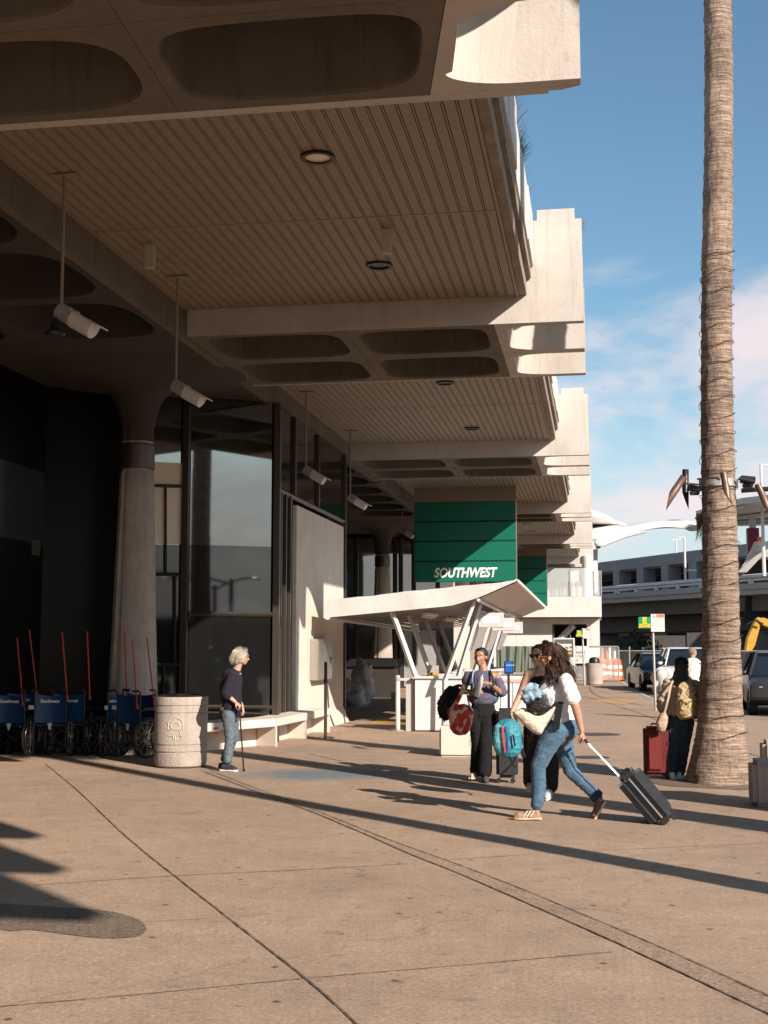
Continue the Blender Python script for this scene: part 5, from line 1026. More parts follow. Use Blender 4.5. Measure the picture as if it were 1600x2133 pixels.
# ------------------------------------------------------------------ figures
class Fig:
    def __init__(s): s.m = MB()
    def limb(s, pts, rs, flat=1.0, side=None, n=14):
        """rounded tapered tube through pts; r may be scalar per point; flat squeezes the second axis"""
        pts = [Vector(p) for p in pts]; P_, R_ = [], []
        d0 = (pts[0]-pts[1]).normalized(); d1 = (pts[-1]-pts[-2]).normalized()
        for a in (1.0, .8, .45): P_.append(pts[0]+d0*rs[0]*a*.8); R_.append(rs[0]*math.sqrt(max(.02, 1-a*a)))
        for i in range(len(pts)-1):
            for k in range(4): t = k/4; P_.append(pts[i].lerp(pts[i+1], t)); R_.append(rs[i]*(1-t)+rs[i+1]*t)
        P_.append(pts[-1]); R_.append(rs[-1])
        for a in (.45, .8, 1.0): P_.append(pts[-1]+d1*rs[-1]*a*.8); R_.append(rs[-1]*math.sqrt(max(.02, 1-a*a)))
        s.m.tube(P_, R_, n, flat=flat, side=side); return s
    def ell(s, c, r, rot=None): s.m.ell(c, r, rot, 18, 12); return s
    def cut(s, fn): s.cutfn = fn; return s
    def bake(s, name, mat, parent=None, vox=.009, sm=3, disp=0, dsc=12, smooth=True, wr=0):
        me = s.m.mesh(name, mat); o = bpy.data.objects.new(name, me); COL.objects.link(o)
        r = o.modifiers.new('r', 'REMESH'); r.mode = 'VOXEL'; r.voxel_size = vox; r.use_smooth_shade = True
        if sm: k = o.modifiers.new('s', 'SMOOTH'); k.iterations = sm; k.factor = .5
        dg = bpy.context.evaluated_depsgraph_get(); dg.update(); me2 = bpy.data.meshes.new_from_object(o.evaluated_get(dg)); o.modifiers.clear(); o.data = me2; bpy.data.meshes.remove(me)
        me2.name = name; me2.materials.clear(); me2.materials.append(mat)
        if disp or wr:
            nv = len(me2.vertices); co = np.empty(nv*3); me2.vertices.foreach_get('co', co); no = np.empty(nv*3); me2.vertices.foreach_get('normal', no); co = co.reshape(-1, 3); no = no.reshape(-1, 3)
            for i in range(nv):
                c = co[i]; h = disp*noise.noise(Vector((c[0]*dsc, c[1]*dsc, c[2]*dsc*.7)))
                if wr: h += wr*(1-abs(noise.noise(Vector((c[0]*7+c[2]*9, c[1]*7, c[2]*15-c[0]*8)))*2))**2-wr*.4
                co[i] += no[i]*h
            me2.vertices.foreach_set('co', co.reshape(-1)); me2.update()
        me2.polygons.foreach_set('use_smooth', [True]*len(me2.polygons))
        if parent: o.parent = parent; o.matrix_parent_inverse = parent.matrix_world.inverted()
        return o
def frame(fwd_, up_=(0, 0, 1)):
    f = Vector(fwd_).normalized(); u = Vector(up_); r = f.cross(u).normalized(); u = r.cross(f).normalized(); return f, r, u      # forward, right, up
def head(F, c, fwd_, up_=(0, 0, 1), h=.225, parent=None, eyes=True, feat=[]):
    """c = centre of the skull; adds skin volumes, returns face frame"""
    f, r, u = frame(fwd_, up_); s = h/.225; R_ = Matrix((r, f, u)).transposed(); A = lambda a, b, e: Vector(c)+f*a*s+r*b*s+u*e*s
    F.ell(A(-.012, 0, .025), (.073*s, .092*s, .088*s), R_); F.ell(A(.030, 0, -.028), (.058*s, .062*s, .080*s), R_); F.ell(A(.052, 0, -.078), (.032*s, .034*s, .026*s), R_)   # skull, face, chin
    F.ell(A(.030, 0, -.055), (.050*s, .052*s, .045*s), R_)
    F.limb([A(.088, 0, .012), A(.102, 0, -.016), A(.106, 0, -.026)], [.009*s, .012*s, .014*s]); F.ell(A(.096, -.012, -.030), (.008*s,)*3); F.ell(A(.096, .012, -.030), (.008*s,)*3)
    F.limb([A(.075, -.045, .034), A(.088, 0, .036), A(.075, .045, .034)], [.010*s, .012*s, .010*s])                                    # brow
    for k in (-1, 1): F.ell(A(.062, .036*k, -.022), (.022*s, .022*s, .018*s), R_); F.ell(A(-.008, .078*k, -.008), (.008*s, .020*s, .030*s), R_)        # cheeks, ears
    F.limb([A(.082, -.020, -.052), A(.088, 0, -.051), A(.082, .020, -.052)], [.006*s, .0085*s, .006*s])
    F.limb([A(.080, -.018, -.061), A(.085, 0, -.063), A(.080, .018, -.061)], [.006*s, .0085*s, .006*s])
    return A, R_, s
def face_bits(A, R_, s, parent, eyes=True, brow=hair_bk):
    if eyes:
        for k in (-1, 1):
            m_ = MB(); m_.ell(A(.074, .031*k, .012), (.013*s, .008*s, .008*s), R_); e = m_.obj('eye', eye_w, parent, smooth=True)
            m_ = MB(); m_.ell(A(.0805, .030*k, .012), (.0055*s, .003*s, .0055*s), R_); m_.obj('iris', eye_d, e, smooth=True)
            m_ = MB(); m_.tube([A(.084, .013*k, .036), A(.086, .030*k, .042), A(.074, .050*k, .036)], [.0035*s, .004*s, .002*s], 6); m_.obj('eyebrow', brow, parent, smooth=True)
    m_ = MB(); m_.tube([A(.084, -.020, -.056), A(.0925, 0, -.054), A(.084, .020, -.056)], [.002*s, .0055*s, .002*s], 8, flat=.7); m_.obj('lips', lip, parent, smooth=True)
def hand(F, w_, d, palm_n, curl=.5, thumb=1, s=1.0, spread=.06):
    """wrist, direction of the fingers, palm normal (the side fingers curl to), thumb side sign"""
    d = Vector(d).normalized(); pn = Vector(palm_n); pn = (pn-d*pn.dot(d)).normalized(); sd = d.cross(pn).normalized()*thumb; w_ = Vector(w_)
    F.limb([w_, w_+d*.035*s, w_+d*.075*s], [.024*s, .034*s, .036*s], flat=.42, side=sd)
    for i, (off, ln_, r) in enumerate(((.027, .072, .0082), (.009, .080, .0088), (-.009, .074, .0084), (-.026, .058, .0074))):
        b = w_+d*(.080-.004*abs(i-1))*s+sd*off*s; a = curl*(.75+.12*i); v = d.copy(); pts = [b-d*.015*s, b]; L_ = ln_*s
        for seg, f_ in ((.42, a*.8), (.32, a*1.7), (.26, a*2.4)): dirn = (d*math.cos(f_)+pn*math.sin(f_)+sd*spread*(1.5-i)).normalized(); pts.append(pts[-1]+dirn*L_*seg)
        F.limb(pts, [r*s, r*s, r*.98*s, r*.9*s, r*.75*s], n=8)
    b = w_+d*.022*s+sd*.026*s; t1 = (d*.62+sd*.75+pn*.3*curl).normalized(); t2 = (d*.9+sd*(.25-.4*curl)+pn*.8*curl).normalized()
    F.limb([b-sd*.01*s, b+t1*.036*s, b+t1*.036*s+t2*.028*s, b+t1*.036*s+t2*.052*s], [.014*s, .0115*s, .010*s, .0075*s], n=8)
    return w_+d*.09*s+pn*.03*s
def shoe(base, heel, toe, mat, parent, w_=.048, h=.075, sole=None, up_=(0, 0, 1), label=None):
    H, T_ = Vector(heel), Vector(toe); d = (T_-H); L_ = d.length; d.normalize(); u = Vector(up_).normalized(); u = (u-d*u.dot(d)).normalized(); F = Fig()
    F.limb([H+d*.04+u*.035, H+d*L_*.5+u*.034, H+d*L_*.80+u*.028, H+d*(L_-.03)+u*.022], [.036, .038, .040, .028], flat=1.05, side=u)
    F.ell(H+d*.05+u*.062, (.034, .040, .030)); F.limb([H+d*.06+u*.06, H+d*L_*.5+u*.048], [.034, .030])
    o = F.bake('shoe', mat, parent, vox=.006, sm=3)
    s = d.cross(u); m_ = MB(); out_ = [(-.0, .030), (.02, .040), (.10, .036), (.17, .043), (.22, .040), (L_-.02, .026), (L_+.004, 0)]; k = L_/.27
    pts = [(a if a > .2 else a*k, b) for a, b in out_]; poly = [H+d*a+s*b for a, b in pts]+[H+d*a-s*b for a, b in reversed(pts[:-1])]
    m_.hexa([p-u*.002 for p in poly], [p+u*.020 for p in poly]); m_.obj('sole', sole or shoe_w, o, bevel=.004)
    return o
def locks(parent, mat, starts, n, r=.009, wav=.02, seed=1, name='hair_locks', k=9):
    random.seed(seed); m_ = MB()
    for _ in range(n):
        a = random.choice(starts); pts = [Vector(p)+Vector((random.gauss(0, .010), random.gauss(0, .010), random.gauss(0, .008))) for p in a[0]]; pts = smoothmin_pts(pts, 4); ph = random.random()*6; sp = a[1]
        j = Vector((random.gauss(0, sp), random.gauss(0, sp), random.gauss(0, sp*.6))); q = []
        for i, p in enumerate(pts): t = i/(len(pts)-1); q.append(p+j*(.3+.7*t)+Vector((math.sin(ph+t*9), math.cos(ph*1.3+t*8), .3*math.sin(t*10+ph)))*wav*t)
        m_.tube(q, [r*(.5+.8*math.sin(PI*min(1, .15+i/(len(q)))))*random.uniform(.6, 1.1) for i in range(len(q))], 5)
    return m_.obj(name, mat, parent, smooth=True)
V = Vector
# ============ 1. brunette in jeans, striding left, pulling a case
Yw = 12.72; Q = lambda x, y, dy=0: P(x, y, Yw+dy)
pw = thing('person', 'brunette in white top and blue jeans striding left, pulling a dark suitcase behind her', 'person', (Q(1150, 1700).x, Yw, 0))
F = Fig(); hc = Q(1146, 1369); fd = V((-1, .18, -.12)); A, R_, s_ = head(F, hc, fd, h=.225)
nk = Q(1157, 1406); F.limb([hc+V((.015, 0, -.05)), nk+V((.0, 0, -.01))], [.050, .056])
F.limb([Q(1163, 1415), Q(1160, 1450), Q(1163, 1500)], [.13, .135, .145], flat=.95, side=(0, 1, 0))
shN, shF = Q(1178, 1416, -.17), Q(1158, 1418, .17); el = Q(1198, 1468, -.24); wr = Q(1212, 1523, -.22)
F.limb([shN, el], [.052, .043]); F.limb([el, el.lerp(wr, .3), wr], [.044, .041, .026])
hp = hand(F, wr, V((.25, .05, -.95)), V((-.85, .3, -.3)), curl=1.05, thumb=-1)
eF = Q(1128, 1470, .25); F.limb([shF, eF], [.05, .042]); wF = Q(1120, 1482, .05); F.limb([eF, wF], [.042, .028]); hand(F, wF, V((-.3, -.6, -.2)), V((.2, -.2, -.8)), curl=.8, thumb=1)
hipN, hipF = Q(1158, 1520, -.09), Q(1166, 1520, .09)
knN, anN = Q(1121, 1597, -.10), Q(1119, 1684, -.10); knF, anF = Q(1188, 1605, .10), Q(1245, 1660, .10)
F.limb([hipN, knN, anN], [.09, .055, .036]); F.limb([hipF, knF, anF], [.09, .055, .036]); F.limb([anF, Q(1250, 1668, .10)], [.036, .034])
F.bake('body', skin_a, pw, vox=.0065, sm=3); face_bits(A, R_, s_, pw, brow=hair_br)
F = Fig()      # jeans
F.limb([Q(1166, 1500), Q(1166, 1518), Q(1164, 1530)], [.128, .150, .140], flat=1.02, side=(0, 1, 0)); F.ell(Q(1183, 1518, -.05), (.10, .11, .11))
F.limb([hipN+V((.0, 0, .0)), hipN.lerp(knN, .5)+V((-.01, 0, 0)), knN, knN.lerp(anN, .45)+V((.012, 0, 0)), anN+V((0, 0, .03))], [.122, .098, .074, .070, .060])
F.limb([hipF, hipF.lerp(knF, .5), knF, knF.lerp(anF, .5), anF], [.12, .09, .070, .062, .054])
F.bake('jeans', denim, pw, vox=.009, sm=2, wr=.006)
m_ = MB(); q = (anF-knF).normalized(); m_.tube([anF-q*.05, anF+q*.012], .064, 20); m_.obj('cuff', M('denim_cuff', (.012, .022, .055), .9), pw, smooth=True)
F = Fig()      # white top
F.limb([Q(1160, 1411), Q(1164, 1424)], [.085, .15], flat=.9, side=(0, 1, 0)); F.limb([Q(1163, 1422), Q(1156, 1445), Q(1160, 1476), Q(1170, 1496)], [.150, .168, .158, .148], flat=.92, side=(0, 1, 0))
F.limb([shN+V((0, 0, .005)), shN.lerp(el, .45), shN.lerp(el, .75)+V((.0, -.01, 0))], [.070, .076, .080]); F.limb([shF, shF.lerp(eF, .7)], [.07, .08])
F.ell(Q(1140, 1438, -.02), (.095, .13, .09)); F.bake('white_top', white_cot, pw, vox=.008, sm=2, wr=.007)
F = Fig(); F.ell(A(-.030, 0, .035), (.092, .105, .098), R_); F.ell(A(-.055, 0, -.03), (.085, .075, .09), R_); F.ell(Q(1163, 1402), (.085, .09, .09)); F.ell(Q(1160, 1388), (.09, .085, .10)); F.ell(Q(1150, 1353), (.085, .088, .055)); F.bake('hair', hair_br, pw, vox=.008, sm=2, disp=.014, dsc=22)
st = [([A(.03, -.02, .11), A(.03, .06, .06), A(.01, .085, -.04), Q(1146, 1400, -.08), Q(1144, 1418, -.10)], .022), ([A(-.02, 0, .125), A(-.05, .08, .06), Q(1163, 1380, -.09), Q(1168, 1400, -.09), Q(1166, 1420, -.08)], .03), ([A(-.06, 0, .11), A(-.12, .02, .04), Q(1178, 1385, 0), Q(1182, 1402, 0), Q(1180, 1420, 0)], .03), ([A(-.02, 0, .12), A(.0, .09, .02), Q(1150, 1392, -.10), Q(1156, 1415, -.11), Q(1150, 1432, -.11)], .025), ([A(-.04, -.05, .1), A(-.1, -.05, 0), Q(1185, 1400, .06), Q(1188, 1420, .06)], .03)]
locks(pw, hair_br, st, 950, r=.0030, wav=.018, seed=4)
shoe(0, Q(1129, 1709, -.10)+V((0, 0, .012)), Q(1068, 1709, -.12)+V((0, 0, .012)), shoe_tan, pw, sole=M('gum_sole', (.55, .40, .30), .7))
so_ = shoe(0, Q(1264, 1668, .10), Q(1239, 1711, .10), M('shoe_brown', (.12, .07, .045), .85), pw, up_=(-.8, 0, .6), sole=M('gum_sole'))
for k in range(3): m_ = MB(); a = Q(1113-7*k, 1689, -.155)+V((0, 0, 0)); b = Q(1104-7*k, 1701, -.158); m_.tube([a, b], .006, 5); m_.obj('stripe', shoe_w, pw)
# glasses tucked at the face, amber
gl = thing('eyeglasses', 'amber rimmed glasses worn by the brunette in the white top', 'glasses', tuple(A(.1, 0, .01))); m_ = MB()
for k in (-1, 1): pts = [A(.098+.0*math.cos(t), .030*k+.022*math.cos(t), .008+.018*math.sin(t)) for t in [i*2*PI/14 for i in range(15)]]; m_.tube(pts, .0035, 5)
m_.tube([A(.098, -.008, .012), A(.098, .008, .012)], .003, 5); m_.tube([A(.096, .052, .014), A(-.0, .082, .012)], .0035, 5); m_.tube([A(.096, -.052, .014), A(-.0, -.082, .012)], .0035, 5); m_.obj('frame', M('amber_rim', (.55, .22, .02), .3), gl, smooth=True)
for k in (-1, 1): m_ = MB(); m_.ell(A(.097, .030*k, .008), (.020, .002, .016), R_); m_.obj('lens', M('amber_lens', (.10, .05, .02), .1), gl, smooth=True)
# cream bag, hip pack, strap, denim jacket
def slabbag(pts, Y, th, mat, name, label, cat, n=10, puff=.05, vox=.008, wr=.006):
    F = Fig(); c = sum([P(x, y, Y) for x, y in pts], V())/len(pts); ring = [P(x, y, Y) for x, y in pts]; lay = []
    for t in (-1, -.7, 0, .7, 1): k = 1-.45*abs(t)**3; lay.append([c+(p-c)*k+V((0, th*t*1.0, 0)) for p in ring])
    F.m.rings(lay); o = F.bake(name, mat, None, vox=vox, sm=5, wr=wr); return tag(recenter(o, c), label, cat) if label else o
slabbag([(1064, 1482), (1080, 1476), (1092, 1474), (1108, 1484), (1124, 1490), (1140, 1486), (1160, 1468), (1166, 1467), (1163, 1476), (1148, 1498), (1134, 1518), (1128, 1530), (1122, 1532), (1108, 1525), (1090, 1510), (1076, 1494)], 12.52, .07, cream_cv, 'shoulder_bag', 'cream canvas bag with pointed corners slung in front of the brunette', 'bag', wr=.004)
hb = slabbag([(1094, 1466), (1108, 1458), (1125, 1460), (1145, 1468), (1148, 1478), (1138, 1486), (1124, 1488), (1106, 1482), (1096, 1476)], 12.48, .075, M('black_leather', (.012, .011, .011), .35, bump=.3), 'waist_pack', 'black leather waist pack worn across the brunette above the cream bag', 'bag')
m_ = MB(); 
for pts, wd in (([Q(1150, 1472, -.24), Q(1160, 1464, -.22), Q(1174, 1465, -.2)], .012), ([Q(1104, 1460, -.16), Q(1124, 1430, -.2), Q(1142, 1408, -.16), Q(1150, 1400, -.08)], .010)): m_.tube(smoothmin_pts(pts, 5), wd, 6, flat=.4)
m_.prism([Q(1158, 1466, -.25), Q(1172, 1466, -.25), Q(1168, 1500, -.25), Q(1165, 1520, -.25), Q(1153, 1520, -.25), Q(1153, 1500, -.25)], (0, .02, 0)); o_ = m_.obj('strap', black_cloth); o_.parent = hb; o_.matrix_parent_inverse = hb.matrix_world.inverted()
hb.matrix_world = Matrix.Translation(hb.location)
o_.matrix_parent_inverse = Matrix.Translation(hb.location).inverted()
F = Fig()
for (x, y, r) in ((1099, 1443, .05), (1106, 1436, .055), (1115, 1437, .055), (1105, 1452, .06), (1096, 1455, .05), (1117, 1447, .05)): F.ell(P(x, y, 12.56), (r, .06, r))
o = F.bake('folded_jacket', lt_blue, None, vox=.007, sm=1, wr=.022); tag(recenter(o, P(1106, 1460, 12.56)), 'bundled pale blue denim jacket held at the brunette\'s front', 'jacket')
# suitcase
sc_ = thing('rolling_suitcase', 'tilted dark grey hard shell suitcase pulled by the brunette', 'suitcase', tuple(G(1375, 1722)))
c0, c1 = P(1304, 1628, 12.62), P(1384, 1700, 12.62); ax = (c1-c0).normalized(); L_ = .60; cen = P(1343, 1658, 12.64); dep = V((0, 1, 0)); 
ax = (P(1382, 1700, 12.6)-P(1312, 1618, 12.6)).normalized(); th = ax.cross(V((0, 1, 0))).normalized()
if th.x < 0: th = -th
# slight turn so that the front shows to the upper right and the side to the viewer
sd = (V((0, 1, 0))+th*.0).normalized(); Rm = Matrix((ax, sd, th)).transposed()
def sbox(lo, hi, name, mat, bev=.02, par=sc_):
    m_ = MB(); m_.b2(lo, hi); o = bpy.data.objects.new(name, m_.mesh(name, mat, bevel=bev)); COL.objects.link(o); o.data.transform(Matrix.Translation(cen) @ Rm.to_4x4()); o.parent = par; o.matrix_parent_inverse = par.matrix_world.inverted()
    o.data.polygons.foreach_set('use_smooth', [True]*len(o.data.polygons)); o.data.set_sharp_from_angle(angle=.6); return o
sbox((-.27, -.19, -.125), (.27, .19, -.008), 'shell', case_m, .05); fs_ = sbox((-.27, -.19, .008), (.27, .19, .125), 'shell', case_m, .045)
sbox((-.268, -.188, -.0075), (.268, .188, .0075), 'zip_band', M('zip_metal', (.5, .5, .5), .3, metal=.8), .004)
for k in range(6): sbox((-.22, -.145+.055*k, .118), (.22, -.123+.055*k, .132), 'rib', case_m, .008)
for k in range(5):
    for j in (-1, 1): sbox((-.19+.09*k, -.192, .055*j-.022), (-.186+.09*k, -.1885, .055*j+.022), 'rib', black_m, .001)
for sx_ in (-.262, .262):
    for sy in (-.17, .17): sbox((sx_-.03, sy-.03, -.05), (sx_+.03, sy+.03, .05), 'corner_guard', black_m, .012)
whl = [cen+Rm @ V((.295, y, z)) for y in (-.15, .15) for z in (-.09, .09)]
for p in whl: m_ = MB(); m_.cyl(p-sd*.014, p+sd*.014, .028, 16); m_.obj('wheel', rubber, sc_)
hz = min(p.z for p in whl)-.028
for a in (-.08, .08):
    m_ = MB(); m_.cyl(cen+Rm @ V((-.27, a, -.06)), Q(1222, 1546, -.18)+sd*(a+.08)*.4, .0068, 8); m_.obj('handle_rod', M('bright_alu', (.72, .70, .68), .3, metal=.6), sc_, smooth=True)
m_ = MB(); hh_ = Q(1219, 1541, -.19); m_.tube([hh_-sd*.06, hh_, hh_+sd*.09], [.012, .014, .012], 10); m_.tube([hh_, Q(1226, 1551, -.17)], .012, 8); m_.obj('handle_grip', black_m, sc_, smooth=True)
sbox((-.28, -.08, -.02), (-.262, .08, .02), 'top_handle', black_m, .006)

# ============ 2. woman with sunglasses, walking toward the viewer
Yw = 14.45; Q = lambda x, y, dy=0: P(x, y, Yw+dy)
pw = thing('person', 'woman with a hair bun, sunglasses and black tank top walking beside the brunette', 'person', (Q(1128, 1640).x, Yw, 0))
F = Fig(); hc = Q(1121, 1366); fd = V((-.35, -1, -.12)); A, R_, s_ = head(F, hc, fd, h=.225); F.limb([hc+V((.01, .02, -.05)), Q(1130, 1397)], [.05, .058])
sL, sR = Q(1101, 1403), Q(1161, 1403, .05); F.limb([sL+V((.03, 0, 0)), sR-V((.03, 0, 0))], [.062, .062]); F.limb([Q(1130, 1410), Q(1127, 1450), Q(1122, 1505)], [.13, .135, .155], flat=.72, side=(1, 0, 0))
eL = Q(1083, 1450, .02); wL = Q(1066, 1484, -.10); F.limb([sL, eL, wL], [.050, .042, .026]); hand(F, wL, V((-.2, -.1, -1)), V((.8, 0, -.2)), curl=1.1, thumb=1)
eR = Q(1170, 1455, .12); wR = Q(1166, 1500, .0); F.limb([sR, eR, wR], [.05, .042, .026]); hand(F, wR, V((-.1, -.1, -1)), V((-.8, 0, -.2)), curl=.5, thumb=-1)
hL, hR = Q(1113, 1512), Q(1140, 1512); kL, kR = Q(1109, 1575, .1), Q(1146, 1578, -.08); aL, aR = Q(1108, 1628, .28), Q(1142, 1637, -.1)
F.limb([hL, kL, aL], [.09, .06, .04]); F.limb([hR, kR, aR], [.09, .06, .04]); F.bake('body', skin_c, pw, vox=.0075, sm=3); face_bits(A, R_, s_, pw, eyes=False, brow=hair_br)
F = Fig(); F.limb([Q(1130, 1418), Q(1128, 1440), Q(1124, 1480), Q(1122, 1500)], [.138, .150, .152, .160], flat=.76, side=(1, 0, 0))
for k in (-1, 1): F.limb([Q(1129+12*k, 1420, -.06), Q(1129+14*k, 1401, .0), Q(1129+12*k, 1418, .10)], [.022, .018, .022])
F.bake('tank_top', black_cloth, pw, vox=.009, sm=2, wr=.006)
F = Fig(); F.limb([Q(1123, 1498), Q(1123, 1520)], [.16, .165], flat=.8, side=(1, 0, 0)); F.limb([hL, hL.lerp(kL, .5), kL, aL], [.12, .11, .10, .10]); F.limb([hR, hR.lerp(kR, .5), kR, aR], [.12, .11, .10, .11]); F.bake('trousers', black_cloth, pw, vox=.010, sm=2, wr=.006)
F = Fig(); F.ell(A(-.030, 0, .035), (.088, .098, .092), R_); F.ell(Q(1137, 1341, .02), (.045, .045, .045)); F.bake('hair', hair_br, pw, vox=.007, sm=2, disp=.008, dsc=30)
shoe(0, Q(1148, 1646, -.05)+V((0, 0, .0)), V((Q(1140, 1650).x, Yw-.30, .004)), M('shoe_grey', (.40, .42, .46), .7), pw); shoe(0, aL+V((0, .06, .0)), aL+V((-.02, -.16, -.10)), M('shoe_grey'), pw, up_=(0, .5, 1))
sg_ = thing('sunglasses', 'large dark sunglasses worn by the woman with the hair bun', 'sunglasses', tuple(A(.1, 0, .01))); m_ = MB()
for k in (-1, 1): m_ = MB(); m_.ell(A(.092, .034*k, .010), (.032, .012, .024), R_); m_.obj('lens', black_m, sg_, smooth=True)
m_ = MB(); m_.tube([A(.06, -.078, .02), A(.096, -.06, .022), A(.102, 0, .022), A(.096, .06, .022), A(.06, .078, .02)], .006, 6); m_.tube([A(.08, .07, .018), A(-.01, .085, .012)], .005, 5); m_.tube([A(.08, -.07, .018), A(-.01, -.085, .012)], .005, 5); m_.obj('frame', black_m, sg_, smooth=True)
# teal travel pack in her hand
tp = thing('travel_pack', 'teal travel backpack with a coral zip carried by the woman with sunglasses', 'backpack', tuple(P(1059, 1572, 14.2))); YT = 14.25
F = Fig(); F.limb([P(1058, 1520, YT), P(1058, 1556, YT)], [.150, .155], flat=.75, side=(1, 0, 0)); F.bake('body', teal_m, tp, vox=.008, sm=2, wr=.006)
F = Fig(); F.limb([P(1042, 1518, YT-.03), P(1040, 1545, YT-.03), P(1046, 1562, YT-.03)], [.075, .085, .07], flat=1.1, side=(1, 0, 0)); F.bake('front_pocket', M('light_teal_nylon', (.10, .33, .40), .55, bump=.6, bscale=14), tp, vox=.008, sm=2, wr=.006)
m_ = MB(); m_.tube(smoothmin_pts([P(1046, 1512, YT-.13), P(1048, 1530, YT-.14), P(1050, 1550, YT-.14), P(1052, 1568, YT-.12)], 4), .011, 6); m_.obj('zip', red_zip, tp, smooth=True)
m_ = MB(); m_.tube(smoothmin_pts([P(1053, 1514, YT-.13), P(1056, 1535, YT-.15), P(1056, 1570, YT-.12)], 4), .012, 6, flat=.5); m_.obj('trim', M('royal_trim', (.02, .06, .25), .6), tp)
m_ = MB(); m_.tube([P(1069, 1530, YT-.14), P(1073, 1555, YT-.14)], .010, 6); m_.obj('side_zip', black_m, tp)
m_ = MB(); m_.tube(smoothmin_pts([P(1054, 1511, YT), P(1058, 1499, YT), P(1064, 1498, YT), P(1068, 1510, YT)], 4), .010, 6)
m_.tube(smoothmin_pts([P(1075, 1515, YT), P(1086, 1535, YT+.05), P(1082, 1562, YT)], 5), .026, 6, flat=.5); m_.tube(smoothmin_pts([P(1076, 1570, YT), P(1072, 1582, YT), P(1060, 1598, YT), P(1041, 1616, YT)], 5), .012, 4, flat=.3); m_.tube(smoothmin_pts([P(1062, 1576, YT), P(1067, 1590, YT), P(1075, 1599, YT)], 4), .008, 4, flat=.4); m_.tube([P(1086, 1560, YT), P(1092, 1578, YT)], .022, 4, flat=.3); m_.obj('strap', black_cloth, tp)
# second dark case rolling behind
dc = thing('rolling_suitcase', 'small black patterned suitcase behind the teal travel pack', 'suitcase', tuple(G(1040, 1600))); gY = 15.9; m_ = MB(); a, b = P(1033, 1590, gY), P(1052, 1476, gY); m_.b2((a.x, gY, .06), (b.x+.14, gY+.24, b.z)); m_.obj('shell', M('speckled_black', (.03, .03, .034), .6, var=.9, scale=40), dc, bevel=.04, smooth=True)
for dx in (.03, .2): m_ = MB(); m_.cyl((a.x+dx, gY+.02, .031), (a.x+dx, gY+.05, .031), .03); m_.obj('wheel', rubber, dc)
m_ = MB(); m_.tube([(a.x+.05, gY+.18, b.z), (a.x+.05, gY+.18, b.z+.32), (a.x+.2, gY+.18, b.z+.32), (a.x+.2, gY+.18, b.z)], .008, 6); m_.obj('handle_rod', galv, dc)

# ============ 3. young woman with a white bottle, facing the viewer
Yw = 16.1; Q = lambda x, y, dy=0: P(x, y, Yw+dy)
pw = thing('person', 'young woman in slate blue top and black trousers holding a white bottle', 'person', (Q(1003, 1620).x, Yw, 0))
F = Fig(); hc = Q(1001, 1369); fd = V((-.30, -1, -.06)); A, R_, s_ = head(F, hc, fd, h=.222); F.limb([hc+V((.01, .02, -.05)), Q(1008, 1399)], [.047, .058])
sL, sR = Q(977, 1408), Q(1035, 1408); F.limb([sL+V((.04, 0, 0)), sR-V((.04, 0, 0))], [.058, .058]); F.limb([Q(1006, 1412), Q(1005, 1440), Q(1005, 1462), Q(1006, 1480)], [.125, .115, .11, .14], flat=.68, side=(1, 0, 0))
eL, wL = Q(964, 1440, -.02), Q(985, 1441, -.20); F.limb([sL, eL], [.046, .040]); F.limb([eL, wL], [.040, .026]); hand(F, wL, V((1, -.2, .05)), V((.1, .9, .0)), curl=.75, thumb=-1, s=.95)
eR, wR = Q(1047, 1446, -.02), Q(1021, 1424, -.22); F.limb([sR, eR], [.046, .040]); F.limb([eR, wR], [.040, .025]); hand(F, wR, V((-1, -.1, .25)), V((-.1, .5, -.9)), curl=.7, thumb=-1, s=.95)
hL, hR = Q(995, 1487), Q(1017, 1487); kL, kR = Q(996, 1548, -.02), Q(1012, 1548, -.08); aL, aR = Q(993, 1606, .10), Q(1010, 1608, -.06)
F.limb([hL, kL, aL], [.085, .055, .036]); F.limb([hR, kR, aR], [.085, .055, .036]); F.bake('body', skin_b, pw, vox=.007, sm=3); face_bits(A, R_, s_, pw)
F = Fig(); F.limb([Q(1006, 1408), Q(1006, 1420)], [.10, .15], flat=.7, side=(1, 0, 0)); F.limb([Q(1006, 1414), Q(1005, 1436), Q(1004, 1452)], [.150, .148, .172], flat=.72, side=(1, 0, 0)); F.limb([sL, sL.lerp(eL, .35)], [.068, .070]); F.limb([sR.lerp(eR, .25), sR.lerp(eR, .55), sR.lerp(eR, .92)], [.058, .064, .070]); F.ell(Q(1030, 1456, 0), (.05, .06, .045))
F.bake('top', slate_cot, pw, vox=.009, sm=2, wr=.006)
F = Fig(); F.limb([Q(1006, 1470), Q(1007, 1490)], [.145, .160], flat=.72, side=(1, 0, 0)); F.limb([hL+V((-.02, 0, 0)), kL, aL], [.108, .082, .088]); F.limb([hR+V((.01, 0, 0)), kR, aR], [.108, .082, .090]); F.bake('trousers', black_cloth, pw, vox=.010, sm=2, wr=.006)
F = Fig(); F.ell(A(-.030, 0, .035), (.083, .090, .088), R_); F.ell(A(-.075, 0, -.03), (.05, .04, .05), R_); F.ell(A(-.008, 0, .074), (.070, .066, .046), R_); F.bake('hair', hair_bk, pw, vox=.006, sm=2, disp=.004, dsc=40)
shoe(0, aL+V((.01, .05, -.065)), aL+V((-.05, -.17, -.085)), M('shoe_peach', (.55, .38, .28), .7), pw); shoe(0, V((aR.x, Yw, .004)), V((aR.x+.03, Yw-.26, .004)), M('shoe_dkgrey', (.06, .055, .055), .8), pw, sole=M('dark_sole', (.04, .038, .036), .8))
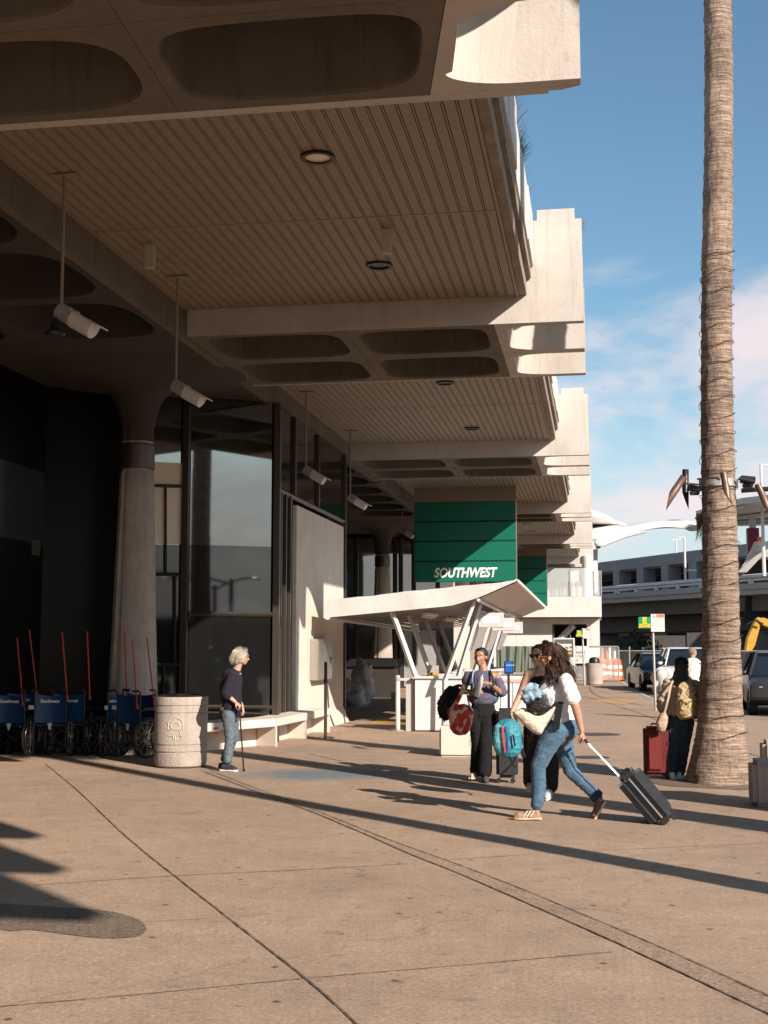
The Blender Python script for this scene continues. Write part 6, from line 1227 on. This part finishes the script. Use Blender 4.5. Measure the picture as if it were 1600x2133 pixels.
m_ = MB(); m_.tube([Q(1024, 1422, -.20), Q(1028, 1428, -.19)], .031, 12); m_.obj('watch', black_m, pw)
bo = thing('bottle', 'white insulated bottle held in both hands by the young woman', 'bottle', tuple(Q(993, 1452, -.26))); m_ = MB(); a, b = Q(992, 1451, -.27), Q(1001, 1420, -.27); d = (b-a).normalized(); m_.tube([a, a.lerp(b, .8), b], [.034, .037, .034], 20); m_.obj('body', white_plas, bo, smooth=True); m_ = MB(); m_.tube([b+d*.001, b+d*.05, b+d*.06], [.028, .026, .014], 16); m_.tube([b+d*.06, b+d*.09], [.010, .008], 8); m_.obj('lid', M('bottle_lid', (.6, .58, .58), .4), bo, smooth=True)
# red patterned tote
to = thing('tote_bag', 'large red and cream patterned tote hanging from the young woman\'s arm', 'bag', tuple(P(957, 1532, 15.95)))
def tote_mat():
    m = bpy.data.materials.new('tote_pattern'); m.use_nodes = True; t = m.node_tree; b = t.nodes['Principled BSDF']; b.inputs['Roughness'].default_value = .7; tc = nd(t, 'ShaderNodeTexCoord'); v = nd(t, 'ShaderNodeTexVoronoi'); v.inputs['Scale'].default_value = 13; mp = nd(t, 'ShaderNodeMapping'); mp.inputs['Scale'].default_value = (1, .35, .8); mp.inputs['Rotation'].default_value = (0, .3, 0)
    t.links.new(tc.outputs['Object'], mp.inputs[0]); t.links.new(mp.outputs[0], v.inputs['Vector']); r = nd(t, 'ShaderNodeMapRange'); r.inputs['From Min'].default_value = .52; r.inputs['From Max'].default_value = .55; t.links.new(v.outputs['Distance'], r.inputs['Value'])
    x = nd(t, 'ShaderNodeMix', data_type='RGBA'); x.inputs[6].default_value = (.42, .022, .010, 1); x.inputs[7].default_value = (.50, .38, .28, 1); t.links.new(r.outputs[0], x.inputs[0]); t.links.new(x.outputs[2], b.inputs['Base Color']); return m
tm = tote_mat(); YT = 15.92; F = Fig(); ring = [(932, 1478), (936, 1500), (938, 1518), (946, 1528), (958, 1532), (970, 1530), (980, 1520), (984, 1498), (986, 1482), (978, 1470), (966, 1466), (948, 1468)]
c = sum([P(x, y, YT) for x, y in ring], V())/len(ring); F.m.rings([[c+(P(x, y, YT)-c)*k+V((0, dy, 0)) for x, y in ring] for dy, k in ((-.13, .55), (-.10, .85), (-.04, 1), (.04, 1), (.10, .85), (.13, .55))]); F.bake('body', tm, to, vox=.008, sm=3, wr=.006)
m_ = MB(); m_.tube(smoothmin_pts([P(938, 1482, YT-.05), P(952, 1462, YT-.1), P(962, 1442, YT-.12), P(968, 1436, YT-.08), P(973, 1446, YT-.1), P(976, 1462, YT-.1), P(984, 1486, YT-.03)], 5), .030, 8, flat=.35); m_.obj('handle', tm, to, smooth=True)
# black backpack on the ground side
bb = thing('backpack', 'black backpack hanging behind the red patterned tote', 'backpack', tuple(P(932, 1500, 16.35))); F = Fig(); F.limb([P(938, 1448, 16.4), P(930, 1470, 16.4), P(928, 1490, 16.4)], [.10, .12, .085], flat=.8, side=(1, 0, 0)); F.ell(P(945, 1440, 16.4), (.10, .08, .07)); F.bake('body', black_cloth, bb, vox=.009, sm=2, wr=.02)
m_ = MB(); m_.tube(smoothmin_pts([P(938, 1436, 16.35), P(955, 1428, 16.3), P(970, 1432, 16.2), P(973, 1425, 16.15)], 4), .02, 6, flat=.4); m_.tube([P(923, 1492, 16.35), P(927, 1505, 16.35)], .008, 4); m_.obj('strap', black_cloth, bb)
# her own blue backpack
bp_ = thing('backpack', 'blue grey backpack worn by the young woman, only its straps and teal side showing', 'backpack', tuple(Q(1006, 1460, .2))); F = Fig(); F.limb([Q(1012, 1412, .22), Q(1016, 1450, .22)], [.13, .15], flat=.6, side=(1, 0, 0)); F.bake('body', M('pack_teal', (.02, .16, .20), .6, bump=.6, bscale=14), bp_, vox=.010, sm=2, wr=.01)
m_ = MB()
for x0, x1, x2 in ((986, 984, 986), (1022, 1027, 1034)): m_.tube(smoothmin_pts([Q(x0, 1399, .10), Q(x0, 1400, -.06), Q(x1, 1415, -.125), Q(x2, 1440, -.09)], 5), .034, 6, flat=.25)
m_.obj('strap', lt_blue, bp_)

# ============ 4. old woman with a cane, facing right
Yw = 16.9; Q = lambda x, y, dy=0: P(x, y, Yw+dy)
pw = thing('person', 'stooped white haired old woman in navy sweater and faded jeans leaning on a cane', 'person', (Q(476, 1600).x, Yw, 0))
F = Fig(); hc = Q(503, 1368); fd = V((1, .15, -.15)); A, R_, s_ = head(F, hc, fd, h=.215); F.limb([hc+V((-.02, 0, -.05)), Q(492, 1398)], [.046, .056])
F.limb([Q(487, 1408), Q(481, 1440), Q(478, 1480)], [.12, .13, .13], flat=.95, side=(0, 1, 0)); sN, sF = Q(485, 1407, -.15), Q(490, 1407, .15); eN, wN = Q(470, 1446, -.20), Q(490, 1462, -.17)
F.limb([sN, eN], [.044, .038]); F.limb([eN, wN], [.036, .024]); hand(F, wN, V((.8, .1, -.65)), V((-.1, .3, -.9)), curl=1.0, thumb=-1, s=.95)
eF, wF = Q(492, 1448, .22), Q(505, 1472, .12); F.limb([sF, eF, wF], [.044, .036, .024]); hand(F, wF, V((.3, -.2, -1)), V((-.6, 0, -.3)), curl=.6, thumb=1, s=.9)
hN, hF = Q(476, 1488, -.08), Q(484, 1488, .08); kN, kF = Q(479, 1536, -.08), Q(487, 1536, .08); aN, aF = Q(474, 1588, -.08), Q(468, 1585, .08)
F.limb([hN, kN, aN], [.08, .05, .034]); F.limb([hF, kF, aF], [.08, .05, .034]); F.bake('body', skin_c, pw, vox=.007, sm=3); face_bits(A, R_, s_, pw, brow=hair_wh)
F = Fig(); F.limb([Q(490, 1402), Q(486, 1412)], [.085, .14], flat=.95, side=(0, 1, 0)); F.limb([Q(484, 1410), Q(480, 1440), Q(482, 1470), Q(480, 1486)], [.145, .158, .145, .140], flat=.95, side=(0, 1, 0)); F.limb([sN, eN+V((0, -.01, 0)), eN.lerp(wN, .25)], [.070, .070, .060]); F.limb([sF, eF], [.066, .062]); F.ell(Q(475, 1420), (.10, .13, .12)); F.bake('sweater', navy_knit, pw, vox=.009, sm=3, wr=.006)
F = Fig(); F.ell(Q(470, 1490, -.02), (.085, .12, .09)); F.bake('tied_jacket', black_cloth, pw, vox=.01, sm=2, wr=.014)
F = Fig(); F.limb([Q(480, 1480), Q(479, 1492)], [.125, .13], flat=.95, side=(0, 1, 0)); F.limb([hN, kN, aN+V((0, 0, .02))], [.095, .068, .062]); F.limb([hF, kF, aF+V((0, 0, .02))], [.095, .068, .062]); F.bake('jeans', denim_gr, pw, vox=.009, sm=2, wr=.007)
F = Fig(); F.ell(A(-.025, 0, .035), (.092, .108, .100), R_); F.ell(A(-.055, 0, -.030), (.085, .075, .075), R_); F.ell(A(-.01, .06, -.01), (.03, .05, .06), R_); F.ell(A(.02, 0, .085), (.075, .06, .045), R_); F.bake('hair', hair_wh, pw, vox=.006, sm=1, disp=.022, dsc=26)
st = [([A(.04, -.02, .11), A(.04, .07, .07), A(.02, .09, .0), A(.0, .08, -.05)], .014), ([A(-.04, 0, .12), A(-.09, .06, .05), A(-.10, .06, -.03), A(-.08, .05, -.09)], .02), ([A(-.02, 0, .12), A(-.02, .09, .04), A(-.04, .09, -.04), A(-.05, .07, -.08)], .018)]; locks(pw, hair_wh, st, 380, r=.0034, wav=.016, seed=8)
for a, b, dy in ((462, 504, -.09), (449, 490, .09)): shoe(0, V((Q(a, 1604).x, Yw+dy, .006)), V((Q(b, 1604).x-.02, Yw+dy-.03, .006)), M('shoe_navy', (.022, .022, .038), .8), pw)
cn = thing('walking_cane', 'thin black walking cane held by the old woman', 'cane', tuple(G(508, 1607))); m_ = MB(); ct = Q(499, 1476, -.14); cb = G(508, 1607); m_.cyl(cb, ct, .011, 10); m_.cyl(cb, cb+V((0, 0, .035)), .018, 10); m_.obj('shaft', black_m, cn, smooth=True); m_ = MB(); m_.tube([ct+V((-.07, 0, .012)), ct+V((-.02, 0, .02)), ct+V((.03, 0, .008))], .014, 8); m_.obj('handle', black_m, cn, smooth=True)
eg = thing('eyeglasses', 'thin glasses worn by the white haired old woman', 'glasses', tuple(A(.1, 0, .01))); m_ = MB()
for k in (-1, 1): m_.tube([A(.097, .030*k+.019*math.cos(t), .006+.016*math.sin(t)) for t in [i*2*PI/12 for i in range(13)]], .0022, 4)
m_.tube([A(.096, .05, .012), A(0, .08, .012)], .0022, 4); m_.obj('frame', M('rim_red', (.3, .08, .06), .3), eg); 

# ============ 5. person in beige seen from behind by the palm
Yw = 16.75; Q = lambda x, y, dy=0: P(x, y, Yw+dy)
pw = thing('person', 'person in black cap and beige shirt seen from behind, standing beside the palm', 'person', (Q(1404, 1612).x, Yw, 0))
F = Fig(); hc = Q(1420, 1388); fd = V((.12, 1, 0)); A, R_, s_ = head(F, hc, fd, h=.22); F.limb([hc+V((0, -.01, -.05)), Q(1420, 1416)], [.048, .06])
F.limb([Q(1419, 1424), Q(1418, 1455), Q(1416, 1492)], [.13, .13, .15], flat=.72, side=(1, 0, 0)); sL, sR = Q(1393, 1424), Q(1445, 1424); eL, wL = Q(1380, 1458), Q(1378, 1485, .10)
F.limb([sL, eL, wL], [.046, .04, .027]); hand(F, wL, V((0, .4, -1)), V((.7, .2, -.2)), curl=.9, thumb=-1, s=.95); eR, wR = Q(1456, 1460, .05), Q(1452, 1480, .25); F.limb([sR, eR, wR], [.046, .04, .027]); hand(F, wR, V((0, .9, -.4)), V((-.7, 0, -.2)), curl=.7, thumb=1, s=.95)
hL, hR = Q(1406, 1500), Q(1428, 1500); kL, kR = Q(1404, 1555), Q(1422, 1555, .03); aL, aR = Q(1399, 1608), Q(1415, 1606, .06); F.limb([hL, kL, aL], [.085, .055, .036]); F.limb([hR, kR, aR], [.085, .055, .036]); F.bake('body', skin_b, pw, vox=.0085, sm=3)
F = Fig(); F.limb([Q(1419, 1418), Q(1419, 1428)], [.09, .15], flat=.72, side=(1, 0, 0)); F.limb([Q(1419, 1424), Q(1417, 1455), Q(1415, 1484)], [.155, .158, .168], flat=.75, side=(1, 0, 0)); F.limb([sL, eL, wL+V((0, -.02, .06))], [.074, .074, .058]); F.limb([sR, eR, wR], [.07, .07, .055]); F.bake('shirt', beige_cot, pw, vox=.009, sm=2, wr=.016)
F = Fig(); F.limb([Q(1416, 1482), Q(1416, 1502)], [.15, .165], flat=.78, side=(1, 0, 0)); F.limb([hL, kL, aL], [.118, .095, .082]); F.limb([hR, kR, aR], [.115, .09, .080]); F.bake('jeans', denim_dk, pw, vox=.010, sm=2, wr=.006)
F = Fig(); F.ell(A(-.03, 0, .0), (.088, .085, .105), R_); F.limb([A(-.05, 0, -.02), Q(1418, 1412, -.06), Q(1417, 1422, -.08)], [.085, .10, .085], flat=.6, side=(1, 0, 0)); F.bake('hair', hair_bk, pw, vox=.008, sm=2, disp=.01, dsc=25)
F = Fig(); F.ell(A(-.010, 0, .050), (.090, .102, .075), R_); F.limb([A(.08, -.04, .05), A(.15, 0, .035), A(.08, .04, .05)], [.02, .02, .02], flat=.4); F.bake('cap', black_cloth, pw, vox=.007, sm=2); m_ = MB(); m_.tube([A(-.108, -.012, .062), A(-.109, 0, .058), A(-.108, .012, .068)], .004, 5); m_.obj('cap_mark', M('cap_grey', (.2, .2, .2), .6), pw)
shoe(0, V((Q(1404, 1616).x, Yw-.14, .004)), V((Q(1392, 1616).x-.06, Yw+.10, .004)), shoe_w, pw); shoe(0, V((Q(1414, 1614).x, Yw-.06, .004)), V((Q(1417, 1614).x, Yw+.22, .004)), shoe_w, pw)
kb = thing('backpack', 'khaki canvas backpack on the back of the person in the black cap', 'backpack', tuple(Q(1430, 1495, -.2))); F = Fig(); F.limb([Q(1430, 1436, -.20), Q(1430, 1470, -.21), Q(1429, 1484, -.20)], [.105, .135, .12], flat=.68, side=(1, 0, 0)); F.bake('body', khaki, kb, vox=.008, sm=2, wr=.024)
F = Fig(); F.limb([Q(1431, 1464, -.29), Q(1430, 1484, -.29)], [.085, .09], flat=.5, side=(1, 0, 0)); F.bake('front_pocket', khaki, kb, vox=.008, sm=2, wr=.016)
m_ = MB(); m_.tube(smoothmin_pts([Q(1424, 1424, -.2), Q(1438, 1418, -.22), Q(1450, 1424, -.18)], 4), .010, 6); m_.tube(smoothmin_pts([Q(1436, 1430, -.22), Q(1412, 1420, -.06), Q(1408, 1418, .05)], 4), .016, 6, flat=.4); m_.tube([Q(1424, 1462, -.33), Q(1432, 1466, -.34), Q(1440, 1460, -.33)], .010, 5); m_.obj('strap', M('khaki_strap', (.22, .16, .09), .8), kb)
sb_ = slabbag([(1374, 1487), (1384, 1482), (1392, 1492), (1391, 1506), (1386, 1524), (1377, 1527), (1369, 1520), (1366, 1505)], 16.5, .06, M('tan_bag', (.42, .30, .22), .7, bump=.4), 'shoulder_bag', 'small tan shoulder bag hanging at the hip of the person in the black cap', 'bag')
m_ = MB(); m_.tube(smoothmin_pts([P(1384, 1486, 16.5), P(1392, 1455, 16.5), P(1398, 1426, 16.6), P(1404, 1416, 16.7)], 5), .014, 6, flat=.4); o_ = m_.obj('strap', M('tan_bag')); o_.parent = sb_; o_.matrix_parent_inverse = Matrix.Translation(sb_.location).inverted()
bk_ = slabbag([(1440, 1420), (1452, 1418), (1460, 1432), (1460, 1480), (1452, 1498), (1442, 1497), (1438, 1470)], 17.2, .14, black_cloth, 'duffel_bag', 'bulky black duffel beside the khaki backpack, partly behind the palm', 'bag', wr=.007)
rc = thing('rolling_suitcase', 'tall dark red upright suitcase standing left of the person in the black cap', 'suitcase', (Q(1365, 1614).x, Yw, 0)); m_ = MB(); a, b = P(1342, 1612, 16.7), P(1392, 1514, 16.7); m_.b2((a.x, 16.62, .05), (b.x, 16.92, b.z)); m_.obj('shell', case_red, rc, bevel=.04, smooth=True)
m_ = MB(); m_.b2((a.x+.05, 16.585, .12), (a.x+.22, 16.63, b.z-.08)); m_.obj('front_pocket', M('suitcase_maroon2', (.16, .016, .014), .7), rc, bevel=.015); m_ = MB(); m_.b2((a.x-.004, 16.70, .055), (a.x+.04, 16.80, b.z-.02)); m_.obj('side_trim', M('case_olive', (.09, .07, .04), .7), rc, bevel=.01)
for dx in (.05, .28): m_ = MB(); m_.cyl((a.x+dx, 16.64, .032), (a.x+dx, 16.68, .032), .031); m_.obj('wheel', rubber, rc)
m_ = MB(); m_.tube([(a.x+.1, 16.8, b.z-.01), (a.x+.1, 16.8, b.z+.03), (a.x+.24, 16.8, b.z+.03), (a.x+.24, 16.8, b.z-.01)], .011, 6); m_.obj('handle_grip', black_m, rc)

# ============ 6. man in white shirt farther back
Yw = 30.2; Q = lambda x, y, dy=0: P(x, y, Yw+dy)
pw = thing('person', 'grey haired man in a white short sleeved shirt walking away near the parked cars', 'person', (Q(1443, 1490).x, Yw, 0))
F = Fig(); hc = Q(1443, 1359); A, R_, s_ = head(F, hc, V((.7, .6, 0)), h=.23); F.limb([hc+V((0, 0, -.06)), Q(1442, 1374)], [.05, .062]); F.limb([Q(1443, 1380), Q(1444, 1400), Q(1444, 1422)], [.14, .14, .15], flat=.7, side=(1, 0, 0))
sL, sR = Q(1429, 1382), Q(1457, 1382); eR, wR = Q(1460, 1404), Q(1461, 1422); F.limb([sR, eR, wR], [.052, .044, .03]); hand(F, wR, V((0, 0, -1)), V((-1, 0, 0)), curl=.5, thumb=1); eL, wL = Q(1427, 1404), Q(1429, 1420, .1); F.limb([sL, eL, wL], [.052, .044, .03]); hand(F, wL, V((0, 0, -1)), V((1, 0, 0)), curl=.5, thumb=-1)
hL, hR = Q(1439, 1425), Q(1449, 1425); kL, kR = Q(1438, 1455), Q(1451, 1455, .1); aL, aR = V((kL.x, Yw-.1, .09)), V((kR.x, Yw+.2, .09)); F.limb([hL, kL, aL], [.09, .06, .04]); F.limb([hR, kR, aR], [.09, .06, .04]); F.bake('body', skin_a, pw, vox=.010, sm=3)
F = Fig(); F.limb([Q(1443, 1376), Q(1443, 1384)], [.10, .17], flat=.7, side=(1, 0, 0)); F.limb([Q(1443, 1382), Q(1443, 1400), Q(1444, 1420)], [.175, .172, .175], flat=.72, side=(1, 0, 0)); F.limb([sR, sR.lerp(eR, .8)], [.08, .078]); F.limb([sL, sL.lerp(eL, .8)], [.08, .078]); F.bake('shirt', M('cream_cotton', (.70, .65, .56), .85), pw, vox=.012, sm=2, wr=.007)
F = Fig(); F.limb([Q(1444, 1418), Q(1444, 1428)], [.16, .165], flat=.75, side=(1, 0, 0)); F.limb([hL, kL, aL], [.115, .09, .085]); F.limb([hR, kR, aR], [.115, .09, .085]); F.bake('trousers', M('slate_trousers', (.05, .055, .07), .85), pw, vox=.013, sm=2)
F = Fig(); F.ell(A(-.025, 0, .035), (.084, .100, .088), R_); F.bake('hair', hair_gy, pw, vox=.009, sm=2, disp=.006, dsc=30)
for a_ in (aL, aR): shoe(0, V((a_.x, a_.y-.08, .004)), V((a_.x+.02, a_.y+.18, .004)), shoe_bk, pw, sole=shoe_bk)

# ------------------------------------------------------------------ wheelchairs
def make_wheelchair():
    t = thing('wheelchair', 'blue', 'wheelchair', (0, 0, 0), 0, 'blue airline wheelchairs parked in a row')
    fr_ = M('chair_frame', (.03, .03, .032), .35, metal=.5); W_ = .24
    # seen from the back: -Y is the back of the chair
    m_ = MB(); k = 14; vs = []
    for i in range(k+1):
        u = -W_+2*W_*i/k; sag = .05*(1-(u/W_)**2)
        for z in (.50, .62, .74, .86, .93): vs.append((u, -.22+sag*(.6+z*.4), z-.03*(1-(u/W_)**2)*(1 if z > .9 else 0)))
    fs = [(i*5+j, (i+1)*5+j, (i+1)*5+j+1, i*5+j+1) for i in range(k) for j in range(4)]; m_.add(vs, fs); vs2 = [(x, y+.012, z) for x, y, z in vs]; m_.add(vs2, fs)
    m_.obj('back_sling', blue_vinyl, t, smooth=True)
    tx = text('lettering', 'Southwest', .068, letter, (-.16, -.185, .80), (1, 0, 0), (0, 0, 1), depth=.001, bold=.002, parent=t)
    for v in tx.data.vertices: v.co.y = -.222+.05*(1-(v.co.x/W_)**2)*.94-.006+(v.co.y+.185)*1
    for sx_ in (-1, 1):
        x = sx_*W_; m_ = MB(); m_.tube([(x, -.22, .12), (x, -.22, .96), (x, -.25, .985), (x, -.33, .99)], .012, 8); m_.tube([(x, .28, .46), (x, -.22, .47)], .012, 8); m_.tube([(x, -.2, .70), (x, .12, .70), (x, .18, .66), (x, .18, .47)], .012, 8); m_.tube([(x, .28, .46), (x, .32, .12), (x*.8, .40, .10)], .011, 8); m_.tube([(x, -.22, .18), (x, .28, .18)], .010, 8); m_.obj('frame', fr_, t, smooth=True)
        m_ = MB(); m_.tube([(x, -.26, .986), (x, -.37, .985)], .018, 8); m_.obj('handle', rubber, t, smooth=True)
        wx = sx_*(W_+.055); m_ = MB(); m_.torus((wx, -.12, .30), .285, .016, 'X', 36, 8); wh = m_.obj('wheel', rubber, t, smooth=True)
        m_ = MB(); m_.torus((wx+sx_*.03, -.12, .30), .255, .009, 'X', 36, 6); m_.obj('push_rim', M('push_rim', (.10, .095, .09), .3, metal=.8), wh, smooth=True)
        m_ = MB(); 
        for a in range(12): an = a*PI/6; m_.cyl((wx, -.12, .30), (wx, -.12+.28*math.cos(an), .30+.28*math.sin(an)), .003, 4)
        m_.cyl((wx-.03, -.12, .30), (wx+.03, -.12, .30), .025, 10); m_.obj('spokes', galv, wh)
        m_ = MB(); m_.cyl((sx_*(W_-.01)-.013, .30, .095), (sx_*(W_-.01)+.013, .30, .095), .095, 20); m_.tube([(sx_*(W_-.01), .30, .1), (sx_*(W_-.01), .28, .25)], .009, 6); m_.obj('caster', rubber, t)
        m_ = MB(); m_.b2((x-.02, -.16, .71), (x+.02, .12, .735)); m_.obj('armrest', black_m, t, bevel=.006)
        m_ = MB(); m_.b2((sx_*.14-.07, .34, .09), (sx_*.14+.07, .50, .105)); m_.obj('footrest', fr_, t)
    m_ = MB(); m_.b2((-W_, -.2, .455), (W_, .26, .475)); m_.obj('seat', blue_vinyl, t, bevel=.005)
    m_ = MB(); m_.tube([(-W_, -.1, .12), (W_, -.1, .44)], .010, 6); m_.tube([(W_, -.1, .12), (-W_, -.1, .44)], .010, 6); m_.obj('cross_brace', fr_, t)
    m_ = MB(); m_.prism([(-.035, -.235, .50), (.035, -.235, .50), (.012, -.235, .40), (-.012, -.235, .40)], (0, .004, 0)); m_.obj('tag', white_plas, t)
    m_ = MB(); m_.b2((-.33, -.24, .70), (-.25, -.22, .76)); m_.obj('label_plate', white_plas, t)
    m_ = MB(); m_.cyl((W_+.02, -.24, .86), (W_-.10, -.20, 1.86), .011, 8); m_.cyl((W_+.025, -.242, .84), (W_+.01, -.238, .90), .02, 8); m_.obj('red_pole', red_paint, t, smooth=True)
    return t
wc = make_wheelchair()
def vary(r, i):
    random.seed(i+3)
    if i == 2: r.scale = (.62, 1, 1)
    for c in kids(r):
        if c.name.startswith('red_pole'): c.rotation_euler = (random.uniform(-.04, .04), random.uniform(-.10, .06), 0); c.location = (random.uniform(-.03, .03), 0, random.uniform(-.12, .05))
        if c.name.startswith('label_plate') and random.random() < .6: bpy.data.objects.remove(c)
        elif c.name.startswith('lettering') and i in (3, 310): bpy.data.objects.remove(c)
def wpos(px, py=1583, dy=.2): g = G(px, py); return (g.x, g.y+dy, 0)
spots = [(92, 1578, .10, 'wheelchair with its whole blue back lit, second from the left edge'), (2, 1580, .02, 'wheelchair cut off by the left edge, blue back in shade'), (200, 1578, 1.05, 'wheelchair turned sideways between the two lettered ones, folded blue back'), (266, 1582, -.45, 'wheelchair nearest the round litter bin, lettering partly hidden')]
for i, (px, py, rz, lb) in enumerate(spots):
    if i == 0: wc.location = wpos(px, py, .35); wc.rotation_euler.z = rz; wc['label'] = lb
    else: vary(dup(wc, wpos(px, py, .35+.1*(i % 2)), rz, lb), i)
for px, Y, rz, lb in ((152, 19.0, .1, 'wheelchair in the deep shade of the second row, lettering just readable'), (310, 19.2, -.2, 'wheelchair directly behind the round litter bin'), (50, 19.2, .2, 'wheelchair in the second row behind the two leftmost ones')):
    p = P(px, 1500, Y); vary(dup(wc, (p.x, Y, 0), rz, lb), int(px))

# ------------------------------------------------------------------ cars
def car(name, label, loc, rz, paint, suv=False, L_=4.6, Wd=1.84, H=1.45):
    o = thing(name, label, 'car', loc, 0, 'cars along the kerb'); Rz = Matrix.Translation(loc) @ Matrix.Rotation(rz, 4, 'Z')
    top = H; belt = H*.62; n = 0
    prof = [(-L_/2, .42), (-L_/2+.02, .72), (-L_/2+.22, belt*.86), (-L_/2+1.15, belt), (L_/2-.55, belt+.04), (L_/2-.05, belt*.95), (L_/2, .6), (L_/2-.02, .38), (L_/2-.4, .24), (-L_/2+.4, .24)]
    if suv: prof[4] = (L_/2-.2, belt+.05)
    m_ = MB(); lay = []
    for t in (-1, -.94, -.6, 0, .6, .94, 1): k = 1-.05*abs(t)**4; lay.append([Vector((x*(1-.045*abs(t)**3), t*Wd/2, .24+(z-.24)*(1 if abs(t) < .95 else .93))) for x, z in prof])
    m_.rings(lay); bo_ = m_.obj('body', paint, o, bevel=.03, smooth=True); bo_.matrix_parent_inverse = Matrix.Identity(4); bo_.data.transform(Matrix.Rotation(rz, 4, 'Z'))
    def put(m_, nm, mt, bev=0, sm=False, par=None): q = m_.obj(nm, mt, None, bevel=bev, smooth=sm); q.data.transform(Matrix.Rotation(rz, 4, 'Z')); q.parent = par or o; return q
    gh = [(-L_/2+1.0, belt-.02), (-L_/2+1.75, top-.06), (-L_/2+2.3, top), (L_/2-(.75 if suv else 1.5), top-.03), (L_/2-(.25 if suv else .6), belt)]
    m_ = MB(); lay = [[Vector((x, t*(Wd/2-.06-(z-belt)*.38), z)) for x, z in gh] for t in (-1, -.5, .5, 1)]; m_.rings(lay); put(m_, 'greenhouse', M('car_glass', (.012, .014, .016), .06, ior=1.9), .02, True)
    m_ = MB(); rf = [(-L_/2+1.72, top-.045), (-L_/2+2.3, top+.014), (L_/2-(.75 if suv else 1.5), top-.012), (L_/2-(.70 if suv else 1.42), top-.06)]
    m_.rings([[Vector((x, t*(Wd/2-.08-(z-belt)*.38), z)) for x, z in rf] for t in (-1.01, 1.01)]); put(m_, 'roof', paint, .01)
    for sy in (-1, 1):
        y = lambda z: sy*(Wd/2-.055-(z-belt)*.38)
        for a, b in ((gh[0], gh[1]), ((gh[2][0]+.35, belt), (gh[2][0]+.3, top-.02)), (gh[4], gh[3])): m_ = MB(); m_.tube([(a[0], y(a[1]), a[1]), (b[0], y(b[1]), b[1])], .035, 4); put(m_, 'pillar', paint)
        m_ = MB(); m_.ell((-L_/2+1.35, sy*(Wd/2+.08), belt+.06), (.08, .11, .07)); put(m_, 'mirror', paint, 0, True)
        m_ = MB(); m_.ell((-L_/2+.16, sy*(Wd/2-.30), .66), (.10, .18, .08)); put(m_, 'headlight', M('headlight', (.6, .6, .62), .15), 0, True)
        m_ = MB(); m_.ell((L_/2-.10, sy*(Wd/2-.22), belt-.1), (.07, .16, .09)); put(m_, 'tail_light', M('tail_red', (.35, .01, .01), .2), 0, True)
        for x in (-L_/2+.85, L_/2-.85):
            m_ = MB(); m_.cyl((x, sy*(Wd/2-.20), .33), (x, sy*(Wd/2+.012), .33), .33, 28); q = put(m_, 'wheel', rubber, .02); m_ = MB(); m_.cyl((x, sy*(Wd/2-.0), .33), (x, sy*(Wd/2+.018), .33), .21, 20)
            for a in range(5): an = a*2*PI/5; m_.tube([(x, sy*(Wd/2+.02), .33), (x+.19*math.cos(an), sy*(Wd/2+.02), .33+.19*math.sin(an))], .025, 4)
            put(m_, 'rim', M('alloy_rim', (.22, .22, .23), .3, metal=.8), 0, False, q)
    m_ = MB(); m_.b2((-L_/2-.012, -.45, .36), (-L_/2+.05, .45, .62)); put(m_, 'grille', black_m, .02)
    m_ = MB(); m_.b2((-L_/2-.02, -.26, .42), (-L_/2-.012, .26, .53)); put(m_, 'number_plate', white_plas)
    o.location = loc; return o
pb = M('car_black', (.008, .010, .015), .2, var=0); pwh = M('car_white', (.62, .62, .62), .2, coat=1, var=.03); pgr = M('car_charcoal', (.03, .03, .033), .25, var=0)
c_ = P(1378, 1440, 50); car('parked_car', 'black car with a bright headlight parked facing the viewer by the kerb', (c_.x, 51.5, -.04), PI/2+.12, pb, H=1.42, Wd=1.9)
c_ = P(1432, 1440, 47); car('parked_car', 'white off-road vehicle parked beside the black car, behind the man in white', (c_.x+.1, 48.5, -.04), PI/2+.05, pwh, True, L_=4.5, H=1.62, Wd=1.9)
c_ = P(1565, 1490, 32.6); car('parked_car', 'charcoal car cut off by the right edge of the picture', (c_.x+1.02, 34.6, -.04), PI/2-.06, pgr, True, H=1.55)
F = Fig(); p = P(1383, 1420, 46); F.ell(p+V((0, 0, -.12)), (.42, .35, .62)); F.bake('plastic_bundle', M('shiny_plastic', (.55, .5, .48), .2), None, vox=.03, sm=1, disp=.16, dsc=5)
o = bpy.data.objects['plastic_bundle']; tag(recenter(o, (p.x, p.y, 0)), 'crumpled clear plastic wrapped bundle between the sign pole and the black cap', 'bundle')
